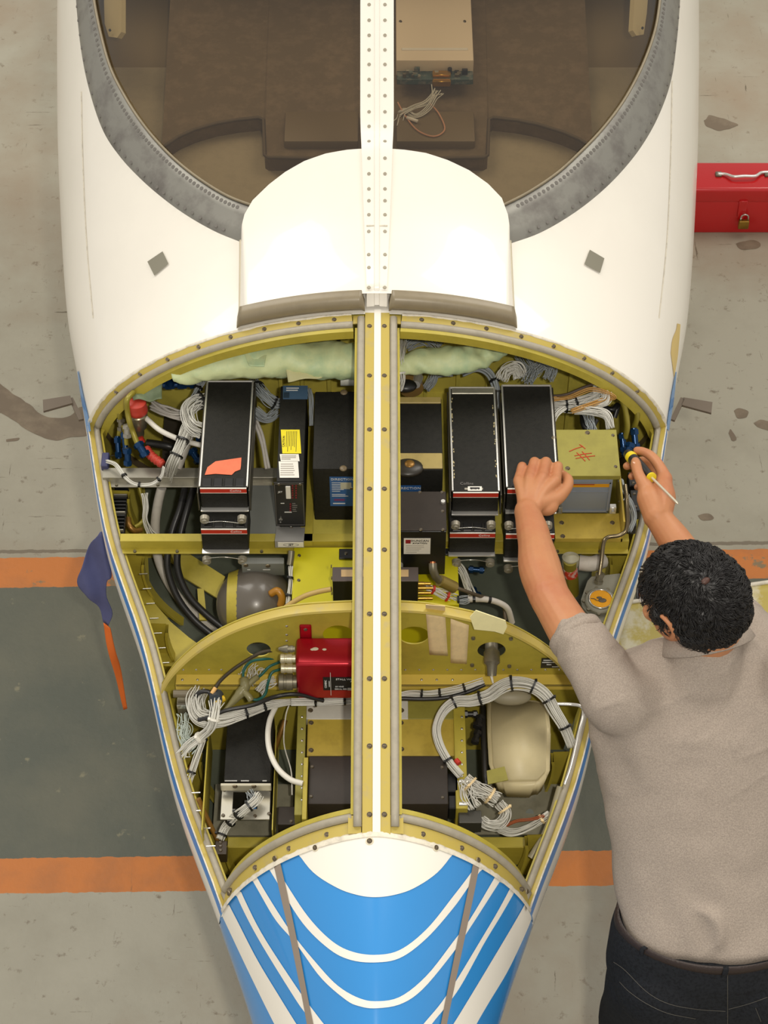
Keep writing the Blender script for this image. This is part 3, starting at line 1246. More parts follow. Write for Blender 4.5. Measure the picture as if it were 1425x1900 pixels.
def radio(B, label, knobs, text_r=None, stripe=(0, 9), trim=True, rim=True, vents=True, tri=None, tray=True, vrow=None, group=None):
    rt = root('radio_unit', label, 'avionics', B.base(), group)
    obj('case', B.bm(.0025), BLACK, rt, smooth=True)
    k = pxw((B.cx, B.y0, B.z1))
    # stripe along the top of the face
    h0, h1 = .0022, .0022 + .0125
    bm = nb()
    box(bm, (B.x0 + .001, B.y0 - .0012, B.z1 - h1), (B.x1 - .001, B.y0 + .001, B.z1 - h0))
    st = obj('face_stripe', bm, RED, rt)
    bm = nb()
    box(bm, (B.x0 + .001, B.y0 - .0016, B.z1 - h0), (B.x1 - .001, B.y0 + .001, B.z1 - h0 + .0015))
    box(bm, (B.x0 + .001, B.y0 - .0016, B.z1 - h1 - .0012), (B.x1 - .001, B.y0 + .001, B.z1 - h1))
    obj('stripe_edge', bm, LABW, rt)
    if text_r:
        text(text_r, .0085, at((B.x1 - .012, B.y0 - .0014, B.z1 - .0085), FRONT), INKW, rt, align='RIGHT', ex=.0002)
    # polished lip at the foot of the face
    bm = nb()
    box(bm, (B.x0 - .001, B.y0 - .010, B.z0 - .001), (B.x1 + .001, B.y0 + .004, B.z0 + .0025), .001, 2)
    box(bm, (B.x0 + .004, B.y0 - .004, B.z0 - .009), (B.x1 - .004, B.y0, B.z0 - .001), .001)
    obj('tray_lip', bm, CHROME, rt, smooth=True)
    if rim:
        bm = nb()
        r_ = .0022
        path = [(B.x0, B.y0 + .004, B.z1 - .001), (B.x0, B.y1, B.z1 + .001), (B.x1, B.y1, B.z1 + .001), (B.x1, B.y0 + .004, B.z1 - .001)]
        for p, q in zip(path, path[1:]): cyl(bm, p, q, r_, r_, 8)
        obj('top_rim', bm, CHROME, rt, smooth=True)
        bm = nb()
        box(bm, (B.x1 + .003, B.y0 - .004, B.z0 - .004), (B.x1 + .006, B.y1, B.z1 - .004), .001)
        box(bm, (B.x0 - .006, B.y0 - .004, B.z0 - .004), (B.x0 - .003, B.y1, B.z1 - .012), .001)
        obj('tray_side', bm, mat('tray_metal', (96, 92, 82), 0.35, metal=0.6), rt)
    if vents:
        ya = B.y0 + .004
        yb = ya + .022
        for i in range(4):
            xa = B.x0 + .004 + (B.w - .008) * i / 4
            bm = nb()
            box(bm, (xa + .002, ya, B.z1 - .001), (xa + (B.w - .008) / 4 - .002, yb, B.z1 + .0014), .0012)
            obj('vent_cover', bm, BLK, rt)
    for px, py in knobs:
        p = az(px, py, B.z0 + .006) if rim else ay(px, py, B.y0 - .006)
        M_ = Matrix.Translation(p) @ Matrix.Rotation(R(90), 4, 'X')
        kb = inst('hold_down_knob', BIGK, rt, M_)
    if len(knobs) == 2:
        a, b = [(az(px, py, B.z0 + .006) + Vector((0, -.014, 0)) if rim else ay(px, py, B.y0 - .019)) for px, py in knobs]
        bm = nb()
        tube(bm, spline([a, a.lerp(b, .5) + Vector((0, 0, .004)), b + Vector((0, 0, -.004))], 10), .0008, 5)
        obj('safety_wire', bm, STEEL, rt, smooth='all')
    return rt


B1 = Bx(370, 458, 905, 1.20, 708, 943)
r1 = radio(B1, 'left-hand black radio unit with a torn orange tag on its top', [(380, 960), (449, 960)], 'Collins')
q = [(380, 882), (385, 868), (400, 857), (448, 850), (447, 866), (446, 872), (436, 876), (430, 882), (400, 880)]
bm = nb()
bm.faces.new([bm.verts.new(B1.top(x, y, .0012)) for x, y in q])
thick(bm, .0006)
obj('torn_tag', bm, ORT, r1)
B1b = Bx(372, 459, 981, 1.126, 925, 1021)
radio(B1b, 'black radio unit below the one with the orange tag', [(384, 1036), (450, 1036)], 'Collins', rim=False)
B4 = Bx(840, 926, 913, 1.20, 720, 950)
r4 = radio(B4, 'scuffed black radio unit with a barcode label, right of the centre beam', [(845, 971), (911, 971)], None, vents=False)
text('Collins', .010, at(B4.top(866, 898.0, .0012), TOPF), INKG, r4)
label_top(B4, 862, 906 - .5, 896, 909, mat('silver_label', (160, 154, 140), .4), r4)
label_top(B4, 868, 903, 894, 911, LABW, r4, name='barcode_label', e=.001)
bars_top(B4, 872, 905, 890, 909, 12, INK, r4, 'barcode', vertical=True, fill=.9)
bm = nb()
box(bm, (B4.x0 + .004, B4.y1 - .018, B4.z1 - .001), (B4.x1 - .002, B4.y1 + .001, B4.z1 + .002), .001)
obj('rear_flap', bm, ALU, r4)
rg = random.Random(9)
bm = nb()
for i in range(40):
    sd = i % 2
    y = B4.y0 + .02 + rg.random() * (B4.y1 - B4.y0 - .05)
    x = (B4.x0 + .004 if sd else B4.x1 - .004) + rg.uniform(-.001, .001)
    box(bm, (x - .0008, y - .003 * rg.random() - .001, B4.z1 - .0005), (x + .0008, y + .002, B4.z1 + .0006))
obj('chipped_edge', bm, mat('bare_scuff', (190, 176, 130), .5), r4)
B4b = Bx(834, 920, 988, 1.126, 930, 1026)
radio(B4b, 'black radio unit below the scuffed one with the barcode', [(847, 1041), (909, 1041)], 'Collins', rim=False)
B5 = Bx(941, 1035, 906, 1.20, 716, 947)
radio(B5, 'clean black radio unit under the mechanic\'s left hand', [(944, 972), (1016, 972)], None)
B5b = Bx(938, 1030, 990, 1.126, 930, 1036)
radio(B5b, 'black radio unit below the mechanic\'s left forearm', [(943, 1052), (1010, 1052)], None, rim=False)

# narrow unit with test panel
B2 = Bx(513, 563, 893, 1.20, 716, 978)
rt = root('test_unit', 'narrow black computer unit with yellow and white labels and red test lights', 'avionics', B2.base())
obj('case', B2.bm(.002), BLACK, rt, smooth=True)
label_top(B2, 525, 716, 571, 741, LABD, rt, 'data_plate', skew=0)
bars_top(B2, 531, 719, 565, 727, 2, INKW, rt, 'data_print', seed=4)
bm = nb()
a_, b_ = B2.top(526, 739, .0015), B2.top(537, 729, .0015)
box(bm, (a_.x, a_.y, a_.z), (b_.x, b_.y, b_.z + .0005))
obj('data_square', bm, mat('dark_blue_square', (44, 60, 76), .4), rt)
label_top(B2, 521, 842, 556, 798, LABY, rt, 'caution_label', skew=3)
bars_top(B2, 529, 801, 552, 839, 7, INK, rt, 'caution_print', vertical=True, seed=8, fill=.28)
text('CAUTION', .007, at(B2.top(526.5, 820, .0016), Matrix.Rotation(R(90), 4, 'Z')), INK, rt)
label_top(B2, 519, 856, 554, 843, LABW, rt, 'white_label', skew=2)
label_top(B2, 517, 887, 553, 857, LABW, rt, 'white_label', skew=2)
bars_top(B2, 522, 845, 550, 854, 3, mat('pale_print', (168, 162, 152), .6), rt, 'small_print', seed=2)
bars_top(B2, 520, 860, 548, 884, 6, mat('pale_print', (168, 162, 152), .6), rt, 'small_print', seed=5)
label_front(B2, 512.5, 894, 563, 974, mat('test_panel_black', (40, 39, 37), .4), rt, 'test_panel', th=.002)
bm = nb()
a_, b_ = B2.front(514, 972, .003), B2.front(561.5, 896, .003)
for p, q in (((a_.x, a_.z), (b_.x, a_.z)), ((b_.x, a_.z), (b_.x, b_.z)), ((b_.x, b_.z), (a_.x, b_.z)), ((a_.x, b_.z), (a_.x, a_.z))):
    box(bm, (min(p[0], q[0]) - .0004, a_.y - .0003, min(p[1], q[1]) - .0004), (max(p[0], q[0]) + .0004, a_.y + .0003, max(p[1], q[1]) + .0004))
obj('panel_border', bm, INKG, rt)
bm = nb()
a_, b_ = B2.front(531, 922, .003), B2.front(539, 899, .003)
box(bm, (a_.x, a_.y - .003, a_.z), (b_.x, a_.y, b_.z), .001)
obj('white_switch', bm, LABW, rt)
LED = shared('test_light', box(nb(), (-.0018, -.002, -.0018), (.0018, .001, .0018), .0004), mat('dark_red_lens', (120, 26, 28), .25))
for i in range(6):
    for px in (543, 549.5):
        inst('test_light', LED, rt, Matrix.Translation(B2.front(px, 899 + i * 4.4, .003)))
for i in range(4):
    inst('test_light', LED, rt, Matrix.Translation(B2.front(539, 933 + i * 4.0, .003)))
bars_front(B2, 521, 930, 532, 933, 1, INKW, rt, 'panel_print', e=.0032)
bars_front(B2, 528, 946, 550, 950, 1, INKW, rt, 'panel_print', e=.0032)
bars_front(B2, 543, 930, 552, 948, 5, INKG, rt, 'panel_print', e=.0032)
text('JET', .007, at(B2.front(520, 911, .0032), FRONT), INKW, rt)
bm = nb()
p = B2.front(521, 960, .003)
cyl(bm, p, p + Vector((0, -.012, .002)), .0022, .0016, 8)
cyl(bm, p, p + Vector((0, -.003, 0)), .004, .004, 10)
obj('toggle_switch', bm, STEEL, rt, smooth=True)
for px, py in ((517.5, 897), (557, 897), (540, 977)):
    inst('panel_screw', SCREWB, rt, at(B2.front(px, py, .002), FRONT))
bm = nb()
a_ = B2.front(513, 981)
b_ = B2.front(566, 981)
z0 = ay(540, 1004, B2.y0 - .062).z
z2 = ay(540, 1016, B2.y0 - .062).z
grid(bm, [[(a_.x, B2.y0 + .01, a_.z), (a_.x, B2.y0 - .062, z0), (a_.x, B2.y0 - .062, z2)], [(b_.x, B2.y0 + .01, a_.z), (b_.x, B2.y0 - .062, z0), (b_.x, B2.y0 - .062, z2)]])
thick(bm, .002)
hd = obj('handle_cover', bm, mat('satin_grey', (150, 148, 144), .4), rt)
Bh = Bx(515, 564, 1004, z0, 1000, 1016)
Bh.y0 = B2.y0 - .063
label_front(Bh, 516, 1005.5, 563, 1014, LABW, rt, 'maker_label')
text('JET', .008, at(Bh.front(540, 1010, .0018), FRONT), INK, rt)
bm = nb()
c_ = Bh.front(540, 1010, .0016)
tube(bm, [c_ + Vector((.016 * math.cos(t), 0, .0042 * math.sin(t))) for t in np.linspace(0, 2 * PI, 25)], .0004, 4)
obj('logo_ring', bm, INK, rt)

# two directional gyros under the beam
B3 = Bx(580, 688, 870, 1.20, 726, 1012)
rt = root('gyro_unit', 'big black instrument box left of the centre beam with a tall blue data label', 'avionics', B3.base())
obj('case', B3.bm(.003), BLACK, rt, smooth=True)
for px, py in ((638, 728), (637, 869)):
    bm = nb()
    ball(bm, B3.top(px, py), .008, 1, 1, .45, 14)
    obj('dome_stud', bm, mat('brown_stud', (120, 104, 78), .4), rt, smooth='all')
label_front(B3, 613, 884, 657, 938, LABB, rt, 'data_label')
text('DIRECTION', .0092, at(B3.front(635, 888.5, .0018), FRONT), INKW, rt)
bars_front(B3, 616, 893, 642, 912, 6, INKW, rt, 'data_print', seed=3, fill=.25)
bars_front(B3, 616, 915, 654, 921, 2, INKW, rt, 'data_print', seed=3, fill=.3)
label_front(B3, 632, 894, 652, 906, mat('stamp_field', (200, 196, 176), .5), rt, 'stamp_field', e=.0016)
bars_front(B3, 620, 923, 652, 930, 1, mat('mauve_print', (120, 60, 110), .5), rt, 'diagram_print', fill=.5)
bars_front(B3, 618, 931, 655, 935, 1, INKW, rt, 'diagram_print', fill=.4)
label_front(B3, 600, 998, 657, 1011, mat('navy_label', (38, 60, 110), .4), rt, 'navy_label')
text('NOTE', .006, at(B3.front(634, 1000.5, .0018), FRONT), INKW, rt)
bars_front(B3, 603, 1003, 655, 1010, 2, INKW, rt, 'note_print', fill=.3, seed=1)
inst('panel_screw', SCREWB, rt, at(B3.front(652, 905, .001), FRONT))
B3r = Bx(712, 822, 872, 1.20, 738, 1008)
rt = root('gyro_unit', 'black instrument box right of the centre beam with tan bands across its top', 'avionics', B3r.base())
obj('case', B3r.bm(.003), BLACK, rt, smooth=True)
TANB = mat('tan_band', (176, 156, 94), .45, var=.15, vs=30)
for r0, r1_ in ((738, 749), (842, 870)):
    bm = nb()
    a_, b_ = B3r.top(712, r1_), B3r.top(820, r0)
    box(bm, (B3r.x0 + .001, a_.y, a_.z - .001), (B3r.x1 - .001, b_.y, a_.z + .003), .001)
    obj('tan_band', bm, TANB, rt)
bm = nb()
ball(bm, B3r.top(757, 868), .028, 1.2, .9, .35, 18)
obj('dome_stud', bm, mat('black_dome', (48, 44, 36), .35), rt, smooth='all')
bm = nb()
ball(bm, B3r.top(760, 866, .009), .011, 1, 1, .35, 14)
obj('dome_stud', bm, BRONZE, rt, smooth='all')
label_front(B3r, 730, 900, 781, 922, LABB, rt, 'data_label')
text('DIRECTION', .0100, at(B3r.front(758, 905, .0018), FRONT), INKW, rt)
bm = nb()
ball(bm, az(753, 716, 1.22), .022, 1.1, .8, .5, 16)
obj('round_cover', bm, BLK, rt, smooth='all')

# brown enamelled box with the repair-shop label
B6 = Bx(655, 828, 987, 1.205, 912, 1066)
rt = root('electronics_box', 'dark brown enamelled box in front of the gyros with a white repair shop label', 'electronics', B6.base())
obj('case', B6.bm(.0015), BLK, rt, smooth=True)
bm = nb()
a_, b_ = B6.top(655, 985), B6.top(828, 913)
box(bm, (B6.x0 - .001, a_.y, B6.z1 - .001), (B6.x1 + .001, b_.y, B6.z1 + .0025), .001)
obj('cover_plate', bm, BLACKB, rt)
for px, py in ((740, 915), (779, 915), (820, 915), (821, 950), (741, 984), (781, 984), (822, 984), (660, 950)):
    inst('cover_screw', SCREWB, rt, at(B6.top(px, py, .0022), TOPF))
bm = nb()
cyl(bm, B6.top(822, 934, .002), B6.top(822, 934, .008), .0045, .0045, 12)
obj('hex_stud', bm, CHROME, rt, smooth=True)
label_front(B6, 749, 998, 799, 1027, LABW, rt, 'shop_label')
text('DUNCAN', .0085, at(B6.front(779, 1002.5, .0018), FRONT), INK, rt)
text('AVIATION', .0065, at(B6.front(779, 1007, .0018), FRONT), INK, rt)
label_front(B6, 752.5, 1000.5, 762, 1007, mat('logo_red', (150, 30, 36), .5), rt, 'logo_square', e=.0016)
bars_front(B6, 753, 1010, 790, 1025, 5, mat('pale_print', (168, 162, 152), .6), rt, 'small_print', seed=6, fill=.25)
bm = nb()
for px in (742,):
    p = B6.front(px, 1047)
    cyl(bm, p, p + Vector((0, -.018, 0)), .007, .006, 12)
obj('port_cap', bm, CHROME, rt, smooth=True)

# bright yellow box below
B7 = Bx(541, 852, 1122, 1.035, 1015, 1290)
rt = root('yellow_box', 'bright yellow equipment box lying under the centre beam', 'equipment box', B7.base())
obj('case', B7.bm(.002), YELB, rt)
for px, py in ((555, 1031), (554, 1077)):
    inst('cover_screw', SCREWB, rt, at(B7.top(px, py, 0), TOPF))
for (xa, ra, xb, rb2) in ((629, 1021, 655, 1039), (826, 1020, 846, 1032)):
    bm = nb()
    a_, b_ = B7.top(xa, rb2), B7.top(xb, ra)
    box(bm, (a_.x, a_.y, a_.z), (b_.x, b_.y, a_.z + .006), .001)
    t_ = obj('mounting_tab', bm, BLK, rt)
    inst('tab_screw', SCREWB, rt, at(((a_.x + b_.x) / 2, (a_.y + b_.y) / 2, a_.z + .006), TOPF))
B8 = Bx(617, 776, 1079, 1.125, 1052, 1118)
rt = root('relay_box', 'low black box with a tan nameplate and gold plugs on its right end', 'electronics', B8.base())
obj('case', B8.bm(.001), BLK, rt)
bm = nb()
a_, b_ = B8.top(617, 1079), B8.top(776, 1053)
box(bm, (B8.x0 - .0005, a_.y, B8.z1 - .001), (B8.x1 + .0005, b_.y, B8.z1 + .0015), .0005)
obj('cover_plate', bm, mat('brown_plate', (92, 82, 78), .35, metal=.3), rt)
label_top(B8, 633, 1058, 758, 1071, mat('tan_nameplate', (188, 158, 112), .4), rt, 'nameplate', e=.002)
bars_top(B8, 640, 1060, 700, 1070, 3, INKG, rt, 'nameplate_print', seed=2)
bars_top(B8, 740, 1060, 754, 1070, 3, INKG, rt, 'nameplate_print', seed=3)
for py in (1058, 1080, 1108):
    inst('case_screw', SCREWB, rt, Matrix.Translation((B8.x0 - .001, B8.y0 + .01, ay(617, py, B8.y0).z)) @ Matrix.Rotation(R(-90), 4, 'Y'))
for py, dx in ((1083, 0), (1091, .004), (1100, 0), (1110, .004)):
    p = ay(776, py, B8.y0 + .008)
    bm = nb()
    cyl(bm, p, p + Vector((.012 + dx, 0, 0)), .0045, .0045, 12)
    cyl(bm, p + Vector((.012 + dx, 0, 0)), p + Vector((.026 + dx, 0, 0)), .0036, .0036, 10)
    obj('gold_plug', bm, BRASS, rt, smooth=True)

# grey control box and sphere
B9 = Bx(448, 527, 1046, 1.035, 1034, 1068)
rt = root('control_box', 'small grey box tucked below the shelf beam above the grey sphere', 'equipment box', B9.base())
obj('case', B9.bm(.002), GREYP, rt, smooth=True)
bars_front(B9, 459, 1054, 468, 1058, 1, INKW, rt, 'face_print', fill=.3)
bars_front(B9, 488, 1054, 510, 1058, 1, INKW, rt, 'face_print', fill=.3)
for px, py in ((456, 1049), (497, 1050)):
    inst('face_screw', SCREW, rt, at(B9.front(px, py, 0), FRONT))
SC = az(474, 1122, .93)
rt = root('pressure_sphere', 'large dark grey metal sphere held by a yellow strap', 'pressure bottle', SC - Vector((0, 0, .1)))
bm = nb()
ball(bm, SC, .084, 1, 1, 1, 48)
obj('sphere_shell', bm, SPHM, rt, smooth='all')
bm = nb()
for dx, nn in ((-.046, 30),):
    rr = math.sqrt(.084 ** 2 - dx ** 2) + .002
    rows = []
    for i in range(nn + 1):
        t = R(-20) + R(220) * i / nn
        rows.append([SC + Vector((dx + ox, math.cos(t) * (rr + oz), math.sin(t) * (rr + oz))) for ox, oz in ((-.011, -.008), (.011, 0), (.011, .004), (-.011, -.004))])
    grid(bm, rows, close=True)
obj('strap', bm, YEL, rt, smooth=True)
bm = nb()
tube(bm, spline([az(502, 1102, 1.0), az(515, 1096, 1.01), az(523, 1108, 1.0), az(520, 1125, .98)], 14), .008, 10)
obj('amber_cap', bm, mat('amber_plastic', (176, 122, 40), .35), rt, smooth='all')

# right-hand olive box with grease-pencil marks
B10 = Bx(1038, 1152, 883, 1.20, 797, 890)
rt = root('control_amplifier', 'olive green topped box right of the hands marked in red grease pencil', 'equipment box', B10.base())
bm = B10.bm(.001)
obj('top_plate', bm, OLIVE, rt)
Bf = Bx(1043, 1138, 889, 1.188, 800, 950)
bm = nb()
box(bm, (Bf.x0, Bf.y0, Bf.z0), (Bf.x1, Bf.y1, 1.19), .004, 2)
obj('body', bm, GREYB, rt, smooth=True)
bm = nb()
for xa, xb in ((Bf.x0 + .004, Bf.x0 + .007), (Bf.x1 - .007, Bf.x1 - .004)):
    box(bm, (xa, Bf.y0 - .003, Bf.z0 + .004), (xb, Bf.y0, 1.18))
box(bm, (Bf.x0 + .004, Bf.y0 - .003, Bf.z0 + .002), (Bf.x1 - .004, Bf.y0, Bf.z0 + .006))
box(bm, (Bf.x0 + .004, Bf.y0 - .003, 1.176), (Bf.x1 - .004, Bf.y0, 1.183))
box(bm, (Bf.x0 + .004, Bf.y0 - .002, Bf.z0 + .065), (Bf.x1 - .004, Bf.y0, Bf.z0 + .068))
obj('face_frame', bm, mat('grey_frame_edge', (136, 142, 150), .35), rt)
label_front(Bf, 1058, 892, 1133, 903, LABO, rt, 'orange_label', e=.001)
bars_front(Bf, 1064, 895, 1128, 900, 1, mat('red_print', (176, 80, 30), .5), rt, 'orange_label_print', fill=.4, e=.002)
for px, py in ((1028, 812), (1090, 803), (1137, 808), (1053, 869), (1142, 866)):
    inst('plate_screw', SCREWB if px > 1130 else SCREW, rt, at(B10.top(px, py), TOPF))
bm = nb()
for a_, b_ in (((1056, 838), (1080, 829)), ((1075, 825), (1086, 833)), ((1068, 851), (1104, 846)), ((1066, 846), (1098, 841)), ((1070, 840), (1086, 856)), ((1080, 838), (1094, 854))):
    p, q = B10.top(*a_, .0006), B10.top(*b_, .0006)
    tube(bm, spline([p, p.lerp(q, .5) + Vector((0, .001, .0002)), q], 8), .0011, 5, flat=.4)
obj('grease_pencil_mark', bm, INKR, rt, smooth='all')
for px in (1037, 1137):
    bm = nb()
    p = ay(px, 943, Bf.y0 - .006)
    box(bm, (p.x - .007, Bf.y0 - .012, p.z - .012), (p.x + .007, Bf.y0, p.z + .008), .001)
    cyl(bm, p + Vector((0, -.006, .002)), p + Vector((0, -.014, .002)), .004, .003, 8)
    obj('latch', bm, CHROME if px > 1100 else ALU, rt, smooth=True)
B11 = Bx(1030, 1156, 999, 1.075, 952, 1006)
rt = root('ochre_tray', 'ochre yellow tray plate in front of the grey box', 'equipment tray', B11.base())
obj('tray_top', B11.bm(.001), YELT, rt)
bm = nb()
box(bm, (B11.x1 - .004, B11.y0, B11.z0), (B11.x1, az(1150, 885, 1.1).y, 1.13))
obj('tray_side', bm, YELT, rt)
for px, py in ((1042, 970), (1136, 970), (1044, 995), (1139, 995)):
    inst('tray_screw', SCREW, rt, at(B11.top(px, py), TOPF))

# finned block at the left rail
B12 = Bx(203, 230, 990, 1.0, 905, 1000)
rt = root('finned_block', 'black finned connector block against the left wall', 'electronics', B12.base())
obj('base', B12.bm(.001), BLK, rt)
for i in range(13):
    y = B12.y0 + (B12.y1 - B12.y0) * (i + .5) / 13
    bm = nb()
    box(bm, (B12.x0 + .001, y - .0015, B12.z1), (B12.x1 - .001, y + .0015, B12.z1 + .008), .0005)
    obj('fin', bm, BLK if i % 5 else ALU, rt)

# green insulated duct across the back
def cloth_duct(name, label, pts, r, seed, holes=False):
    W = [az(*p) for p in pts]
    path = spline(W, 60)
    T, N = frames(path)
    bm = nb()
    rows = []
    for i, p in enumerate(path):
        u = i / 59
        row = []
        rr = r(u) if callable(r) else r
        b = T[i].cross(N[i])
        for k in range(26):
            t = 2 * PI * k / 26
            q = p + (b * math.cos(t) + N[i] * math.sin(t) * .8) * rr
            nz = mnoise.noise(q * 14 + Vector((seed, 0, 0))) * .012 + abs(mnoise.noise(q * 38)) * .009
            nz += .004 * math.sin(u * 40 + 3 * math.sin(t)) * (0.5 + .5 * math.sin(u * 13 + seed))
            row.append(q + (q - p).normalized() * nz)
        rows.append(row)
    grid(bm, rows, close=True)
    bm.verts.ensure_lookup_table()
    for r0 in (rows[0], rows[-1]):
        pass
    bmesh.ops.contextual_create(bm, geom=[e for e in bm.edges if len(e.link_faces) == 1 and e.verts[0].index < 26])
    return obj(name, bm, GREENC, None, smooth='all', label=label, cat='insulation')


d1 = cloth_duct('insulation_duct', 'crumpled pale green insulation roll left of the centre beam', [(322, 690, 1.235), (380, 677, 1.25), (450, 666, 1.26), (540, 664, 1.265), (620, 668, 1.265), (690, 675, 1.265)], lambda u: .027 + .014 * min(1, u * 4), 1)
cloth_duct('insulation_duct', 'pale green insulation roll right of the centre beam', [(700, 672, 1.265), (760, 672, 1.265), (850, 668, 1.26), (900, 656, 1.26), (930, 641, 1.26)], lambda u: .030 - .010 * u, 5)


def rag(name, label, cat, q, m, z, seed=0, amp=.006, n=12, th=.0012):
    """small crumpled sheet through four corners (px, py, z)"""
    c = [az(*p) for p in q]
    bm = nb()
    rows = []
    for i in range(n + 1):
        r = []
        for j in range(n + 1):
            u, v = i / n, j / n
            p = c[0] * (1 - u) * (1 - v) + c[1] * u * (1 - v) + c[2] * u * v + c[3] * (1 - u) * v
            r.append(p + Vector((mnoise.noise(p * 20 + Vector((seed, 1, 0))) * amp * .6, 0, mnoise.noise(p * 28 + Vector((seed, 0, 0))) * amp)))
        rows.append(r)
    grid(bm, rows)
    thick(bm, th)
    return obj(name, bm, m, None, smooth='all', label=label, cat=cat)


rag('insulation_flap', 'pale green flap hanging over the narrow unit', 'insulation', [(528, 682, 1.27), (600, 672, 1.27), (597, 700, 1.26), (534, 708, 1.255)], mat('beige_green_cloth', (196, 192, 142), .5), 1.26, 3)
rag('insulation_flap', 'triangular green flap on top of the left insulation roll', 'insulation', [(448, 648, 1.295), (500, 642, 1.30), (488, 680, 1.29), (462, 676, 1.29)], GREENC, 1.27, 8)
rag('insulation_rag', 'dusty green rag above the red capped canister', 'insulation', [(246, 722, 1.19), (300, 700, 1.2), (306, 742, 1.18), (250, 747, 1.17)], mat('dusty_green', (134, 150, 116), .6, var=.3, vs=14), 1.18, 5, .02)

# ------------------------------------------------------------------ fittings, tubes and wiring of the upper bay
def fitting(label, px, py, z, d, L, r, m=FITB, cat='pipe fitting', nuts=2, group=None):
    """hexagon union lying along direction d"""
    c = az(px, py, z)
    d = Vector(d).normalized()
    rt = root('pipe_fitting', label, cat, c, group)
    bm = nb()
    cyl(bm, c - d * L / 2, c + d * L / 2, r * .72, r * .72, 14)
    obj('body', bm, m, rt, smooth=True)
    for i in range(nuts):
        t = -L * .32 + L * .64 * i / max(1, nuts - 1)
        bm = nb()
        cyl(bm, c + d * (t - L * .12), c + d * (t + L * .12), r, r, 6)
        obj('hex_nut', bm, m, rt)
    return rt


f = fitting('blue anodised tee fitting lying under the green rag', 338, 713, 1.16, (1, .05, 0), .085, .0105, nuts=3)
bm = nb()
cyl(bm, az(316, 712, 1.165), az(316, 704, 1.18), .010, .009, 12)
obj('tee_branch', bm, FITB, f, smooth=True)
fitting('blue fitting nearest the left wall above the metal rail', 219, 830, 1.040, (.05, -.7, -.7), .05, .0085)
fitting('blue fitting second from the left wall above the metal rail', 232, 822, 1.060, (.1, -.7, -.7), .05, .0085)
fitting('blue fitting lowest of the left cluster', 237, 848, 1.075, (0, -.6, -.8), .04, .010)
fitting('blue elbow fitting at the end of the olive tube', 263, 834, 1.095, (.5, -.6, -.5), .036, .012)
fitting('blue fitting beside the left radio unit, the lower one', 363, 846, 1.05, (.5, -.6, -.4), .036, .012)
fitting('blue fitting beside the left radio unit, the upper one', 369, 808, 1.08, (.2, -.8, -.3), .03, .010)
fitting('dark blue fitting right of the olive box, beside the tube', 1156, 822, 1.060, (.1, -.7, -.6), .045, .010)
fitting('dark blue fitting right of the olive box, next to the wall', 1178, 815, 1.060, (.1, -.7, -.6), .05, .010)
fitting('dark blue fitting behind the screwdriver handle', 1166, 836, 1.10, (-.3, -.7, -.4), .035, .012)
fitting('blue fitting below the barcode radio unit', 884, 1057, 1.0, (1, -.1, 0), .034, .008)
fitting('small blue fitting below and behind the gold plugs', 882, 1100, .95, (.4, -.6, 0), .026, .009)
fitting('chrome union on top of the fuel cap housing', 1112, 1073, 1.05, (.15, .5, .8), .026, .0105, DULL)
for i, (lab, px, py, z) in enumerate((('olive pipe collar nearest the left wall', 225, 787, 1.08), ('silver pipe collar beside the canister', 236, 800, 1.12))):
    fitting(lab, px, py, z, (0, -.5, -.8), .03, .010, DULL if i == 0 else ALU)
OLT = mat('olive_tube', (146, 134, 48), .35, metal=.15)
hose('fuel_tube', 'olive painted tube curving down in front of the red capped canister', 'pipe', [(248, 728, 1.19), (236, 742, 1.19), (237, 765, 1.16), (241, 785, 1.14), (246, 800, 1.12), (256, 825, 1.1), (262, 836, 1.09)], .0062, OLT)
hose('fuel_tube', 'short olive tube at the left wall', 'pipe', [(222, 742, 1.130), (221, 765, 1.110), (224, 785, 1.080), (221, 810, 1.050)], .0062, OLT)
hose('fuel_tube', 'short olive tube next to the canister', 'pipe', [(229, 790, 1.100), (233, 806, 1.080), (235, 825, 1.060)], .005, OLT)
hose('fuel_tube', 'olive tube rising beside the right rear corner', 'pipe', [(1153, 740, 1.150), (1160, 760, 1.130), (1164, 790, 1.100), (1160, 812, 1.070)], .0062, OLT)
hose('fuel_tube', 'short olive tube near the right wall', 'pipe', [(1182, 755, 1.120), (1182, 775, 1.100), (1176, 795, 1.070)], .0062, OLT)
# red capped canister
cc, cdn = az(253, 750, 1.165), az(261, 812, 1.065)
rt = root('filter_canister', 'metal canister with a red rubber cap at the left wall', 'canister', cdn)
ax = (cc - cdn).normalized()
prof = [(0, .006), (.1, .009), (.25, .010), (.34, .017), (.55, .021), (.72, .0215), (.74, .0195), (.80, .0195)]
bm = nb()
tube(bm, [cdn.lerp(cc, t) for t, r in prof], [r for t, r in prof], 24)
obj('canister_body', bm, mat('worn_tin', (158, 148, 122), .3, metal=.7, var=.2, vs=40), rt, smooth=True)
bm = nb()
tube(bm, [cdn.lerp(cc, t) for t in (.78, .80, .88, .90, .98, 1.06, 1.08)], [.022, .0235, .0235, .0225, .0225, .0215, .018], 24)
obj('rubber_cap', bm, REDB, rt, smooth=True)
bm = nb()
tube(bm, [az(258, 813, 1.09), az(263, 822, 1.08)], .0095, 14)
obj('red_collar', bm, RED, rt, smooth=True)
pts = [az(270, 832, 1.085), az(281, 846, 1.08), az(302, 862, 1.075)]
path = spline(pts, 60)
bm = nb()
tube(bm, path, [.0092 + .0014 * (1 if (i // 4) % 2 else 0) for i in range(60)], 14)
obj('spiral_sleeve', bm, REDB, None, smooth='all', label='red spiral wrapped sleeve leaning on the metal rail', cat='hose')
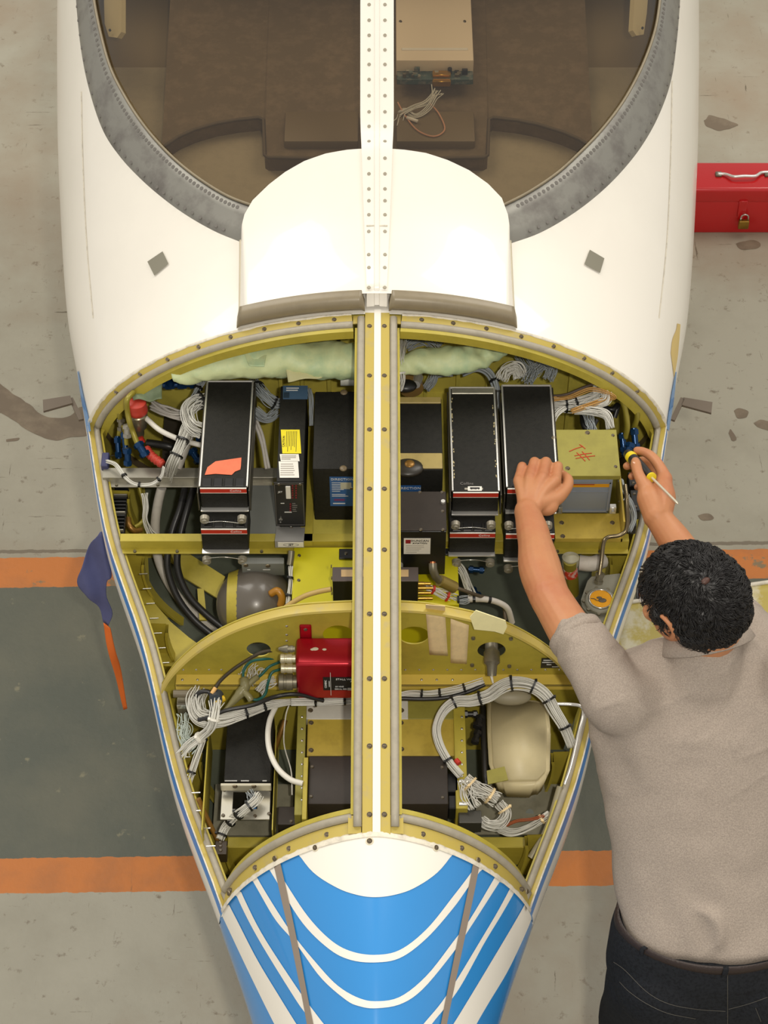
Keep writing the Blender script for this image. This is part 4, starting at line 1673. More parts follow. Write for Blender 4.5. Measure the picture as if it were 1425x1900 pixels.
hose('white_hose', 'plain white hose crossing behind the wiring to the left radio unit', 'hose', [(268, 773, 1.13), (295, 797, 1.13), (325, 812, 1.12), (350, 820, 1.12), (385, 829, 1.12)], .0058, TUBEW)
hose('black_hose', 'short black hose behind the red sleeve', 'hose', [(272, 822, 1.03), (290, 824, 1.03), (312, 828, 1.03), (330, 834, 1.02)], .009, RUB)
bm = strip(az(329, 700, .98), az(320, 900, .92), .05, .02)
obj('dark_duct', bm, mat('dark_duct_paint', (52, 46, 38), .5), None, label='dark vertical duct behind the left wiring', cat='duct')
wires('wire_harness', 'taped white harness coming from the canister to the coiled loom', 'wiring', [(283, 752, 1.100), (305, 762, 1.105), (330, 770, 1.110), (352, 766, 1.110)], .011, 16, SLEEVE, wr=.0028, seed=1)
wires('wire_harness', 'coiled white loom beside the left radio unit', 'wiring', [(382, 742, 1.17), (362, 748, 1.175), (349, 765, 1.17), (356, 790, 1.16), (376, 800, 1.15)], .016, 34, WIREW, ties=(.12,), seed=2, spread=1.1)
wires('wire_harness', 'grey wire bunch rising behind the top left radio corner', 'wiring', [(358, 744, 1.16), (368, 720, 1.17), (377, 700, 1.18)], .008, 16, WIREG, ties=(.5,), seed=3)
wires('wire_harness', 'white laced harness running down to the metal rail', 'wiring', [(352, 786, 1.15), (342, 810, 1.14), (332, 835, 1.13), (322, 858, 1.11), (312, 890, 1.02)], .013, 26, WIREW, ties=(.35, .62), seed=4)
hose('braided_hose', 'dirty white sleeved cable between the harness and the metal rail', 'hose', [(350, 805, 1.10), (338, 838, 1.09), (326, 868, 1.07)], .0135, SLEEVE)
wires('thin_wires', 'thin white wires from the blue plug draped over the metal rail', 'wiring', [(198, 855, 1.07), (215, 862, 1.08), (233, 885, 1.08), (252, 898, 1.07), (280, 898, 1.07), (298, 885, 1.08), (304, 866, 1.1)], .004, 6, WIREW, ties=(.32, .55, .8), wr=.0011, seed=5)
bm = nb()
c_ = az(196, 858, 1.05)
box(bm, (c_.x - .008, c_.y - .02, c_.z - .01), (c_.x + .008, c_.y + .02, c_.z + .012), .002)
obj('blue_plug', bm, mat('blue_plug_plastic', (58, 60, 100), .4), None, label='small blue plug on the left wall', cat='plug')
hose('white_tube', 'long thick white sleeved tube sweeping below the shelf beam', 'hose', [(300, 905, 1.02), (293, 935, .98), (288, 975, .93), (292, 1030, .86), (312, 1080, .82), (345, 1125, .80), (385, 1160, .80), (420, 1190, .80)], .0105, SLEEVE)
hose('black_hose', 'black hose curving under the beam, left of the pair', 'hose', [(345, 895, 1.0), (335, 940, .98), (320, 985, .95), (311, 1030, .92), (313, 1065, .9), (330, 1110, .88), (360, 1150, .87), (395, 1180, .87)], .0078, RUB, rings=(.12, .30))
hose('black_hose', 'black hose curving under the beam, right of the pair', 'hose', [(362, 895, 1.0), (349, 940, .98), (337, 985, .95), (329, 1030, .92), (332, 1065, .9), (350, 1105, .88), (380, 1138, .87), (414, 1166, .87)], .0078, RUB, rings=(.30,))
wires('wire_harness', 'loose bunch of white wires in front of the finned block', 'wiring', [(268, 915, 1.02), (271, 940, 1.0), (270, 965, .98), (281, 995, .95)], .007, 8, WIREW, wr=.0011, seed=6, fray=.01)
hose('bent_tube', 'small bent copper tube next to the finned block', 'pipe', [(238, 962, .98), (240, 975, .98), (250, 985, .97), (262, 983, .96)], .006, BRONZE)
hose('bent_tube', 'olive bent tube above the shelf beam at left', 'pipe', [(258, 900, .98), (265, 930, .98), (270, 955, .98), (262, 970, .97), (250, 978, .97)], .0045, OLT)
wires('wire_harness', 'grey and white wires bunched behind the left radio unit', 'wiring', [(470, 708, 1.16), (485, 728, 1.17), (505, 745, 1.16), (522, 752, 1.15)], .014, 28, WIREG, ties=(.2, .75), seed=7)
wires('wire_harness', 'grey wires hanging between the left radio unit and the narrow unit', 'wiring', [(472, 762, 1.15), (495, 778, 1.14), (515, 765, 1.14)], .012, 24, WIREG, seed=8)
wires('wire_harness', 'two white leads dropping between the radio unit and the narrow unit', 'wiring', [(474, 782, 1.13), (484, 810, 1.12), (491, 840, 1.10), (496, 870, 1.08)], .006, 3, SLEEVE, wr=.0035, seed=9)
wires('wire_harness', 'braided wires squeezed between the narrow unit and the gyro box', 'wiring', [(572, 722, 1.19), (577, 740, 1.19), (576, 765, 1.18), (577, 790, 1.16)], .006, 12, WIREG, seed=10)
wires('wire_harness', 'looped white loom beside the beam above the right gyro box', 'wiring', [(746, 632, 1.27), (742, 655, 1.28), (740, 680, 1.27), (742, 705, 1.25), (738, 722, 1.23)], .012, 26, WIREW, ties=(.62,), tie_m=WIREW, seed=11)
wires('wire_harness', 'white wires fanned out behind the right insulation roll', 'wiring', [(752, 640, 1.21), (778, 628, 1.22), (800, 632, 1.22), (816, 645, 1.21)], .014, 30, WIREG, seed=12, spread=1.2)
wires('wire_harness', 'grey wires falling behind the barcode radio unit', 'wiring', [(840, 690, 1.17), (812, 692, 1.17), (802, 706, 1.16), (790, 722, 1.15)], .011, 24, WIREG, seed=13)
wires('wire_harness', 'arched grey cables between the two right radio units', 'wiring', [(858, 692, 1.17), (885, 683, 1.19), (908, 692, 1.19), (920, 715, 1.18), (922, 745, 1.16), (914, 770, 1.14)], .008, 7, WIREG, ties=(.55, .7), wr=.0028, seed=14)
wires('wire_harness', 'tangle of white wires behind the clean radio unit, left loop', 'wiring', [(932, 705, 1.2), (940, 688, 1.21), (958, 682, 1.21), (966, 700, 1.2)], .012, 26, WIREW, seed=15, spread=1.2)
wires('wire_harness', 'tangle of white wires behind the clean radio unit, middle drop', 'wiring', [(965, 655, 1.2), (975, 672, 1.2), (985, 690, 1.2), (978, 706, 1.2)], .014, 30, WIREG, seed=16, spread=1.2)
wires('wire_harness', 'tangle of white wires behind the clean radio unit, right loop', 'wiring', [(990, 690, 1.2), (1008, 676, 1.2), (1024, 685, 1.2), (1018, 704, 1.19)], .012, 24, WIREG, seed=17, spread=1.2)
wires('wire_harness', 'thick white harness leaving the clean radio unit for the right wall', 'wiring', [(1012, 748, 1.17), (1045, 752, 1.17), (1075, 748, 1.17), (1105, 738, 1.17), (1122, 728, 1.17)], .015, 40, WIREW, ties=(.32, .45), seed=18)
wires('wire_harness', 'coiled white wires at the end of the thick right harness', 'wiring', [(1100, 722, 1.19), (1122, 724, 1.19), (1124, 742, 1.18), (1102, 750, 1.17)], .011, 24, WIREW, seed=19)
wires('wire_harness', 'coloured wires running along the thick right harness', 'wiring', [(1016, 742, 1.19), (1060, 735, 1.19), (1100, 722, 1.2), (1140, 735, 1.19), (1120, 742, 1.18), (1060, 763, 1.18)], .005, 7, mat('ochre_wire', (196, 150, 80), .45), seed=20)
wires('wire_harness', 'white wires curving down onto the olive box', 'wiring', [(1066, 760, 1.17), (1100, 762, 1.17), (1125, 770, 1.17), (1133, 795, 1.15)], .011, 22, WIREW, seed=21)
wires('wire_harness', 'white wires fanning down beside the clean radio unit', 'wiring', [(1048, 756, 1.18), (1033, 768, 1.18), (1024, 785, 1.17), (1020, 800, 1.16)], .006, 10, WIREW, seed=22)
wires('wire_harness', 'grey loop of wires at the back edge of the olive box', 'wiring', [(1090, 768, 1.15), (1094, 782, 1.15), (1098, 800, 1.15)], .011, 16, WIREG, seed=23)
for i, (lab, pts) in enumerate((
        ('black pipe bracket at the rear right corner', [(1115, 752, 1.12), (1135, 760, 1.12), (1146, 752, 1.12), (1140, 775, 1.1)]),
        ('black clip loop behind the olive box', [(1080, 770, 1.14), (1083, 790, 1.14), (1095, 798, 1.14), (1106, 780, 1.14)]))):
    hose('pipe_clip', lab, 'clip', pts, .006, BLK)
hose('black_cable', 'black cable stretched above the thick right harness', 'cable', [(1016, 735, 1.19), (1050, 732, 1.2), (1085, 718, 1.21), (1115, 708, 1.21)], .003, mat('dark_brown_cable', (70, 56, 44), .5))
bm = nb()
tube(bm, [az(611, 628, 1.27), az(611, 640, 1.26), az(612, 650, 1.24)], [.024, .026, .018], 20)
obj('breather_cap', bm, RUB, None, smooth=True, label='round black ribbed cap on the aft bulkhead left of the beam', cat='cap')
bm = nb()
cyl(bm, az(776, 700, 1.19), az(772, 714, 1.20), .011, .009, 16)
obj('chrome_plug', bm, CHROME, None, smooth=True, label='small chrome capped plug between beam and barcode unit', cat='plug')
bm = nb()
cyl(bm, az(762, 706, 1.17), az(764, 722, 1.17), .026, .026, 20)
obj('tan_motor', bm, mat('tan_brown_paint', (140, 110, 60), .45), None, smooth=True, label='tan brown round motor behind the right gyro box', cat='motor')
hose('white_pipe', 'white plastic pipe end behind the left gyro box', 'pipe', [(632, 706, 1.19), (657, 706, 1.19)], .012, mat('pale_pipe', (190, 190, 178), .4))
hose('red_wire', 'small red connector above the insulation roll', 'plug', [(525, 636, 1.26), (534, 636, 1.26)], .0045, RED)

# cables to the right of the yellow box
wires('wire_harness', 'white wires with red tape leaving the gold plugs', 'wiring', [(788, 1088, 1.06), (805, 1095, 1.05), (825, 1104, 1.04), (845, 1112, 1.03)], .010, 14, WIREW, ties=(.3, .75), tie_m=RED, seed=24, taper=lambda u: .6 + .7 * u)
hose('shielded_cable', 'grey sleeved cable bending down behind the bulkhead', 'hose', [(868, 1112, 1.03), (900, 1112, 1.03), (925, 1118, 1.02), (942, 1130, 1.0), (950, 1155, .96)], .0065, SLEEVE, rings=(.1, .35))
wires('wire_harness', 'blue and white wires joining the grey sleeved cable', 'wiring', [(835, 1112, 1.03), (850, 1115, 1.03), (870, 1112, 1.03)], .009, 16, WIREG, ties=(.5,), seed=25)
wires('wire_harness', 'white wires dropping beside the yellow box', 'wiring', [(848, 1046, 1.02), (858, 1062, 1.01), (868, 1085, 1.0), (876, 1105, .99)], .009, 16, WIREW, seed=26)
rt = root('angle_connector', 'steel elbow connector standing on the relay box cable', 'plug', az(806, 1070, 1.14))
bm = nb()
tube(bm, spline([az(803, 1045, 1.17), az(804, 1058, 1.16), az(810, 1072, 1.14), (az(822, 1080, 1.12))], 12), .0085, 12)
obj('elbow', bm, DULL, rt, smooth=True)
bm = nb()
tube(bm, [az(816, 1077, 1.13), az(843, 1090, 1.10)], .0125, 16)
obj('backshell', bm, mat('olive_brass', (160, 140, 78), .35, metal=.5), rt, smooth=True)
bm = nb()
cyl(bm, az(803, 1042, 1.172), az(803, 1048, 1.168), .006, .006, 10)
obj('copper_tip', bm, mat('copper', (190, 110, 70), .3, metal=.8), rt, smooth=True)
hose('brown_cable', 'thick brown cable loop behind the relay box plugs', 'cable', [(840, 1088, 1.09), (862, 1096, 1.08), (884, 1104, 1.05), (930, 1120, .98), (938, 1150, .95)], .0038, mat('brown_cable_skin', (92, 80, 62), .5))
hose('tan_hose', 'tan sleeved cable arching over the yellow box', 'hose', [(615, 1093, 1.09), (590, 1098, 1.08), (565, 1106, 1.07), (540, 1120, 1.05), (520, 1135, 1.03)], .0055, mat('tan_sleeve', (200, 170, 104), .5))
wires('wire_harness', 'white wires held along the left side of the yellow box', 'wiring', [(540, 1050, 1.05), (539, 1070, 1.04), (537, 1100, 1.03), (534, 1122, 1.02)], .0045, 6, WIREW, ties=(.4, .75), seed=27)
hose('steel_spring', 'small steel coil fitting beside the yellow box corner', 'pipe fitting', [(541, 1022, 1.07), (540, 1035, 1.06), (538, 1048, 1.05)], .007, DULL)
# fuel cap housing
P0 = az(1112, 1118, .99)
rt = root('cap_housing', 'bolted grey housing with an orange yellow round cap', 'pump', P0)
bm = nb()
q = [(1090, 1078), (1097, 1070), (1150, 1064), (1156, 1072), (1148, 1140), (1133, 1158), (1100, 1150), (1080, 1125), (1078, 1112)]
bm.faces.new([bm.verts.new(az(x, y, .99)) for x, y in q])
thick(bm, .03)
obj('housing', bm, mat('cast_grey', (136, 134, 120), .45, metal=.2, var=.1, vs=30), rt)
bm = nb()
rr = .034
c_ = az(1114, 1117, .995)
tube(bm, [c_, c_ + Vector((0, 0, .006)), c_ + Vector((0, 0, .009))], [rr * .98, rr * .98, rr * .9], 40)
obj('flange_ring', bm, mat('cast_grey', (136, 134, 120)), rt, smooth=True)
bm = nb()
tube(bm, [c_ + Vector((rr * .72 * math.cos(t), rr * .72 * math.sin(t), .011)) for t in np.linspace(0, 2 * PI, 41)], .0018, 6)
obj('cap_ring', bm, STEEL, rt, smooth='all')
bm = nb()
cyl(bm, c_ + Vector((0, 0, .004)), c_ + Vector((0, 0, .0105)), rr * .7, rr * .7, 36)
obj('cap', bm, mat('signal_yellow', (226, 158, 18), .4, var=.08, vs=40), rt, smooth=True)
bm = nb()
ball(bm, c_ + Vector((.003, -.004, .011)), .0075, 1.2, .8, .25, 12)
ball(bm, c_ + Vector((-.003, .003, .011)), .005, 1.2, .7, .25, 12)
tube(bm, spline([c_ + Vector((-.021, .001, .0112)), c_ + Vector((-.014, 0, .0115)), c_ + Vector((-.008, -.005, .0115)), c_ + Vector((0, -.004, .0115))], 12), .0008, 5)
obj('cap_catch', bm, mat('catch_grey', (92, 84, 70), .5), rt, smooth='all')
BH = shared('bolt', cyl(nb(), (0, 0, 0), (0, 0, .004), .0042, .0038, 12), DULL)
for i in range(9):
    t = R(20 + 40 * i)
    inst('bolt', BH, rt, Matrix.Translation(c_ + Vector((rr * .93 * math.cos(t) * 1.1, rr * .93 * math.sin(t) * 1.1, .002))))
hose('hydraulic_pipe', 'bent steel pipe rising from the cap housing along the rail', 'pipe', [(1112, 1068, 1.06), (1116, 1040, 1.08), (1120, 1008, 1.10), (1128, 997, 1.105), (1150, 993, 1.11), (1163, 980, 1.12), (1164, 940, 1.14), (1160, 900, 1.15)], .0044, mat('dark_steel_pipe', (120, 108, 84), .25, metal=.8))
rt = root('filler_neck', 'grey pipe elbow with a red and white banded sleeve', 'pipe', az(1058, 1050, 1.0))
bm = nb()
tube(bm, spline([az(1062, 1100, .92), az(1061, 1075, .97), az(1058, 1055, 1.01), az(1058, 1040, 1.04)], 12), .0145, 18)
obj('neck', bm, OLT, rt, smooth=True)
bm = nb()
tube(bm, [az(1059, 1066, .99), az(1058, 1052, 1.015)], .0155, 18)
obj('banded_sleeve', bm, mat('red_white_band', (206, 60, 36), .4, rgb2=(230, 224, 214), vs=70), rt, smooth=True)
bm = nb()
tube(bm, [az(1058, 1046, 1.02), az(1059, 1034, 1.04), az(1059, 1031, 1.042)], [.018, .0185, .012], 20)
obj('neck_cap', bm, mat('grey_plastic_cap', (168, 164, 140), .4), rt, smooth=True)
hose('wrapped_duct', 'white wrapped duct lying under the shelf beam at right', 'duct', [(1075, 1044, 1.0), (1098, 1046, 1.0), (1118, 1040, .99)], .017, SLEEVE)
hose('wrapped_duct', 'short white duct end beside the wrapped duct', 'duct', [(1105, 1034, .985), (1120, 1042, .985)], .012, SLEEVE)
# dark cluster below the right hand
for i, (lab, px, py, w_, h_) in enumerate((('black relay under the fingers of the right hand', 1172, 905, .02, .02), ('black relay below the right palm', 1176, 945, .018, .03), ('black relay lowest beside the right rail', 1170, 975, .018, .025))):
    c_ = az(px, py, 1.05)
    rt = root('relay', lab, 'relay', c_)
    bm = nb()
    box(bm, (c_.x - w_ / 2, c_.y - h_, c_.z), (c_.x + w_ / 2, c_.y + h_, c_.z + .03), .002)
    obj('case', bm, BLK, rt)
    for k in (-1, 1):
        inst('terminal_screw', SCREWB, rt, Matrix.Translation(c_ + Vector((0, k * h_ * .6, .03))))
wires('wire_harness', 'thin wires running past the relays by the right rail', 'wiring', [(1152, 890, 1.12), (1158, 915, 1.11), (1170, 935, 1.11), (1176, 960, 1.1), (1168, 985, 1.1)], .006, 7, WIREG, ties=(.3,), seed=29)
hose('bonding_lead', 'silver bonding lead beside the olive box', 'cable', [(1150, 932, 1.1), (1157, 925, 1.1), (1166, 918, 1.1)], .004, STEEL)

# ------------------------------------------------------------------ arched bulkhead between upper and lower bay
YB = -.30
ARCH = [(300, 1268), (315, 1243), (335, 1220), (370, 1190), (420, 1160), (480, 1137), (545, 1122), (620, 1116), (697, 1114), (780, 1117), (850, 1128), (910, 1143), (965, 1166), (1015, 1197), (1050, 1230), (1075, 1258), (1088, 1272)]
AW = spline([ay(x, y, YB) for x, y in ARCH], 80)


def plate_holes(name, outline, holes, th, M, m, parent):
    cu = bpy.data.curves.new('tmp', 'CURVE')
    cu.dimensions = '2D'
    cu.fill_mode = 'BOTH'
    cu.extrude = th / 2
    for loop in [outline] + holes:
        sp = cu.splines.new('POLY')
        sp.points.add(len(loop) - 1)
        for i, (x, y) in enumerate(loop): sp.points[i].co = (x, y, 0, 1)
        sp.use_cyclic_u = True
    to = bpy.data.objects.new('tmp', cu)
    COL.objects.link(to)
    dg = bpy.context.evaluated_depsgraph_get()
    me = bpy.data.meshes.new_from_object(to.evaluated_get(dg))
    bpy.data.objects.remove(to)
    me.name = name
    me.materials.clear()
    me.materials.append(m)
    return inst(name, me, parent, M)


out = [(p.x, p.z) for p in AW] + [(.36, .64), (-.39, .64)]
holes = []
for px, py, rx, rz in ((480, 1204, .024, .024), (628, 1177, .031, .031), (768, 1178, .030, .029), (912, 1206, .028, .028)):
    c_ = ay(px, py, YB)
    holes.append([(c_.x + rx * math.cos(t), c_.z + rz * math.sin(t)) for t in np.linspace(0, 2 * PI, 33)[:-1]])
plate_holes('arched_bulkhead', out, holes, .003, Matrix.Translation((0, YB, 0)) @ FRONT, YEL, plane)
bm = nb()
rows = []
for p in AW:
    c_ = Vector((CX, YB, .95))
    d = (p - c_).normalized()
    rows.append([p + Vector((0, 0, -.003)), p + Vector((0, -.006, .0005)), p + Vector((0, -.022, -.0005)), p + Vector((0, -.024, -.003)) - d * .002, p + Vector((0, -.022, -.004)) - d * .001])
grid(bm, rows)
obj('arch_flange', bm, YELF, plane, smooth=True)
zl = ay(700, 1252, YB - .002).z
bm = nb()
box(bm, (ay(327, 1250, YB).x, YB - .028, zl - .004), (ay(1085, 1250, YB).x, YB, zl), .001)
box(bm, (ay(327, 1250, YB).x, YB - .028, zl - .016), (ay(1085, 1250, YB).x, YB - .025, zl), .001)
obj('bulkhead_angle', bm, mat('bright_ochre_angle', (218, 192, 88), .4), plane)
rp_ = [(x, 1243) for x in (340, 364, 388, 411)] + [(x, 1243) for x in range(752, 1080, 26)] + [(532, y) for y in (1162, 1178, 1189, 1199)]
for px, py in rp_:
    inst('bulkhead_rivet', RIVET, plane, at(ay(px, py, YB - .0015), FRONT))
for px, py in ((340, 1257), (368, 1257), (782, 1257), (810, 1257), (839, 1257)):
    inst('bulkhead_rivet', RIVET, plane, at((ay(px, py, YB).x, YB - .014, zl), TOPF))
for px, py in ((878, 1183), (948, 1184), (876, 1233), (945, 1235)):
    inst('bulkhead_bolt', BH, plane, at(ay(px, py, YB - .0015), FRONT))
    bm = nb()
# plug through the bulkhead
c_ = ay(912, 1204, YB)
rt = root('bulkhead_plug', 'steel plug sticking out of the right hole of the arched bulkhead', 'plug', c_)
bm = nb()
tube(bm, [c_ + Vector((0, .02, .004)), c_ + Vector((0, -.005, .002)), c_ + Vector((0, -.008, 0)), c_ + Vector((0, -.03, -.006)), c_ + Vector((0, -.033, -.01)), c_ + Vector((0, -.05, -.022))], [.013, .013, .016, .016, .011, .009], 16)
obj('plug_shell', bm, DULL, rt, smooth=True)
bm = nb()
cyl(bm, c_ + Vector((0, .022, 0)), c_ + Vector((0, .026, 0)), .034, .034, 24)
obj('plug_seat', bm, BLK, rt)
hose('white_lead', 'pair of thin white leads dropping from the steel plug', 'cable', [(911, 1226, 1.08), (909, 1245, 1.07), (915, 1268, 1.06), (912, 1246, 1.07), (914, 1228, 1.08)], .0018, TUBEW, n=6)


def tape_on(name, label, q, m, y=YB - .0022, amp=.001):
    bm = nb()
    c = [ay(px, py, y) for px, py in q]
    rows = []
    for i in range(9):
        r = []
        for j in range(5):
            u, v = i / 8, j / 4
            p = c[0] * (1 - u) * (1 - v) + c[1] * (1 - u) * v + c[2] * u * v + c[3] * u * (1 - v)
            r.append(p + Vector((0, -abs(mnoise.noise(p * 60)) * amp, 0)))
        rows.append(r)
    grid(bm, rows)
    thick(bm, .0006)
    return obj(name, bm, m, None, smooth='all', label=label, cat='tape', org=None)


tape_on('masking_tape', 'strip of masking tape nearest the beam on the arched bulkhead', [(790, 1135), (826, 1140), (831, 1217), (797, 1215)], TAPE)
tape_on('masking_tape', 'second strip of masking tape on the arched bulkhead, set a little lower', [(836, 1148), (870, 1160), (866, 1232), (836, 1230)], TAPE)
bm = nb()
q = [(872, 1145), (883, 1133), (938, 1152), (941, 1163), (934, 1177), (918, 1172), (880, 1168)]
bm.faces.new([bm.verts.new(ay(x, y, YB - .027)) for x, y in q])
thick(bm, .002)
obj('cream_tape', bm, TAPEY, None, label='torn cream tape stuck over the arch edge near the elbow', cat='tape')
bm = nb()
q = [(790, 1121), (826, 1124), (826, 1140), (790, 1135)]
c_ = [ay(x, y, YB - .0245) for x, y in q[:2]] + [ay(x, y, YB - .003) for x, y in q[2:]]
bm.faces.new([bm.verts.new(p) for p in c_])
thick(bm, .001)
obj('masking_tape', bm, TAPE, None, label='folded end of masking tape over the arch flange', cat='tape')
c0, c1 = ay(1003, 1239, YB - .003), ay(1040, 1221, YB - .003)
rt = root('name_plate', 'small black nameplate at the right end of the arched bulkhead', 'label', (c0.x, c0.y, c0.z))
bm = nb()
box(bm, (c0.x, c0.y - .001, c0.z), (c1.x, c0.y, c1.z))
obj('plate', bm, BLK, rt)
bm = nb()
for i, (a, b) in enumerate(((.1, .9), (.05, .95), (.3, .55), (.6, .95))):
    z = c1.z - (c1.z - c0.z) * (.18 + .22 * i)
    box(bm, (c0.x + (c1.x - c0.x) * a, c0.y - .0016, z - .0012), (c0.x + (c1.x - c0.x) * b, c0.y - .001, z + .0012))
obj('plate_print', bm, INKW, rt)

# ------------------------------------------------------------------ red anodised box
zt = ay(650, 1181, YB - .005).z
BR = Bx(548, 744, 1233, zt, 1181, 1298)
rt = root('warning_box', 'red anodised stall warning box under the centre beam', 'electronics', BR.base())
bm = nb()
box(bm, (BR.x0, BR.y0, BR.z0), (BR.x1, BR.y1, BR.z1), .008, 4)
obj('case', bm, REDA, rt, smooth=True)
bm = nb()
c_ = ay(567, 1170, YB - .004)
box(bm, (c_.x - .0115, c_.y - .001, BR.z1 - .01), (c_.x + .0115, c_.y + .002, ay(567, 1157, YB).z), .003, 2)
tb = obj('mounting_tab', bm, REDA, rt)
inst('tab_screw', SCREWB, rt, at(ay(567, 1168, YB - .005), FRONT))
label_front(BR, 600, 1256, 700, 1280, INK, rt, 'nameplate', e=.0004)
text('CONRAC', .0062, at(BR.front(604.5, 1268, .0016), FRONT @ Matrix.Rotation(R(90), 4, 'Z')), INKW, rt)
text('CORPORATION', .0028, at(BR.front(611, 1268, .0016), FRONT @ Matrix.Rotation(R(90), 4, 'Z')), INKW, rt)
bars_front(BR, 613.5, 1257, 614.2, 1279, 1, INKW, rt, 'nameplate_line', fill=1.9, e=.0014)
text('STALL WARNING', .0072, at(BR.front(623, 1259.5, .0016), FRONT), INKW, rt, align='LEFT')
text('AMPL', .006, at(BR.front(650, 1263.5, .0016), FRONT), INKW, rt, align='LEFT')
text('28 VDC', .005, at(BR.front(622, 1273, .0016), FRONT), INKW, rt, align='LEFT')
text('SERIAL NO.', .005, at(BR.front(621, 1277.5, .0016), FRONT), INKW, rt, align='LEFT')
label_front(BR, 645, 1275, 662, 1279.5, mat('stamp_grey', (170, 166, 160), .4), rt, 'serial_field', e=.0014)
bm = nb()
for px, py, rx in ((585, 1204, .0042), (580, 1205, .003), (602, 1205, .0028)):
    ball(bm, BR.top(px, py, .0002), rx, 1.6, 1, .12, 10)
obj('paint_chip', bm, mat('bare_chip', (214, 206, 180), .4), rt, smooth='all')
for i, (py, r_, L, m_) in enumerate(((1204, .007, .016, DULL), (1222, .0095, .030, mat('nickel', (206, 196, 166), .3, metal=.6)), (1240, .0095, .030, mat('nickel', (206, 196, 166))), (1265, .0165, .036, DULL))):
    p = ay(548, py, BR.y0 + .012)
    bm = nb()
    p0 = Vector((BR.x0, p.y, p.z))
    d = Vector((-1, 0, 0))
    prof = [(0, .8), (.2, .8), (.22, 1), (.55, 1), (.57, .9), (.7, .9), (.72, 1), (.95, 1), (1, .7)]
    tube(bm, [p0 + d * L * t for t, r in prof], [r_ * r for t, r in prof], 18)
    obj('connector', bm, m_, rt, smooth=True)
bm = nb()
p = ay(534, 1204, BR.y0 + .012)
tube(bm, [p, p + Vector((-.008, 0, 0)), p + Vector((-.018, 0, 0))], [.009, .007, .003], 12)
obj('connector', bm, DULL, rt, smooth=True)
for i, (lab, pts, r_, m_) in enumerate((
        ('black cable from the red box curling down to the left', [(530, 1205, 1.12), (505, 1207, 1.13), (480, 1213, 1.13), (440, 1237, 1.12), (410, 1262, 1.1), (395, 1285, 1.09)], .0036, mat('dark_olive_cable', (62, 54, 40), .4)),
        ('upper teal wire looping out of the red box', [(520, 1221, 1.1), (490, 1223, 1.11), (465, 1228, 1.11), (452, 1245, 1.1), (452, 1262, 1.09)], .0028, TEAL),
        ('middle teal wire looping out of the red box', [(520, 1228, 1.1), (500, 1237, 1.1), (485, 1252, 1.09), (465, 1268, 1.09), (455, 1280, 1.08)], .0028, TEAL),
        ('lower teal wire looping out of the red box', [(520, 1242, 1.09), (505, 1248, 1.09), (498, 1265, 1.08), (492, 1288, 1.08), (478, 1298, 1.07), (463, 1296, 1.07)], .0028, TEAL))):
    hose('signal_cable', lab, 'cable', pts, r_, m_, n=8)
rt = root('cable_joint', 'translucent sleeved joint where the teal wires meet', 'cable joint', az(452, 1270, 1.09))
JM = mat('amber_sleeve', (128, 122, 84), .3)
bm = nb()
tube(bm, spline([az(453, 1258, 1.1), az(455, 1274, 1.095), az(447, 1285, 1.09), az(432, 1302, 1.08), az(412, 1322, 1.07)], 20), [.008, .009, .010, .011, .011, .010, .010, .011, .011, .010, .0105, .0095, .0085, .008, .007, .006, .005, .004, .0035, .003], 12)
obj('sleeve', bm, JM, rt, smooth='all')
bm = nb()
tube(bm, spline([az(452, 1282, 1.095), az(462, 1293, 1.09), az(466, 1300, 1.085)], 8), .0065, 10)
tube(bm, spline([az(455, 1276, 1.095), az(470, 1262, 1.1), az(478, 1256, 1.1)], 8), .006, 10)
obj('branch', bm, JM, rt, smooth='all')
bm = nb()
tube(bm, [az(393, 1287, 1.1), az(400, 1276, 1.105)], .0042, 10)
obj('tan_tag', bm, mat('tan_tag', (226, 178, 110), .5), None, label='short tan sleeve on the black cable', cat='tag')

# ------------------------------------------------------------------ lower bay
B13 = Bx(415, 502, 1450, 1.0, 1312, 1452)
rt = root('black_unit', 'tall black box left in the lower bay standing behind a bright bracket', 'avionics', B13.base())
bm = nb()
box(bm, (B13.x0, B13.y0, .88), (B13.x1, B13.y1, 1.0), .003, 2)
obj('case', bm, BLACK, rt, smooth=True)
bm = nb()
for xa, xb in ((417, 440), (447, 462), (487, 495)):
    p, q = B13.top(xa, 1449.5), B13.top(xb, 1449.5)
    box(bm, (p.x, p.y - .001, 1.0), (q.x, p.y + .0015, 1.0012))
obj('worn_edge', bm, STEEL, rt)
B14 = Bx(409, 503, 1456, 1.0, 1452, 1466)
rt = root('mounting_bracket', 'bright metal bracket with a slotted window in front of the tall black box', 'bracket', (B14.cx, B14.y0, .9))
bm = nb()
box(bm, (B14.x0, B14.y0 - .002, B14.z0), (B14.x1, B14.y0 + .004, 1.0), .001)
obj('front_bar', bm, mat('cream_metal', (196, 190, 168), .35, metal=.3), rt)
zb2 = .965
pa, pb_ = az(409, 1521, zb2), az(502, 1468, zb2)
out = [(pa.x, pa.y), (pb_.x, pa.y), (pb_.x, pb_.y), (pa.x, pb_.y)]
w0, w1 = az(431, 1502, zb2), az(479, 1469, zb2)
plate_holes('slotted_plate', out, [[(w0.x, w0.y), (w1.x, w0.y), (w1.x, w1.y), (w0.x, w1.y)]], .003, Matrix.Translation((0, 0, zb2)), mat('satin_alu', (196, 192, 178), .28, metal=.6), rt)
for px, py in ((416, 1466), (500, 1466), (414, 1513), (499, 1510), (473, 1514)):
    inst('bracket_screw', SCREWB, rt, at(az(px, py, zb2 + .002), TOPF))
for px, py in ((436, 1459), (471, 1459)):
    p = ay(px, py, B14.y0 - .002)
    inst('bracket_screw', SCREW, rt, at(p, FRONT))
bm = nb()
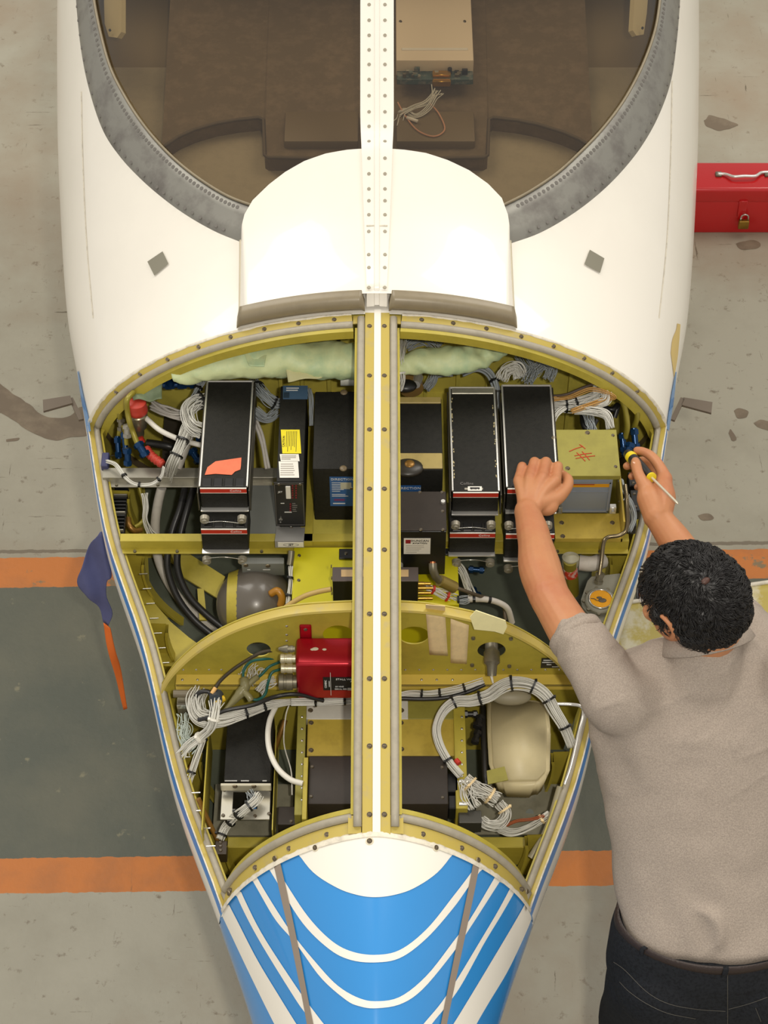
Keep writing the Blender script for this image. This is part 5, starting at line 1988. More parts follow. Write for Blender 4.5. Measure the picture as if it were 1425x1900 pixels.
a_, b_ = az(462, 1506, .95), az(477, 1466, .95)
box(bm, (a_.x, a_.y, .93), (b_.x, b_.y, .95), .002)
a2, b2 = az(477, 1506, .94), az(484, 1466, .94)
box(bm, (a2.x, a2.y, .92), (b2.x, b2.y, .94), .001)
obj('blue_connector', bm, mat('mid_blue_plastic', (52, 110, 168), .35), rt)
YC = OLIVE
for (xa, xb, ra, rb3, z, m_, nm) in ((376, 386, 1345, 1540, 1.0, YEL, 'side_channel'), (505, 513, 1345, 1540, .96, YELD, 'side_channel'), (546, 569, 1300, 1512, 1.0, OLIVE, 'riveted_channel'), (846, 862, 1300, 1500, 1.0, YEL, 'riveted_channel'), (560, 572, 1405, 1520, 1.03, YEL, 'box_side')):
    a_, b_ = az(xa, rb3, z), az(xb, ra, z)
    bm = nb()
    box(bm, (a_.x, a_.y, z - .10), (b_.x, min(b_.y, YB - .004), z), .001)
    ch = obj(nm, bm, m_, plane)
    if nm == 'riveted_channel':
        for py in range(ra + 8, rb3 - 20, 22):
            inst('channel_rivet', RIVET, plane, at(az((xa + xb) / 2 + 3, py, z), TOPF))
z_ = .99
bm = nb()
a_, b_ = az(569, 1402, z_), az(842, 1334, z_)
box(bm, (a_.x, a_.y, z_ - .05), (b_.x, b_.y, z_), .001)
oc = obj('ochre_cover', bm, YELT, plane)
bm = nb()
a_, b_ = az(568, 1334, z_ + .002), az(757, 1300, z_ + .002)
box(bm, (a_.x, a_.y, z_ - .02), (b_.x, min(b_.y, YB - .004), z_ + .002), .0008)
obj('white_cover_strip', bm, mat('dirty_white_paint', (212, 208, 196), .4, var=.06, vs=20), plane)
bm = nb()
a_, b_ = az(757, 1334, z_ + .001), az(846, 1268, z_ + .001)
box(bm, (a_.x, a_.y, z_ - .02), (b_.x, YB - .004, z_ + .001), .0008)
obj('green_cover', bm, OLIVE, plane)
for px, py in ((577, 1341), (577, 1392), (744, 1341), (745, 1390)):
    inst('cover_screw', SCREW, plane, at(az(px, py, z_), TOPF))
for px, py in ((576, 1318), (745, 1318)):
    inst('cover_screw', SCREW, plane, at(az(px, py, z_ + .002), TOPF))
B15 = Bx(571, 832, 1492, 1.02, 1402, 1508)
rt = root('black_unit', 'wide dark brown box under the lower end of the centre beam', 'avionics', B15.base())
bm = nb()
box(bm, (B15.x0, B15.y0, B15.z0 - .04), (B15.x1, B15.y1, B15.z1), .003, 2)
obj('case', bm, BLACKB, rt, smooth=True)
for px, py in ((579, 1423), (577, 1478), (820, 1424), (821, 1480)):
    inst('cover_screw', SCREWB, rt, at(B15.top(px, py), TOPF))
bm = nb()
for (xa, ra, xb, rb3, z) in ((828, 1468, 850, 1434, 1.0), (850, 1478, 866, 1455, .99), (832, 1500, 852, 1475, .99)):
    a_, b_ = az(xa, rb3, z), az(xb, ra, z)
    a_, b_ = az(xa, ra, z), az(xb, rb3, z)
    box(bm, (a_.x, a_.y, z - .04), (b_.x, b_.y, z), .002)
obj('rear_socket', bm, BLK, rt)
for px, py in ((852, 1450), (852, 1492)):
    bm = nb()
    p = az(px, py, 1.0)
    cyl(bm, p, p + Vector((.018, 0, 0)), .005, .004, 10)
    obj('jack_screw', bm, CHROME, rt, smooth=True)
B16 = Bx(851, 894, 1527, .985, 1503, 1545)
rt = root('d_connector', 'dark metal connector hood at the right foot of the wide brown box', 'plug', B16.base())
obj('hood', B16.bm(.002), mat('dark_zinc', (74, 72, 66), .4, metal=.4), rt)
B17 = Bx(515, 562, 1530, .95, 1496, 1560)
rt = root('black_unit', 'small black box half hidden by the front frame left of the beam', 'avionics', B17.base())
obj('case', B17.bm(.002), BLACKB, rt)
for px, py in ((540, 1524), (549, 1521)):
    inst('case_screw', SCREWB, rt, at(B17.top(px, py), TOPF))

# beige duct and grey floor plate
zD = .985
q = [(902, 1292), (985, 1292), (1018, 1300), (1024, 1350), (1022, 1432), (1002, 1452), (925, 1455), (906, 1420), (903, 1360)]
bm = nb()
top = [az(x, y, zD + (.012 if 0 < i < 6 else 0)) for i, (x, y) in enumerate(q)]
f0 = bm.faces.new([bm.verts.new(p) for p in top])
r_ = bmesh.ops.extrude_face_region(bm, geom=[f0])
for v in [g for g in r_['geom'] if isinstance(g, bmesh.types.BMVert)]:
    v.co.z = .93
    v.co.x += .01 if v.co.x < .24 else -.01
bmesh.ops.bevel(bm, geom=[e for e in bm.edges], offset=.010, segments=3, affect='EDGES')
obj('air_duct', bm, mat('beige_fibreglass', (206, 192, 150), .45, var=.08, vs=14), None, smooth='all', label='big beige moulded air duct right in the lower bay', cat='duct')
bm = nb()
ball(bm, az(948, 1292, zD + .03), .028, 1.5, .7, .6, 18)
obj('duct_cap', bm, mat('grey_duct_cap', (150, 142, 118), .5), None, smooth='all', label='grey rounded cap at the top of the beige duct', cat='cap')
bm = nb()
tube(bm, [az(896, 1300, .96), az(897, 1360, .96), az(900, 1440, .96), az(903, 1458, .96)], .006, 8)
obj('rubber_edge', bm, RUB, None, smooth='all', label='black rubber edge along the left of the beige duct', cat='seal')
for i, (px, py, rr_) in enumerate(((873, 1325, .008), (889, 1340, .011), (884, 1368, .009))):
    fitting(['dark pipe joint left of the beige duct, the top one', 'dark pipe joint left of the beige duct, the middle one', 'dark pipe joint left of the beige duct, the lowest'][i], px, py, .96, (1, 0, 0) if i == 0 else (.3, 1, 0), .03, rr_, RUB)
bm = nb()
z_ = .84
a_, b_ = az(880, 1548, z_), az(1048, 1455, z_)
vs = [(a_.x, a_.y), (az(1005, 1548, z_).x, a_.y), (b_.x, b_.y), (az(886, 1455, z_).x, b_.y)]
bm.faces.new([bm.verts.new((x, y, z_)) for x, y in vs])
thick(bm, .004)
obj('floor_plate', bm, mat('dirty_grey_plate', (142, 138, 118), .5, var=.2, vs=30), plane)
bm = nb()
cyl(bm, az(983, 1508, z_), az(983, 1508, z_ + .001), .008, .008, 20)
obj('plate_hole', bm, GREYG, plane)
for px, py in ((916, 1460), (936, 1459), (1040, 1470), (930, 1490), (932, 1525)):
    inst('plate_screw', SCREW, plane, at(az(px, py, z_), TOPF))
bm = nb()
a_, b_ = az(385, 1550, .84), az(545, 1455, .84)
box(bm, (a_.x + .01, a_.y, .83), (b_.x, b_.y, .84))
obj('floor_plate', bm, mat('dirty_grey_plate', (142, 138, 118)), plane)
for (xa, xb) in ((412, 620), (760, 975)):
    bm = nb()
    a_, b_ = az(xa, 1572, .87), az(xb, 1552, .87)
    box(bm, (a_.x, a_.y, .80), (b_.x, b_.y, .87), .002)
    obj('front_channel', bm, YEL, plane)
bm = nb()
bm.faces.new([bm.verts.new(az(x, y, 1.0)) for x, y in ((903, 1431), (936, 1423), (943, 1448), (905, 1456))])
thick(bm, .002)
obj('olive_tab', bm, OLIVE, None, label='loose olive tab at the lower corner of the beige duct', cat='bracket')

# lower wiring
wires('wire_harness', 'thick white loom fanning out left of the red box', 'wiring', [(372, 1282, 1.060), (362, 1305, 1.060), (372, 1330, 1.050), (410, 1334, 1.050), (455, 1322, 1.050), (500, 1309, 1.040), (548, 1302, 1.030)], .017, 44, WIREW, ties=(.68, .80), seed=31, taper=lambda u: 1.05 - .75 * max(0, u - .45) / .55)
wires('wire_harness', 'loose white wire bunch tied above the left side channel', 'wiring', [(402, 1300, 1.11), (398, 1330, 1.11), (390, 1352, 1.09), (372, 1368, 1.06), (350, 1385, 1.04), (338, 1400, 1.02)], .010, 16, WIREW, ties=(.25, .62), tie_m=TUBEW, seed=32, fray=.01)
wires('wire_harness', 'narrow white cable running down the left lower wall', 'wiring', [(383, 1352, 1.010), (375, 1380, 1.000), (362, 1415, 0.980), (350, 1452, 0.960), (345, 1475, 0.950)], .0065, 12, WIREW, ties=(.2, .62), seed=33)
wires('thin_wires', 'tangled thin pale green wires at the left wall of the lower bay', 'wiring', [(335, 1345, 1.0), (348, 1354, 1.0), (342, 1372, .99), (362, 1380, .99), (350, 1392, .99)], .008, 12, mat('pale_green_wire', (196, 206, 196), .45), seed=34, spread=1.5, wr=.0009, fray=.008)
wires('thin_wires', 'pale wires hanging under the left relay', 'wiring', [(340, 1324, 1.02), (340, 1345, 1.01), (338, 1365, 1.0), (346, 1385, .99)], .008, 10, mat('pale_green_wire', (196, 206, 196)), seed=35, spread=1.4, wr=.0009, fray=.008)
hose('black_cable', 'black cable laid along the thick loom towards the red box', 'cable', [(368, 1336, 1.09), (390, 1330, 1.1), (420, 1318, 1.1), (470, 1308, 1.1), (510, 1293, 1.09), (550, 1288, 1.09), (600, 1300, 1.06)], .0042, RUB)
hose('black_cable', 'bent black cable over the left relay', 'cable', [(363, 1292, 1.070), (372, 1284, 1.080), (388, 1284, 1.080), (394, 1300, 1.070), (392, 1318, 1.070)], .0045, RUB)
wires('wire_harness', 'white wires behind the cable joint', 'wiring', [(478, 1232, 1.08), (466, 1245, 1.08), (460, 1258, 1.08)], .013, 14, WIREW, seed=36, spread=1.4, fray=.01)
wires('wire_harness', 'white wires entering the big plug of the red box', 'wiring', [(511, 1262, 1.07), (492, 1270, 1.07), (480, 1284, 1.06)], .010, 14, WIREW, seed=37)
wires('wire_harness', 'white cable under the red box on both sides of the beam', 'wiring', [(540, 1303, 1.05), (600, 1302, 1.05), (660, 1298, 1.05), (720, 1296, 1.05), (760, 1287, 1.05), (800, 1288, 1.05), (850, 1280, 1.06), (898, 1265, 1.07)], .008, 16, WIREW, ties=(.12, .24, .4, .66, .78, .9), seed=38)
hose('black_cable', 'black cable under the right end of the red box', 'cable', [(745, 1296, 1.05), (790, 1297, 1.05), (830, 1294, 1.05), (870, 1283, 1.06), (900, 1270, 1.07)], .0042, RUB)
wires('wire_harness', 'heavy white loom looping round the top of the beige duct', 'wiring', [(1062, 1385, 1.0), (1048, 1350, 1.03), (1030, 1320, 1.05), (1012, 1290, 1.07), (985, 1272, 1.08), (950, 1268, 1.08), (925, 1278, 1.07), (905, 1292, 1.07), (875, 1300, 1.06), (845, 1302, 1.06), (822, 1320, 1.05), (810, 1350, 1.04), (815, 1380, 1.03), (832, 1412, 1.02), (855, 1440, 1.01)], .0135, 40, WIREW, ties=(.08, .2, .28, .36, .54, .66, .93), seed=39, samples=110, taper=lambda u: .62 + .42 * math.sin(min(1, u * 1.25 + .05) * PI) )
bm = nb()
tube(bm, [az(846, 1410, 1.045), az(852, 1417, 1.045)], .0055, 10)
obj('red_tag', bm, RED, None, label='small red tag on the heavy white loom', cat='tag')
wires('wire_harness', 'white wires splaying from the loom end onto the grey plate', 'wiring', [(862, 1445, 1.01), (880, 1462, 1.0), (902, 1472, .99), (922, 1486, .98)], .013, 22, WIREW, ties=(.2, .8), tie_m=TAPE, seed=40, spread=1.2)
wires('wire_harness', 'fan of white wires going into the rear sockets of the brown box', 'wiring', [(866, 1452, 1.0), (868, 1475, 1.0), (880, 1500, .99)], .013, 22, WIREW, seed=41, spread=1.3)
wires('wire_harness', 'white wires leaving the dark connector hood', 'wiring', [(893, 1522, .96), (908, 1530, .96), (928, 1528, .95), (938, 1508, .95), (925, 1490, .96)], .012, 22, WIREW, ties=(.85,), tie_m=TAPE, seed=42)
wires('wire_harness', 'white bundle crossing the grey plate towards the right wall', 'wiring', [(925, 1538, .93), (950, 1545, .92), (978, 1536, .92), (1002, 1522, .93), (1020, 1510, .94)], .008, 16, WIREW, ties=(.8,), tie_m=TAPE, seed=43)
wires('thin_wires', 'twisted red brown wires on the grey plate', 'wiring', [(938, 1532, .94), (960, 1524, .94), (985, 1520, .94), (1010, 1514, .94)], .004, 5, mat('red_brown_wire', (150, 76, 36), .4), seed=44)
wires('wire_harness', 'wire bundle falling through the slotted bracket', 'wiring', [(480, 1474, .99), (472, 1488, .99), (450, 1505, .98), (434, 1518, .96), (418, 1535, .94), (408, 1558, .93)], .0095, 20, WIREW, ties=(.3, .5, .7, .95), seed=45)
wires('thin_wires', 'few loose wires above the slotted bracket', 'wiring', [(462, 1468, 1.0), (468, 1480, .99), (462, 1498, .98)], .008, 8, WIREG, seed=46, spread=1.3)
hose('white_tube', 'smooth white tube bending round below the thick loom', 'hose', [(513, 1308, 1.03), (501, 1335, 1.03), (497, 1365, 1.03), (501, 1395, 1.03), (515, 1425, 1.03), (538, 1446, 1.03), (562, 1454, 1.03)], .0057, TUBEW)
hose('bronze_tube', 'slanted bronze coloured tube stub beside the white tube', 'pipe', [(529, 1336, .98), (520, 1362, .96), (509, 1393, .93)], .0055, BRONZE)
hose('thin_white_lead', 'thin white lead behind the bronze tube', 'cable', [(538, 1303, 1.0), (530, 1330, .99), (527, 1380, .96), (540, 1430, .95), (542, 1475, .94)], .0014, TUBEW, n=6)
hose('bronze_tube', 'long bronze tube along the left lower wall', 'pipe', [(368, 1482, 1.0), (385, 1520, .96), (405, 1562, .92)], .0052, BRONZE)
hose('bronze_tube', 'brown tube behind the narrow white cable', 'pipe', [(378, 1370, 0.980), (368, 1400, 0.970), (352, 1430, 0.960), (345, 1470, 0.940)], .005, mat('brown_tube', (118, 82, 40), .4))
hose('drain_pipe', 'bent steel handle pipe at the right rail', 'pipe', [(1033, 1306, 1.05), (1060, 1307, 1.05), (1078, 1311, 1.05), (1082, 1325, 1.04), (1074, 1360, 1.03), (1060, 1420, 1.0), (1048, 1455, .98)], .0036, CHROME)
hose('grey_conduit', 'grey conduit in the right front corner of the bay', 'pipe', [(1040, 1460, .97), (1015, 1540, .93), (985, 1592, .90)], .0075, mat('grey_conduit_paint', (150, 142, 116), .4))
# relay at the left end
B18 = Bx(328, 357, 1306, 1.04, 1290, 1324)
rt = root('latch_relay', 'square metal relay with a polished front at the left end of the bulkhead', 'relay', B18.base())
obj('case', B18.bm(.001), DULL, rt)
bm = nb()
a_, b_ = B18.front(329, 1314), B18.front(351, 1307)
box(bm, (a_.x, a_.y - .002, a_.z), (b_.x, a_.y, b_.z), .0005)
obj('polished_face', bm, STEEL, rt)
bm = nb()
cyl(bm, B18.front(322, 1300) + Vector((0, .01, .01)), B18.front(358, 1300) + Vector((0, .01, .01)), .008, .008, 12)
obj('coil', bm, mat('brown_grey_coil', (110, 100, 80), .4), rt, smooth=True)
bm = nb()
p = az(405, 1300, 1.09)
cyl(bm, p, p + Vector((.012, .006, 0)), .008, .006, 12)
cyl(bm, p + Vector((-.012, 0, -.004)), p, .007, .007, 12)
obj('yellow_plug', bm, mat('yellow_plastic', (214, 176, 30), .4), None, smooth=True, label='yellow plug end above the loose wire bunch', cat='plug')
B19 = Bx(388, 412, 1300, 1.08, 1275, 1312)
rt = root('round_connector', 'dark round connector behind the yellow plug', 'plug', B19.base())
bm = nb()
c_ = az(402, 1290, 1.085)
cyl(bm, c_, c_ + Vector((0, -.02, .01)), .014, .013, 18)
obj('shell', bm, mat('dark_blue_grey', (70, 78, 88), .4, metal=.3), rt, smooth=True)
B20 = Bx(398, 420, 1585, .93, 1560, 1600)
rt = root('terminal_block', 'dark terminal block in the left front corner of the bay', 'electronics', B20.base())
obj('body', B20.bm(.001), mat('dark_brown_block', (60, 48, 34), .5), rt)
for py in (1563, 1570, 1578):
    inst('block_screw', SCREWB, rt, at(B20.top(409, py), TOPF))
# small stringer pins along the left and right walls
PIN = shared('wall_pin', cyl(nb(), (0, 0, -.009), (0, 0, .009), .0014, .0014, 6), STEEL)
for i in range(14):
    py = 845 + i * 29 if i < 3 else 1010 + (i - 3) * 27.5
    px = 193 + (py - 845) * .242 + 12
    inst('wall_pin', PIN, plane, Matrix.Translation(az(px + 8, py, .985)) @ Matrix.Rotation(R(85), 4, 'Y'))
for i in range(6):
    py = 1405 + i * 33
    px = 339 + (py - 1405) * .28
    inst('wall_pin', PIN, plane, Matrix.Translation(az(px + 6, py, .97)) @ Matrix.Rotation(R(85), 4, 'Y'))

# side webs seen below the shelf beam
for nm, q, z in (('side_web', [(228, 1006), (250, 1022), (258, 1052), (266, 1085), (288, 1122), (316, 1155), (350, 1184), (372, 1200), (330, 1240), (300, 1236), (282, 1190), (262, 1130), (244, 1070)], .875),
                 ('cross_web', [(318, 1030), (352, 1030), (418, 1072), (404, 1112), (330, 1066)], .86),
                 ('web_post', [(366, 1092), (378, 1092), (384, 1150), (370, 1150)], .865),
                 ('side_web', [(1100, 1032), (1176, 1032), (1150, 1140), (1120, 1230), (1086, 1250), (1060, 1215), (1085, 1165), (1096, 1100)], .85)):
    bm = nb()
    bm.faces.new([bm.verts.new(az(x, y, z)) for x, y in q])
    thick(bm, .004)
    obj(nm, bm, YEL, plane)

# ------------------------------------------------------------------ stall vanes and bits outside the hull
for s, q1, q2 in ((-1, [(80, 745), (131, 737), (135, 751), (81, 766)], [(128, 739), (135, 737), (155, 777), (146, 779)]),
                  (1, [(1322, 746), (1268, 737), (1264, 751), (1320, 766)], [(1271, 739), (1263, 737), (1244, 777), (1252, 780)])):
    bm = nb()
    for q in (q1, q2):
        bm2 = [bm.verts.new(az(x, y, .93)) for x, y in q]
        bm.faces.new(bm2)
    thick(bm, .006)
    obj('stall_vane', bm, mat('vane_taupe', (104, 92, 78), .5), plane)

# ------------------------------------------------------------------ cockpit seen through the glass
def inset_x(y, z, t=.03):
    w, zm, zt, n = station(y)
    if z >= zt: return 0
    return max(0, w * (1 - ((z - zm) / (zt - zm)) ** n) ** (1 / n) - t)


bm = nb()
rows = []
for i in range(70):
    y = .47 + 2.0 * i / 69
    rows.append([inner(y, a, -1, .03) for a in np.linspace(R(-50), R(90), 50)] + [inner(y, a, 1, .03) for a in np.linspace(R(90), R(-50), 50)][1:])
grid(bm, rows)
bmesh.ops.delete(bm, geom=[f for f in bm.faces if (behind_margin(f.calc_center_median() + Vector((0, .0, .03))) and f.calc_center_median().y < 1.55)], context='FACES')
obj('cockpit_lining', bm, COCK, plane, smooth='all')
bulk('cockpit_rear_wall', 1.9, COCK)
bm = nb()
grid(bm, [[Vector((CX - inset_x(y, 1.40), y, 1.40)), Vector((CX + inset_x(y, 1.40), y, 1.40))] for y in np.linspace(.50, 1.2, 20)])
thick(bm, .01)
obj('glareshield_deck', bm, DECK, plane)
bm = nb()
grid(bm, [[Vector((CX - inset_x(min(y, 1.6), 1.38), y, 1.385)), Vector((CX + inset_x(min(y, 1.6), 1.38), y, 1.385))] for y in np.linspace(1.15, 1.9, 12)])
thick(bm, .01)
obj('side_console', bm, mat('console_tan', (140, 124, 96), .7), plane)
HC = [(300, 275), (330, 254), (362, 240), (400, 229), (440, 222), (480, 218), (489, 222), (491, 288), (497, 292), (697, 296), (898, 292), (905, 288), (907, 222), (915, 218), (960, 223), (1000, 231), (1045, 245), (1075, 258), (1100, 275)]
bm = nb()
fr = [az(x, y, 1.44) for x, y in HC]
bk = [Vector((p.x * 1.05, 1.75, 1.47)) for p in fr]
lo_ = [p + Vector((0, .002, -.04)) for p in fr]
V_ = [[bm.verts.new(p) for p in r] for r in (lo_, fr, bk)]
for a_, b_ in zip(V_, V_[1:]):
    for k in range(len(a_) - 1):
        bm.faces.new((a_[k], a_[k + 1], b_[k + 1], b_[k]))
obj('instrument_hood', bm, mat('hood_brown', (112, 96, 72), .75, rgb2=(126, 108, 84), vs=30), plane)
bm = nb()
tube(bm, [az(x, y, 1.443) for x, y in HC], .004, 6)
obj('hood_piping', bm, COCK, plane, smooth='all')
bm = nb()
a_, b_ = az(526, 262, 1.462), az(666, 205, 1.462)
box(bm, (a_.x, a_.y, 1.43), (b_.x, b_.y, 1.462), .006, 2)
a_, b_ = az(735, 262, 1.462), az(880, 205, 1.462)
box(bm, (a_.x, a_.y, 1.43), (b_.x, b_.y, 1.462), .006, 2)
obj('hood_pad', bm, mat('hood_pad_brown', (124, 108, 82), .5), plane, smooth=True)
bm = nb()
a_, b_ = az(806, 307, 1.412), az(840, 290, 1.412)
box(bm, (a_.x, a_.y, 1.39), (b_.x, b_.y, 1.415), .004, 2)
obj('hood_latch', bm, COCK, plane, smooth=True)
BT = Bx(735, 879, 112, 1.52, -50, 140)
rt = root('avionics_box', 'tan metal box with bare circuit boards lying on the cockpit glareshield', 'electronics', BT.base())
bm = nb()
box(bm, (BT.x0, BT.y0, 1.475), (BT.x1, BT.y1, 1.52), .003, 2)
obj('cover', bm, mat('pale_tan_cover', (236, 220, 196), .45), rt, smooth=True)
bm = nb()
a_, b_ = BT.top(745, 94), BT.top(868, 90)
box(bm, (a_.x, a_.y, 1.519), (b_.x, b_.y, 1.5225), .001)
obj('cover_ridge', bm, LABW, rt)
bm = nb()
box(bm, (BT.x0 + .002, BT.y0 - .03, 1.475), (BT.x1 - .001, BT.y0 + .002, 1.49), .001)
obj('circuit_board', bm, PCB, rt)
rg = random.Random(4)
for i in range(16):
    x = BT.x0 + .008 + (BT.x1 - BT.x0 - .02) * rg.random()
    y = BT.y0 - .026 + .02 * rg.random()
    h = .004 + .012 * rg.random()
    bm = nb()
    if i % 3:
        box(bm, (x, y, 1.49), (x + .006 + .008 * rg.random(), y + .006, 1.49 + h), .0008)
    else:
        cyl(bm, (x, y, 1.49), (x, y, 1.49 + h), .005, .005, 10)
    obj('component', bm, (PCB, DULL, BLK, ALU)[i % 4], rt)
p = az(820, 146, 1.485)
bm = nb()
box(bm, (p.x - .022, p.y - .004, 1.475), (p.x + .020, p.y + .012, 1.50), .002)
box(bm, (p.x - .022, p.y - .018, 1.475), (p.x + .020, p.y - .008, 1.492), .002)
obj('gold_connector', bm, BRASS, rt, smooth=True)
for px in (743, 862):
    p = BT.top(px, 40)
    inst('cover_screw', SCREWB, rt, at(p, TOPF))
wires('wire_harness', 'loose white wires hanging from the box on the glareshield', 'wiring', [(810, 168, 1.48), (790, 190, 1.47), (765, 200, 1.47), (740, 212, 1.47)], .006, 6, WIREW, seed=50, fray=.02, wr=.0013)
wires('wire_harness', 'second spray of loose wires beside the windshield post', 'wiring', [(812, 168, 1.48), (795, 200, 1.47), (772, 215, 1.465), (748, 205, 1.46), (738, 235, 1.46)], .006, 5, WIREW, seed=51, fray=.02, wr=.0013)
hose('pink_cable', 'pinkish cable loop lying on the glareshield', 'cable', [(738, 190, 1.465), (752, 215, 1.465), (775, 242, 1.465), (805, 253, 1.465), (825, 240, 1.465), (815, 212, 1.465), (798, 192, 1.465)], .0018, mat('pink_cable_skin', (214, 160, 128), .5), n=6)
bm = nb()
tube(bm, [az(755, 218, 1.468), az(775, 225, 1.468)], .004, 8)
obj('cable_splice', bm, LABW, None, label='small white splice on the loose cockpit wires', cat='splice', smooth='all')
for s, q in ((-1, [(178, -30), (212, -30), (212, 55), (204, 66), (188, 64), (180, 40)]), (1, [(1218, -30), (1192, -30), (1187, 52), (1194, 62), (1208, 60), (1214, 20)])):
    bm = nb()
    bm.faces.new([bm.verts.new(on_hull(x, y, -.02)) for x, y in q])
    thick(bm, .012)
    o = obj('visor_handle', bm, CREAM, plane)
    bm = nb()
    c_ = on_hull(*( (196, 54) if s < 0 else (1200, 50)), -.012)
    cyl(bm, c_, c_ + Vector((0, -.002, .003)), .003, .003, 8)
    obj('handle_screw', bm, INK, plane)
# ------------------------------------------------------------------ floor
FLM = bpy.data.materials.new('hangar_floor_paint')
FLM.use_nodes = True
nt = FLM.node_tree
N_ = nt.nodes
L_ = nt.links
pb = N_['Principled BSDF']
pb.inputs['Roughness'].default_value = 0.55


def nd(t, **k):
    n = N_.new(t)
    for a, b in k.items(): setattr(n, a, b)
    return n


def noise(vec, sc, det=4, ro=.6):
    n = nd('ShaderNodeTexNoise')
    n.inputs['Scale'].default_value = sc
    n.inputs['Detail'].default_value = det
    n.inputs['Roughness'].default_value = ro
    L_.new(vec, n.inputs['Vector'])
    return n.outputs['Fac']


def mrange(v, a, b, c=0.0, d=1.0):
    n = nd('ShaderNodeMapRange')
    for i, x in enumerate((a, b, c, d)): n.inputs[i + 1].default_value = x
    L_.new(v, n.inputs[0])
    return n.outputs[0]


def math_(op, a, b=None):
    n = nd('ShaderNodeMath', operation=op)
    for i, x in enumerate((a, b)):
        if x is None: continue
        if isinstance(x, (int, float)): n.inputs[i].default_value = x
        else: L_.new(x, n.inputs[i])
    return n.outputs[0]


def mixc(f, a, b):
    n = nd('ShaderNodeMix', data_type='RGBA')
    L_.new(f, n.inputs[0])
    for i, x in ((6, a), (7, b)):
        if isinstance(x, tuple): n.inputs[i].default_value = (lin(x[0]), lin(x[1]), lin(x[2]), 1)
        else: L_.new(x, n.inputs[i])
    return n.outputs[2]


tc = nd('ShaderNodeTexCoord')
P = tc.outputs['Object']
sp = nd('ShaderNodeSeparateXYZ')
L_.new(P, sp.inputs[0])
e_ = [(az(0, 1036, 0), az(1425, 1018, 0)), (az(0, 1091, 0), az(1425, 1073, 0)), (az(0, 1593, 0), az(1130, 1578, 0)), (az(0, 1657, 0), az(1130, 1644, 0))]
slope = sum((b.y - a.y) / (b.x - a.x) for a, b in e_) / 4
lev = [((a.y - slope * a.x) + (b.y - slope * b.x)) / 2 for a, b in e_]
yy = math_('SUBTRACT', sp.outputs['Y'], math_('MULTIPLY', sp.outputs['X'], slope))
yy = math_('ADD', yy, math_('MULTIPLY', math_('SUBTRACT', noise(P, 30, 3), .5), .012))
wear = mrange(noise(P, 5.5, 8, .7), .56, .64)
conc = mixc(mrange(noise(P, 2.2, 6), .4, .65), (164, 159, 142), (148, 143, 126))
conc = mixc(mrange(noise(P, 26, 5, .7), .60, .70), conc, (122, 112, 94))
conc = mixc(mrange(noise(P, 1.1, 5), .5, .7, 0, .6), conc, (158, 136, 112))
mp = nd('ShaderNodeMapping')
mp.inputs['Scale'].default_value = (14, 1.1, 1)
mp.inputs['Rotation'].default_value = (0, 0, .5)
L_.new(P, mp.inputs[0])
scr = mrange(noise(mp.outputs[0], 3.4, 6, .75), .645, .68)
mp2 = nd('ShaderNodeMapping')
mp2.inputs['Scale'].default_value = (1.0, 16, 1)
mp2.inputs['Rotation'].default_value = (0, 0, .35)
L_.new(P, mp2.inputs[0])
scr2 = mrange(noise(mp2.outputs[0], 3.1, 6, .75), .65, .68)
mp3 = nd('ShaderNodeMapping')
mp3.inputs['Scale'].default_value = (22, 2.2, 1)
mp3.inputs['Rotation'].default_value = (0, 0, 2.3)
L_.new(P, mp3.inputs[0])
scr3 = mrange(noise(mp3.outputs[0], 3.0, 7, .8), .65, .70)
conc = mixc(math_('MAXIMUM', math_('MAXIMUM', scr, scr2), scr3), conc, (102, 92, 74))
green = mixc(mrange(noise(P, 3, 6), .4, .65), (82, 86, 74), (98, 98, 82))
green = mixc(mrange(noise(P, 18, 4), .66, .72), green, (124, 120, 96))
orange = mixc(mrange(noise(P, 7, 6), .45, .7), (196, 116, 46), (172, 106, 52))
orange = mixc(math_('MULTIPLY', scr, .7), orange, (110, 84, 52))
up_wear = mixc(mrange(noise(P, 9, 8, .7), .60, .64), orange, (132, 112, 80))
step = lambda lvl: math_('GREATER_THAN', yy, lvl)
c1 = mixc(step(lev[3]), conc, orange)
c1 = mixc(step(lev[2]), c1, green)
c1 = mixc(step(lev[1]), c1, up_wear)
c1 = mixc(step(lev[0]), c1, conc)
# joint in the slab just above the upper line
jd = math_('ABSOLUTE', math_('SUBTRACT', yy, lev[0] + .022))
c1 = mixc(math_('MULTIPLY', math_('LESS_THAN', jd, .006), .8), c1, (104, 92, 74))
L_.new(c1, pb.inputs['Base Color'])
bp = nd('ShaderNodeBump')
bp.inputs['Strength'].default_value = .2
bp.inputs['Distance'].default_value = .004
L_.new(noise(P, 60, 5), bp.inputs['Height'])
L_.new(bp.outputs[0], pb.inputs['Normal'])
bm = nb()
box(bm, (-6, -5, -.05), (6, 9, 0))
fl = obj('floor', bm, FLM, None, kind='structure', org=(0, 0, 0))


def stain(q, m, smooth_=True):
    pts = [az(x, y, .0008) for x, y in q]
    if smooth_:
        pts = spline(pts + [pts[0]], len(pts) * 5)[:-1]
        pts = [p + Vector((mnoise.noise(p * 30), mnoise.noise(p * 30 + Vector((9, 0, 0))), 0)) * .006 for p in pts]
    bm = nb()
    f = bm.faces.new([bm.verts.new(p) for p in pts])
    bmesh.ops.triangulate(bm, faces=[f])
    for v in bm.verts: v.co.z = .0008
    return obj('floor_stain', bm, m, fl)


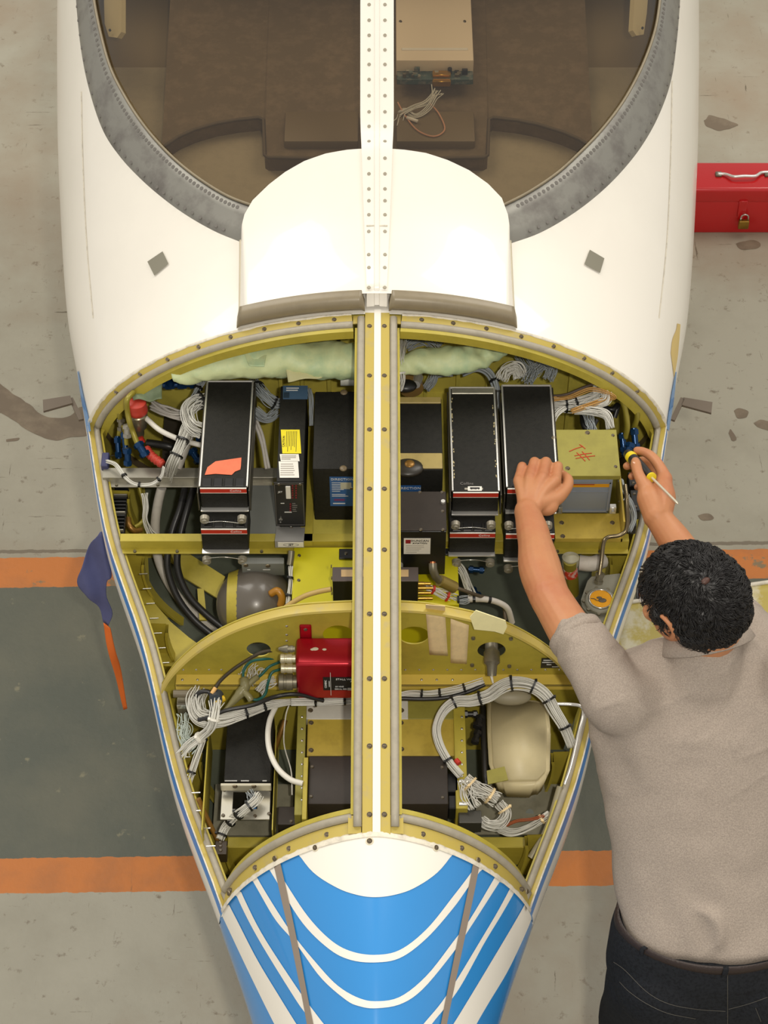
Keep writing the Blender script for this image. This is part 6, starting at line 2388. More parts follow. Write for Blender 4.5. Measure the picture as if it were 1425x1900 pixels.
STN = mat('brown_floor_stain', (112, 98, 80), .6, rgb2=(128, 114, 94), vs=12)
stain([(-20, 700), (5, 716), (25, 732), (48, 745), (75, 768), (100, 775), (130, 772), (150, 755), (175, 760), (180, 800), (130, 813), (95, 815), (60, 802), (25, 780), (0, 765), (-20, 758)], STN)
stain([(1305, 224), (1318, 214), (1335, 218), (1352, 224), (1368, 232), (1345, 240), (1332, 242), (1312, 236)], STN)
stain([(12, 815), (34, 812), (30, 817), (14, 820)], STN)
stain([(1360, 762), (1375, 757), (1390, 765), (1385, 775), (1370, 777)], STN)
stain([(1398, 784), (1415, 778), (1440, 790), (1440, 800), (1412, 796)], STN)
stain([(1296, 958), (1310, 952), (1324, 960), (1318, 966), (1302, 965)], STN)
stain([(1352, 802), (1358, 796), (1366, 815), (1356, 818)], STN)
stain([(1366, 452), (1392, 445), (1412, 452), (1400, 462), (1376, 462)], STN)

# ------------------------------------------------------------------ red toolbox with padlock
y0 = az(1400, 432, 0).y
zt = ay(1400, 350, y0).z
TB = Bx(1268, 1545, 350, zt, 300, 432)
rt = root('toolbox', 'red metal toolbox on the grey floor right of the fuselage', 'toolbox', (TB.cx, (TB.y0 + TB.y1) / 2, 0))
bm = nb()
box(bm, (TB.x0, TB.y0, 0), (TB.x1, TB.y1, zt * .74), .004, 2)
obj('tray_body', bm, REDT, rt, smooth=True)
bm = nb()
box(bm, (TB.x0 - .002, TB.y0 - .003, zt * .68), (TB.x1 + .002, TB.y1 + .002, zt), .012, 4)
obj('lid', bm, REDT, rt, smooth=True)
hp = [TB.top(x, y, e) for x, y, e in ((1331, 325, .006), (1346, 327, .008), (1360, 334, .014), (1380, 334, .016), (1400, 333, .014), (1412, 324, .008), (1428, 322, .006))]
bm = nb()
tube(bm, spline(hp, 40), .0048, 8)
hnd = obj('handle', bm, CHROME, rt, smooth='all')
for px in (1333, 1424):
    bm = nb()
    p = TB.top(px, 325)
    box(bm, (p.x - .010, p.y - .010, zt - .001), (p.x + .010, p.y + .010, zt + .008), .003, 2)
    obj('handle_bracket', bm, DULL, hnd, smooth=True)
bm = nb()
p = ay(1380, 372, TB.y0 - .004)
q = ay(1380, 402, TB.y0 - .004)
box(bm, (p.x - .013, TB.y0 - .008, q.z), (p.x + .013, TB.y0 - .001, p.z), .002)
cyl(bm, (p.x, TB.y0 - .004, q.z + .006), (p.x, TB.y0 - .016, q.z + .006), .006, .006, 10)
obj('hasp', bm, REDT, rt, smooth=True)
pl = ay(1381, 408, TB.y0 - .017)
lk = root('padlock', 'brass padlock hanging from the hasp of the red toolbox', 'padlock', pl - Vector((0, 0, .03)))
bm = nb()
box(bm, (pl.x - .0165, pl.y - .007, pl.z - .034), (pl.x + .0165, pl.y + .007, pl.z - .002), .003, 3)
obj('lock_body', bm, mat('aged_brass', (158, 122, 48), .35, metal=.7, var=.2, vs=50), lk, smooth=True)
bm = nb()
tube(bm, [Vector((pl.x + .0115 * math.cos(t), pl.y, pl.z + .010 + .012 * math.sin(t))) for t in np.linspace(0, PI, 13)][::-1] + [Vector((pl.x + .0115, pl.y, pl.z - .004))], .0026, 8)
tube(bm, [Vector((pl.x - .0115, pl.y, pl.z + .010)), Vector((pl.x - .0115, pl.y, pl.z - .004))], .0026, 8)
obj('shackle', bm, STEEL, lk, smooth='all')

# ------------------------------------------------------------------ cloth and streamer at the left rail
yc = az(188, 985, .93).y - .004
rt = root('cover_flag', 'blue cloth cover hanging at the left rail with a long orange streamer', 'cloth', ay(188, 985, yc))


def drape(name, left, right, m, n, mc, amp, y):
    L = spline([(a, b, 0) for a, b in left], n)
    Rr = spline([(a, b, 0) for a, b in right], n)
    rows = []
    for a, b in zip(L, Rr):
        r = []
        for k in range(mc + 1):
            p = ay(a.x + (b.x - a.x) * k / mc, a.y + (b.y - a.y) * k / mc, y)
            p.y += amp * mnoise.noise(Vector((p.x * 22, 0, p.z * 7)))
            r.append(p)
        rows.append(r)
    bm = nb()
    grid(bm, rows)
    thick(bm, .0018)
    return obj(name, bm, m, rt, smooth='all')


drape('cloth', [(186, 984), (166, 1016), (152, 1055), (143, 1086), (164, 1111), (182, 1137), (190, 1164)], [(190, 984), (200, 1020), (206, 1045), (208, 1062), (199, 1076), (198, 1108), (209, 1138), (200, 1168)][0:8], CLOTHB, 30, 14, .03, yc)
drape('streamer', [(191, 1164), (196, 1188), (204, 1215), (212, 1245), (220, 1280), (229, 1319)], [(204, 1168), (209, 1184), (216, 1208), (224, 1242), (230, 1278), (236, 1316)], CLOTHO, 30, 4, .02, yc - .002)

# ------------------------------------------------------------------ removed bay door on the floor behind the mechanic
rt = root('removed_door', 'removed curved access door lying inside up on the floor behind the mechanic\'s head', 'aircraft panel', az(1330, 1180, 0))
cn = [az(1150, 1143, 0), az(1570, 1082, 0), az(1600, 1330, 0), az(1130, 1330, 0)]
bm = nb()
rows = []
for i in range(25):
    u = i / 24
    r = []
    for j in range(17):
        v = j / 16
        p = cn[0] * (1 - u) * (1 - v) + cn[1] * u * (1 - v) + cn[2] * u * v + cn[3] * (1 - u) * v
        r.append(p + Vector((0, 0, .004 + .05 * (2 * v - 1) ** 2)))
    rows.append(r)
grid(bm, rows)
thick(bm, .003)
obj('door_skin', bm, mat('flaking_chromate', (190, 172, 84), .5, rgb2=(214, 206, 176), vs=10, amt=(.5, .62)), rt, smooth='all')
bm = nb()
tube(bm, [r[0] + Vector((0, 0, .002)) for r in rows], .006, 8)
tube(bm, [r[-1] + Vector((0, 0, .002)) for r in rows], .006, 8)
obj('door_edge', bm, WEDGE, rt, smooth='all')
bm = nb()
tube(bm, rows[0], .006, 8)
obj('door_edge', bm, WEDGE, rt, smooth='all')
for u in (6, 12, 18):
    bm = nb()
    tube(bm, [p + Vector((0, 0, .006)) for p in rows[u]], .008, 6, flat=.6)
    obj('door_rib', bm, YEL, rt, smooth='all')

# ------------------------------------------------------------------ the mechanic
def loft(bm, secs, n=28, sq=2.2):
    """secs: (centre, lateral vector, depth vector) with lengths as half sizes"""
    rings = []
    for c, a, b in secs:
        c, a, b = Vector(c), Vector(a), Vector(b)
        ring = []
        for k in range(n):
            t = 2 * PI * k / n
            ct, st = math.cos(t), math.sin(t)
            x = math.copysign(abs(ct) ** (2 / sq), ct)
            y = math.copysign(abs(st) ** (2 / sq), st)
            ring.append(bm.verts.new(c + a * x + b * y))
        rings.append(ring)
    for p, q in zip(rings, rings[1:]):
        for k in range(n):
            bm.faces.new((p[k], p[(k + 1) % n], q[(k + 1) % n], q[k]))
    bm.faces.new(rings[0][::-1])
    bm.faces.new(rings[-1])


def limb(bm, pts, rad, n=20, samp=24, flat=1.0, up=None):
    P_ = spline(pts, samp)
    k = len(rad) - 1
    rr = []
    for i in range(samp):
        u = i / (samp - 1) * k
        j = min(int(u), k - 1)
        t = u - j
        t = t * t * (3 - 2 * t)
        rr.append(rad[j] * (1 - t) + rad[j + 1] * t)
    tube(bm, P_, rr, n, flat=flat, up=up)
    ball(bm, P_[0], rr[0] * .98, n=16)
    ball(bm, P_[-1], rr[-1] * .98, n=16)


def melt(name, bm, voxel, smooth_it, m, parent, org=None, **k):
    """one continuous skin over everything in bm"""
    bmesh.ops.recalc_face_normals(bm, faces=bm.faces[:])
    me = bpy.data.meshes.new('tmp')
    bm.to_mesh(me)
    bm.free()
    to = bpy.data.objects.new('tmp', me)
    COL.objects.link(to)
    md = to.modifiers.new('r', 'REMESH')
    md.mode = 'VOXEL'
    md.voxel_size = voxel
    sm = to.modifiers.new('s', 'SMOOTH')
    sm.factor = .5
    sm.iterations = smooth_it
    dg = bpy.context.evaluated_depsgraph_get()
    out_ = bpy.data.meshes.new_from_object(to.evaluated_get(dg))
    bpy.data.objects.remove(to)
    b2 = nb()
    b2.from_mesh(out_)
    bpy.data.meshes.remove(out_)
    return obj(name, b2, m, parent, smooth='all', org=org, **k)


V3 = Vector
BELT = V3((.624, -.925, 1.01))
C7 = V3((.588, -.49, 1.378))
X_ = V3((1, 0, 0))


def tors(u, a, b, grow=0.0):
    """cross-section of the trunk; u 0 at the belt, 1 at the neck base"""
    back = BELT.lerp(C7, u)
    back += V3((0, -.020, .027)) * math.sin(PI * min(1, max(u, 0) ** 2.2))
    tilt = R(14) + (R(50) - R(14)) * min(1, u * 2.0)
    dn = V3((0, -math.cos(tilt), math.sin(tilt)))
    return (back - dn * (b + .012 * (grow < 0)), X_ * (a + grow), dn * (b + grow))


SHL, ELL, WRL = V3((.430, -.552, 1.328)), az(1019, 1106, 1.34), az(978, 948, 1.285)
SHR, ELR, WRR = V3((.745, -.505, 1.325)), V3((.685, -.235, 1.165)), az(1219, 957, 1.25)
H = V3((.553, -.452, 1.497))
f_ = V3((-.71, .617, -.331)).normalized()
u_ = V3((-.295, .162, .942))
u_ = (u_ - f_ * u_.dot(f_)).normalized()
l_ = u_.cross(f_).normalized()


def hd(a, b, c):
    return H + f_ * a + l_ * b + u_ * c


Rh = Matrix((f_, l_, u_)).transposed()
bm = nb()
# trunk, neck
loft(bm, [(V3((.622, -.82, .86)), X_ * .15, V3((0, -.085, 0))), (V3((.622, -.80, .98)), X_ * .15, V3((0, -.085, .01))), tors(.2, .145, .07, -.012), tors(.5, .16, .08, -.012), tors(.75, .15, .07, -.012), tors(.84, .09, .03, -.012), (V3((.59, -.505, 1.325)), X_ * .05, V3((0, -.035, .02)))])
limb(bm, [V3((.588, -.495, 1.355)), V3((.585, -.480, 1.40)), hd(-.035, 0, -.05)], [.050, .052, .055])
# head
ball(bm, hd(-.008, 0, .012), 1, .096, .074, .098, n=32, rot=Rh)
ball(bm, hd(.030, 0, -.045), 1, .060, .058, .060, n=24, rot=Rh)
ball(bm, hd(.058, 0, -.082), 1, .032, .034, .026, n=20, rot=Rh)
ball(bm, hd(.072, 0, .018), 1, .022, .050, .018, n=16, rot=Rh)
limb(bm, [hd(.084, 0, .012), hd(.098, 0, -.012), hd(.106, 0, -.030)], [.009, .011, .012], samp=8, n=12)
ball(bm, hd(.094, .011, -.034), .008, n=10)
ball(bm, hd(.094, -.011, -.034), .008, n=10)
for s in (-1, 1):
    ball(bm, hd(.062, s * .036, -.022), 1, .024, .022, .020, n=14, rot=Rh)
    # ear: rim and lobe
    E = [hd(.012, s * .074, .022), hd(-.004, s * .083, .036), hd(-.020, s * .086, .026), hd(-.022, s * .085, .004), hd(-.010, s * .080, -.018), hd(.004, s * .074, -.026)]
    limb(bm, E, [.005, .0052, .0055, .005, .006, .007], samp=16, n=10)
    ball(bm, hd(-.002, s * .073, .002), 1, .016, .006, .022, n=12, rot=Rh)
limb(bm, [hd(.088, .020, -.056), hd(.094, 0, -.054), hd(.088, -.020, -.056)], [.004, .0062, .004], samp=8, n=10)
limb(bm, [hd(.085, .017, -.065), hd(.091, 0, -.064), hd(.085, -.017, -.065)], [.004, .0065, .004], samp=8, n=10)
# arms
limb(bm, [V3((.47, -.54, 1.31)), SHL, SHL.lerp(ELL, .5) + V3((-.006, 0, .0)), ELL], [.048, .050, .044, .039])
ex = V3((-.006, -.010, .004))
limb(bm, [ELL, ELL.lerp(WRL, .3) + V3((-.004, 0, 0)), ELL.lerp(WRL, .68), WRL], [.039, .0415, .033, .0265])
ball(bm, ELL + V3((0, -.014, -.008)), .032, n=14)
limb(bm, [V3((.70, -.51, 1.30)), SHR, SHR.lerp(ELR, .5), ELR], [.048, .050, .044, .040])
limb(bm, [ELR, ELR.lerp(WRR, .3), ELR.lerp(WRR, .7), WRR], [.040, .041, .034, .028])
# left hand: closed, seen on its back, fingers over the far edge
def finger(bm, pts, r):
    limb(bm, pts, r, n=12, samp=16)


mcpL = [az(962, 892, 1.282), az(983, 887, 1.292), az(1006, 886, 1.294), az(1030, 892, 1.288)]
pipL = [az(969, 865, 1.270), az(992, 857, 1.278), az(1013, 857, 1.280), az(1035, 865, 1.274)]
for m_, r_ in zip(mcpL, (.0135, .014, .0145, .0145)):
    limb(bm, [WRL + V3(((m_.x - WRL.x) * .25, .004, .004)), WRL.lerp(m_, .55) + V3((0, 0, .004)), m_], [.016, r_, r_ * .86], n=14, samp=12)
ball(bm, WRL.lerp(mcpL[2], .5) + V3((.008, .0, -.008)), 1, .036, .036, .018, n=20)
ball(bm, WRL.lerp(mcpL[3], .4) + V3((.016, -.004, -.012)), 1, .026, .028, .018, n=20)
for k, (m_, p_) in enumerate(zip(mcpL, pipL)):
    r_ = (.0102, .0113, .0116, .0112)[k]
    mid_ = p_ + V3((.002, .003, -.024))
    tip = p_ + V3((.002, -.016, -.040))
    finger(bm, [m_ + V3((0, 0, -.002)), m_.lerp(p_, .6), p_, mid_, tip], [r_ * 1.12, r_ * 1.0, r_ * 1.0, r_ * .95, r_ * .85])
thb = [az(1002, 934, 1.285), az(1030, 926, 1.275), az(1049, 908, 1.268), az(1054, 892, 1.262), az(1046, 882, 1.255)]
limb(bm, thb, [.018, .0155, .0125, .0118, .010], n=14, samp=18)
# right hand round the screwdriver
SDa, SDb, SDc = az(1163, 840, 1.240), az(1209, 886, 1.281), az(1258, 935, 1.318)
sd_ = (SDb - SDa).normalized()
mcpR = az(1233, 884, 1.258)
limb(bm, [WRR, az(1226, 925, 1.255), az(1233, 888, 1.256)], [.030, .031, .017], n=16, samp=14)
limb(bm, [WRR, az(1205, 925, 1.262), az(1197, 902, 1.27)], [.028, .026, .0165], n=16, samp=14)
ball(bm, az(1216, 915, 1.243), 1, .030, .034, .019, n=20)
finger(bm, [mcpR, az(1222, 862, 1.262), az(1208, 846, 1.262), az(1193, 838, 1.256), az(1182, 836, 1.250)], [.0135, .0112, .0105, .0095, .0088])
finger(bm, [az(1230, 896, 1.238), az(1214, 868, 1.232), az(1196, 856, 1.224), az(1176, 860, 1.222), az(1163, 865, 1.224)], [.0135, .0112, .0105, .0098, .0088])
finger(bm, [az(1228, 908, 1.228), az(1212, 884, 1.216), az(1196, 876, 1.208), az(1182, 878, 1.206), az(1172, 884, 1.210)], [.0125, .0105, .010, .0092, .0083])
finger(bm, [az(1226, 920, 1.222), az(1212, 902, 1.206), az(1200, 896, 1.198), az(1190, 898, 1.198), az(1182, 904, 1.202)], [.011, .0092, .0088, .008, .0073])
limb(bm, [az(1200, 912, 1.268), az(1191, 893, 1.277), az(1184, 877, 1.278), az(1180, 862, 1.272), az(1179, 856, 1.268)], [.0165, .0125, .0112, .0112, .0095], n=14, samp=18)
# legs
for s in (-1, 1):
    hx = .622 + s * .088
    limb(bm, [V3((hx, -.85, .86)), V3((hx + s * .01, -.83, .66)), V3((hx + s * .02, -.80, .48)), V3((hx + s * .02, -.84, .28)), V3((hx + s * .02, -.86, .09))], [.085, .07, .052, .05, .036], samp=30)
    limb(bm, [V3((hx + s * .02, -.89, .05)), V3((hx + s * .025, -.80, .045)), V3((hx + s * .03, -.70, .035))], [.036, .036, .03], samp=10)
SKIN.node_tree.nodes['Principled BSDF'].inputs['Subsurface Weight'].default_value = .12
SKIN.node_tree.nodes['Principled BSDF'].inputs['Subsurface Radius'].default_value = (.02, .008, .004)
man = melt('person', bm, .0026, 4, SKIN, None, org=(.622, -.80, 0),
           label='dark-haired person in a grey polo shirt leaning over the open bay with a screwdriver', cat='person')

# thumb nail, eyes, brows, mouth
bm = nb()
c_ = az(1179.5, 858, 1.281)
ball(bm, c_, 1, .0066, .0075, .0016, n=12, rot=Matrix.Rotation(R(-25), 3, 'X'))
obj('thumb_nail', bm, mat('nail', (232, 186, 160), .25), man, smooth='all')
for s in (-1, 1):
    bm = nb()
    ball(bm, hd(.0835, s * .031, .000), .0118, n=16)
    ey = obj('eye', bm, mat('eye_white', (225, 220, 212), .2), man, smooth='all')
    bm = nb()
    ball(bm, hd(.0925, s * .031, -.001), .0052, n=12)
    obj('iris', bm, mat('dark_iris', (44, 28, 20), .15), ey, smooth='all')
    bm = nb()
    tube(bm, spline([hd(.090, s * .014, .018), hd(.090, s * .032, .024), hd(.078, s * .052, .018)], 10), .0034, 6, flat=.7)
    obj('eyebrow', bm, HAIRM, man, smooth='all')

# hair: a cap with curls
bm = nb()
nu, nv = 120, 80
rows = []
keep = {}


def hair_r(dl):
    """radius of the hair surface in the head's own direction dl (f, l, u)"""
    return 1 / math.sqrt((dl.x / .0985) ** 2 + (dl.y / .0785) ** 2 + (dl.z / .0985) ** 2)


def hair_in(dl):
    side = abs(dl.y) > .5
    if dl.z > .40: return dl.x < .80
    if dl.z > .14: return dl.x < (.42 if side else .62)
    if dl.z > -.05: return dl.x < (-.16 if side else .5) or (side and .12 < dl.x < .26)
    if dl.z > -.60: return dl.x < -.20 - .25 * max(0, -.2 - dl.z)
    return False


HO = V3((-.010, 0, .010))
for i in range(nv + 1):
    th = PI * i / nv
    r = []
    for j in range(nu):
        ph = 2 * PI * j / nu
        dl = V3((math.sin(th) * math.cos(ph), math.sin(th) * math.sin(ph), math.cos(th)))
        rr_ = hair_r(dl)
        q = dl * 9
        rr_ += .007 + .005 * mnoise.noise(q * .6) + .004 * mnoise.noise(q * 1.5)
        if not hair_in(dl): rr_ = hair_r(dl) * .80
        loc = dl * rr_ + HO
        r.append(hd(loc.x, loc.y, loc.z))
    rows.append(r)
grid(bm, rows, close=True)
bmesh.ops.remove_doubles(bm, verts=bm.verts[:], dist=.0002)
cc_ = []
for fc in bm.faces:
    q = fc.calc_center_median() - H
    dl = V3((q.dot(f_), q.dot(l_), q.dot(u_))) - HO
    dl.normalize()
    if not hair_in(dl): cc_.append(fc)
bmesh.ops.delete(bm, geom=cc_, context='FACES')
hair = obj('hair', bm, HAIRM, man, smooth='all')
CV, CF = [], []
rg = random.Random(12)
cnt = 0
while cnt < 5200:
    dl = V3((rg.gauss(0, 1), rg.gauss(0, 1), rg.gauss(0, 1))).normalized()
    if not hair_in(dl): continue
    cnt += 1
    # combed away from the whorl at the back of the crown, with a curl
    wh = V3((-.56, .20, .79)).normalized()
    tg = (dl - wh * dl.dot(wh))
    tg = (tg - dl * tg.dot(dl))
    tg = tg.normalized() if tg.length > .05 else dl.orthogonal().normalized()
    sd2 = dl.cross(tg)
    wv = mnoise.noise(dl * 5) * 1.6
    tg = (tg + sd2 * (.55 + wv + rg.uniform(-.15, .15))).normalized()
    sd2 = dl.cross(tg)
    L = rg.uniform(.014, .030)
    cv = mnoise.noise(dl * 6 + V3((3, 0, 0))) * 1.5 + rg.uniform(-.2, .2)
    base = hair_r(dl) + .008
    pts = []
    for k in range(6):
        t = k / 5
        loc = dl * (base + .006 * math.sin(t * PI) - .002 * t) + tg * L * t + sd2 * cv * L * t * t + HO
        nn_ = loc - HO
        nn_ = nn_.normalized()
        loc = nn_ * (hair_r(nn_) + .0065 + .005 * mnoise.noise(nn_ * 5.4) + .004 * mnoise.noise(nn_ * 13) + .0035 * math.sin(t * PI)) + HO
        pts.append(hd(loc.x, loc.y, loc.z))
    T_, N_f = frames(pts)
    b0 = len(CV)
    for p, t, n_, r in zip(pts, T_, N_f, (.0005, .0010, .0011, .0010, .0007, .0003)):
        b_ = t.cross(n_)
        for k in range(3):
            CV.append(tuple(p + (b_ * math.cos(2.0944 * k) + n_ * math.sin(2.0944 * k)) * r - OFF[hair.name]))
    for q in range(5):
        for k in range(3):
            CF.append((b0 + q * 3 + k, b0 + q * 3 + (k + 1) % 3, b0 + q * 3 + 3 + (k + 1) % 3, b0 + q * 3 + 3 + k))
me = bpy.data.meshes.new('curls')
me.from_pydata(CV, [], CF)
me.polygons.foreach_set('use_smooth', [True] * len(me.polygons))
me.materials.append(HAIRM)
cu_ = inst('curls', me, hair, Matrix.Translation(OFF[hair.name]))
cu_['kind'] = 'stuff'

bm = nb()
wl = V3((-.56, .20, .79)).normalized()
rr_ = hair_r(wl) + .0062
pc = wl * rr_ + HO
ball(bm, hd(pc.x, pc.y, pc.z), 1, .004, .009, .006, n=14, rot=Rh @ wl.to_track_quat('X', 'Z').to_matrix())
obj('scalp_whorl', bm, mat('scalp', (74, 46, 36), .5), hair, smooth='all')

# shirt
bm = nb()
g = .012
loft(bm, [(V3((.622, -.812, .965)), X_ * .178, V3((0, -.112, .01))), tors(.02, .180, .122, .004), tors(.12, .188, .128, .004), tors(.3, .184, .122, .004), tors(.5, .188, .122, .006), tors(.72, .205, .120, .008), tors(.87, .212, .112, .006), tors(.97, .170, .085, .006), tors(1.05, .085, .065, .006)], n=40, sq=2.2)
limb(bm, [V3((.588, -.505, 1.33)), V3((.590, -.485, 1.385))], [.080, .070], samp=8)
limb(bm, [V3((.52, -.510, 1.280)), V3((.475, -.535, 1.300)), SHL + V3((-.002, 0, -.002)), SHL.lerp(ELL, .36), SHL.lerp(ELL, .58)], [.065, .066, .066, .059, .054])
limb(bm, [V3((.66, -.50, 1.275)), V3((.70, -.51, 1.290)), SHR, SHR.lerp(ELR, .45), SHR.lerp(ELR, .80)], [.065, .066, .068, .062, .059])
limb(bm, [V3((.462, -.560, 1.262)), V3((.480, -.610, 1.185)), V3((.50, -.66, 1.10))], [.062, .055, .04])
limb(bm, [V3((.712, -.555, 1.255)), V3((.708, -.610, 1.185)), V3((.70, -.66, 1.10))], [.062, .055, .04])
limb(bm, [V3((.49, -.55, 1.265)), V3((.51, -.62, 1.19))], [.085, .080], samp=8)
limb(bm, [V3((.69, -.55, 1.265)), V3((.68, -.62, 1.19))], [.085, .080], samp=8)
# folds
def fold(pts, r):
    limb(bm, pts, r, n=8, samp=16)


def bk(px, py, off=0.0):
    """a point on the back plane seen at a pixel"""
    n_ = V3((0, -math.sin(R(45)), math.cos(R(45))))
    d = ray(px, py)
    t = (BELT - CAMP + n_ * (.012 + off)).dot(n_) / d.dot(n_)
    return CAMP + d * t


for pts, r in (([(1318, 1768), (1334, 1745), (1326, 1705), (1296, 1688)], .016),):
    fold([bk(x, y, -.004 - r * .55) for x, y in pts], [r * .4] + [r] * (len(pts) - 2) + [r * .4])
aL = (ELL - SHL).normalized()
for t0, ph0, ln in ((.10, -1.2, 1.6), (.24, -.6, 1.7), (.40, -1.4, 1.5)):
    c_ = SHL.lerp(ELL, t0)
    n1 = V3((0, 0, 1)) - aL * aL.z
    n1.normalize()
    n2 = aL.cross(n1)
    fold([c_ + aL * .008 * k + (n1 * math.cos(ph0 + ln * k / 4) + n2 * math.sin(ph0 + ln * k / 4)) * (.0605 - .010 * t0) for k in range(5)], [.003, .007, .008, .007, .003])
shirt = melt('shirt', bm, .005, 22, SHIRT, man)
sp_ = (C7 - BELT).normalized()
nrm_ = [v.normal.copy() for v in shirt.data.vertices]
for v, vn in zip(shirt.data.vertices, nrm_):
    q = v.co + OFF['shirt']
    s_ = (q - BELT).dot(sp_)
    low = max(0, 1 - max(0, s_) / .22)
    wv = mnoise.noise(V3((q.x * 26 + s_ * 5, q.z * 3, s_ * 5))) * (.0025 + .005 * low) + mnoise.noise(q * 17 + V3((4, 0, 0))) * .004
    wv += (1 - abs(mnoise.noise(V3((q.x * 12 - s_ * 9, s_ * 12, 3))))) ** 6 * .004 * min(1, max(0, s_ - .25) * 5)
    v.co += vn * (wv - .002)
# sleeve hems
for a_, b_, r_ in ((SHL, ELL, .0525), (SHR, ELR, .058)):
    bm = nb()
    d = (b_ - a_).normalized()
    c_ = a_.lerp(b_, .595 if a_ is SHL else .81)
    tube(bm, [c_ - d * .012, c_, c_ + d * .010, c_ + d * .011], [r_, r_ + .0015, r_ + .001, r_ - .006], 40)
    obj('sleeve_hem', bm, SHIRT, shirt, smooth='all')
# collar: folded band round the neck
bm = nb()
nc = az(1312, 1186, 1.395)
ax = (hd(-.035, 0, -.05) - V3((.588, -.515, 1.37))).normalized()
ax = V3((-.22, .70, .67)).normalized()
s1 = (X_ - ax * ax.x).normalized()
s2 = ax.cross(s1)
rows = []
for k in range(61):
    t = R(-235) + R(290) * k / 60 + PI * 0
    d = s1 * math.cos(t) + s2 * math.sin(t)
    r = []
    for (rr_, hh) in ((.064, .000), (.066, .016), (.069, .022), (.074, .020), (.081, .004), (.088, -.012), (.086, -.014), (.078, .000)):
        r.append(nc + d * rr_ * (1 + .04 * math.sin(3 * t)) + ax * hh)
    rows.append(r)
grid(bm, rows)
thick(bm, .0015)
obj('collar', bm, SHIRT, shirt, smooth='all')

# jeans
bm = nb()
ctr = V3((.624, -.812, .985))
loft(bm, [(ctr + V3((0, .002, .002)), X_ * .188, V3((0, -.122, .02))), (ctr + V3((0, -.01, -.04)), X_ * .196, V3((0, -.132, .02))), (V3((.622, -.84, .86)), X_ * .198, V3((0, -.130, 0))), (V3((.622, -.84, .80)), X_ * .17, V3((0, -.11, 0)))], n=40)
for s in (-1, 1):
    hx = .622 + s * .090
    ball(bm, V3((hx - s * .004, -.895, .875)), 1, .098, .085, .10, n=24)
    limb(bm, [V3((hx, -.86, .84)), V3((hx + s * .012, -.84, .66)), V3((hx + s * .02, -.81, .48)), V3((hx + s * .02, -.85, .28)), V3((hx + s * .02, -.87, .075))], [.105, .09, .072, .068, .064], samp=30)
jeans = melt('jeans', bm, .006, 5, JEAN, man)
# belt, loops, pocket stitching
def waist(t, dz, g_):
    return ctr + V3((.190 * math.cos(t), -.124 * math.sin(t), .02 * math.sin(t))) * (1 + g_ / .15) + V3((0, 0, dz))


bm = nb()
grid(bm, [[waist(t, dz, g_) for dz, g_ in ((-.014, -.004), (-.013, .001), (.016, .000), (.017, -.005))] for t in np.linspace(-PI, PI, 81)])
belt = obj('belt', bm, BELTM, man, smooth='all')
for t in (R(90), R(40), R(140)):
    bm = nb()
    for k in (-1, 1):
        pass
    a0 = [waist(t - .026, dz, g_) for dz, g_ in ((-.040, .002), (-.020, .004), (.018, .004), (.020, -.004))]
    a1 = [waist(t + .026, dz, g_) for dz, g_ in ((-.040, .002), (-.020, .004), (.018, .004), (.020, -.004))]
    grid(bm, [a0, a1])
    thick(bm, .002)
    obj('belt_loop', bm, JEAN, jeans, smooth='all')


def bvh_snap(o, p, d):
    """first hit of a ray on a finished mesh part"""
    off = OFF[o.name]
    ok, loc, nrm, idx = o.ray_cast(V3(p) - off, d)
    return (loc + off, nrm) if ok else (None, None)


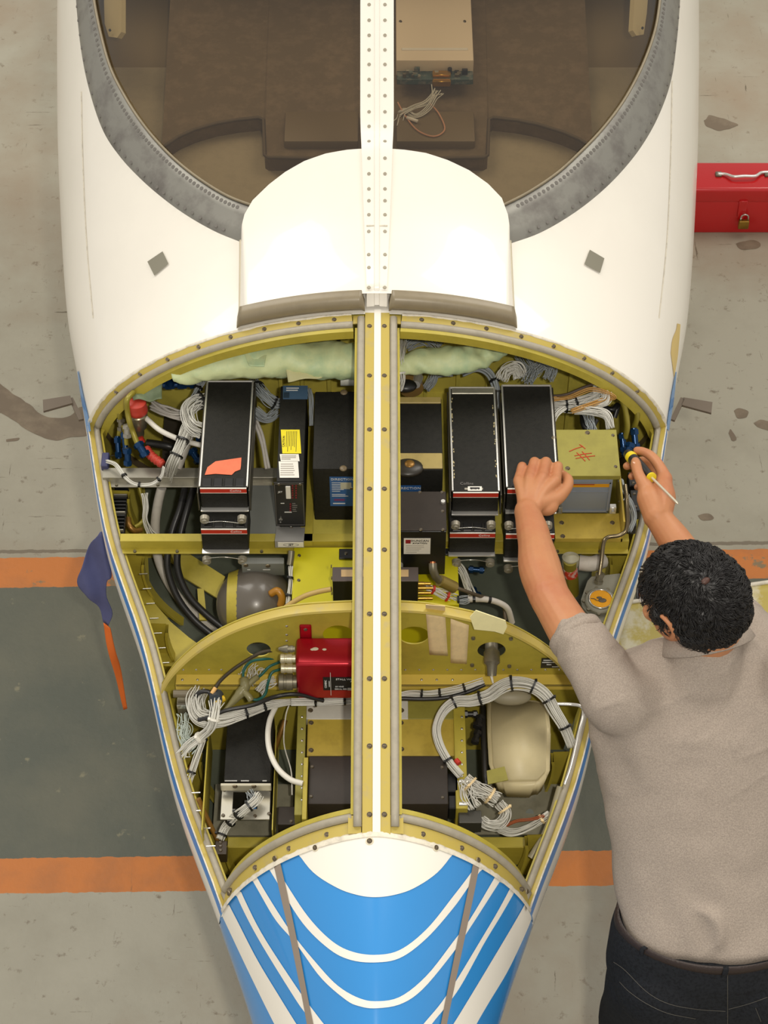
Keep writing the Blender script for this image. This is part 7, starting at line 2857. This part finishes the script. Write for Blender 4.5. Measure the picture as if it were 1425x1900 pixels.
STI = mat('denim_stitch', (88, 84, 76), .7)
for pts in ([(1150, 1822), (1168, 1840), (1200, 1862), (1240, 1880), (1290, 1890)], [(1139, 1785), (1160, 1800), (1200, 1840), (1240, 1862), (1290, 1872), (1346, 1876)], [(1350, 1808), (1350, 1840), (1350, 1899)], [(1352, 1872), (1390, 1862), (1424, 1850)], [(1402, 1870), (1412, 1895)]):
    P_ = spline([(x, y, 0) for x, y in pts], 24)
    hit = []
    for p in P_:
        d = ray(p.x, p.y).normalized()
        loc, nrm = bvh_snap(jeans, CAMP, d)
        if loc is not None: hit.append(loc + nrm * .0006)
    if len(hit) > 3:
        bm = nb()
        tube(bm, hit, .0006, 4)
        obj('stitching', bm, STI, jeans)
for s in (-1, 1):
    hx = .622 + s * .11
    bm = nb()
    limb(bm, [V3((hx, -.90, .045)), V3((hx + s * .004, -.80, .045)), V3((hx + s * .008, -.70, .036)), V3((hx + s * .008, -.665, .03))], [.042, .044, .042, .030], samp=14)
    for v in bm.verts: v.co.z = max(v.co.z, 0.0)
    obj('shoe', bm, mat('black_shoe', (28, 26, 25), .5), man, smooth='all')

# screwdriver
rt = root('screwdriver', 'black and yellow handled screwdriver with a long steel blade in the right hand', 'screwdriver', SDb)
bm = nb()
L = (SDb - SDa).length
tube(bm, [SDa + sd_ * L * t for t in (0, .03, .1, .3, .6, .8, .9, .97)], [.006, .0095, .0112, .0118, .0112, .0095, .0085, .010], 18)
obj('grip', bm, mat('black_grip', (30, 30, 30), .4), rt, smooth=True)
bm = nb()
tube(bm, [SDb - sd_ * .004, SDb - sd_ * .003, SDb + sd_ * .001, SDb + sd_ * .002], [.009, .0105, .0105, .008], 24)
obj('yellow_collar', bm, mat('yellow_grip', (226, 202, 30), .35), rt, smooth=True)
bm = nb()
tube(bm, [SDa + sd_ * L * t for t in (.14, .2, .26)], [.0118, .0128, .0118], 18)
obj('yellow_band', bm, mat('yellow_grip', (226, 202, 30)), rt, smooth=True)
bd = (SDc - SDb).normalized()
bm = nb()
tube(bm, [SDb, SDc - bd * .008, SDc - bd * .004, SDc], [.0028, .0028, .0022, .0012], 10)
obj('blade', bm, mat('satin_blade', (226, 218, 196), .3, metal=.6), rt, smooth=True)
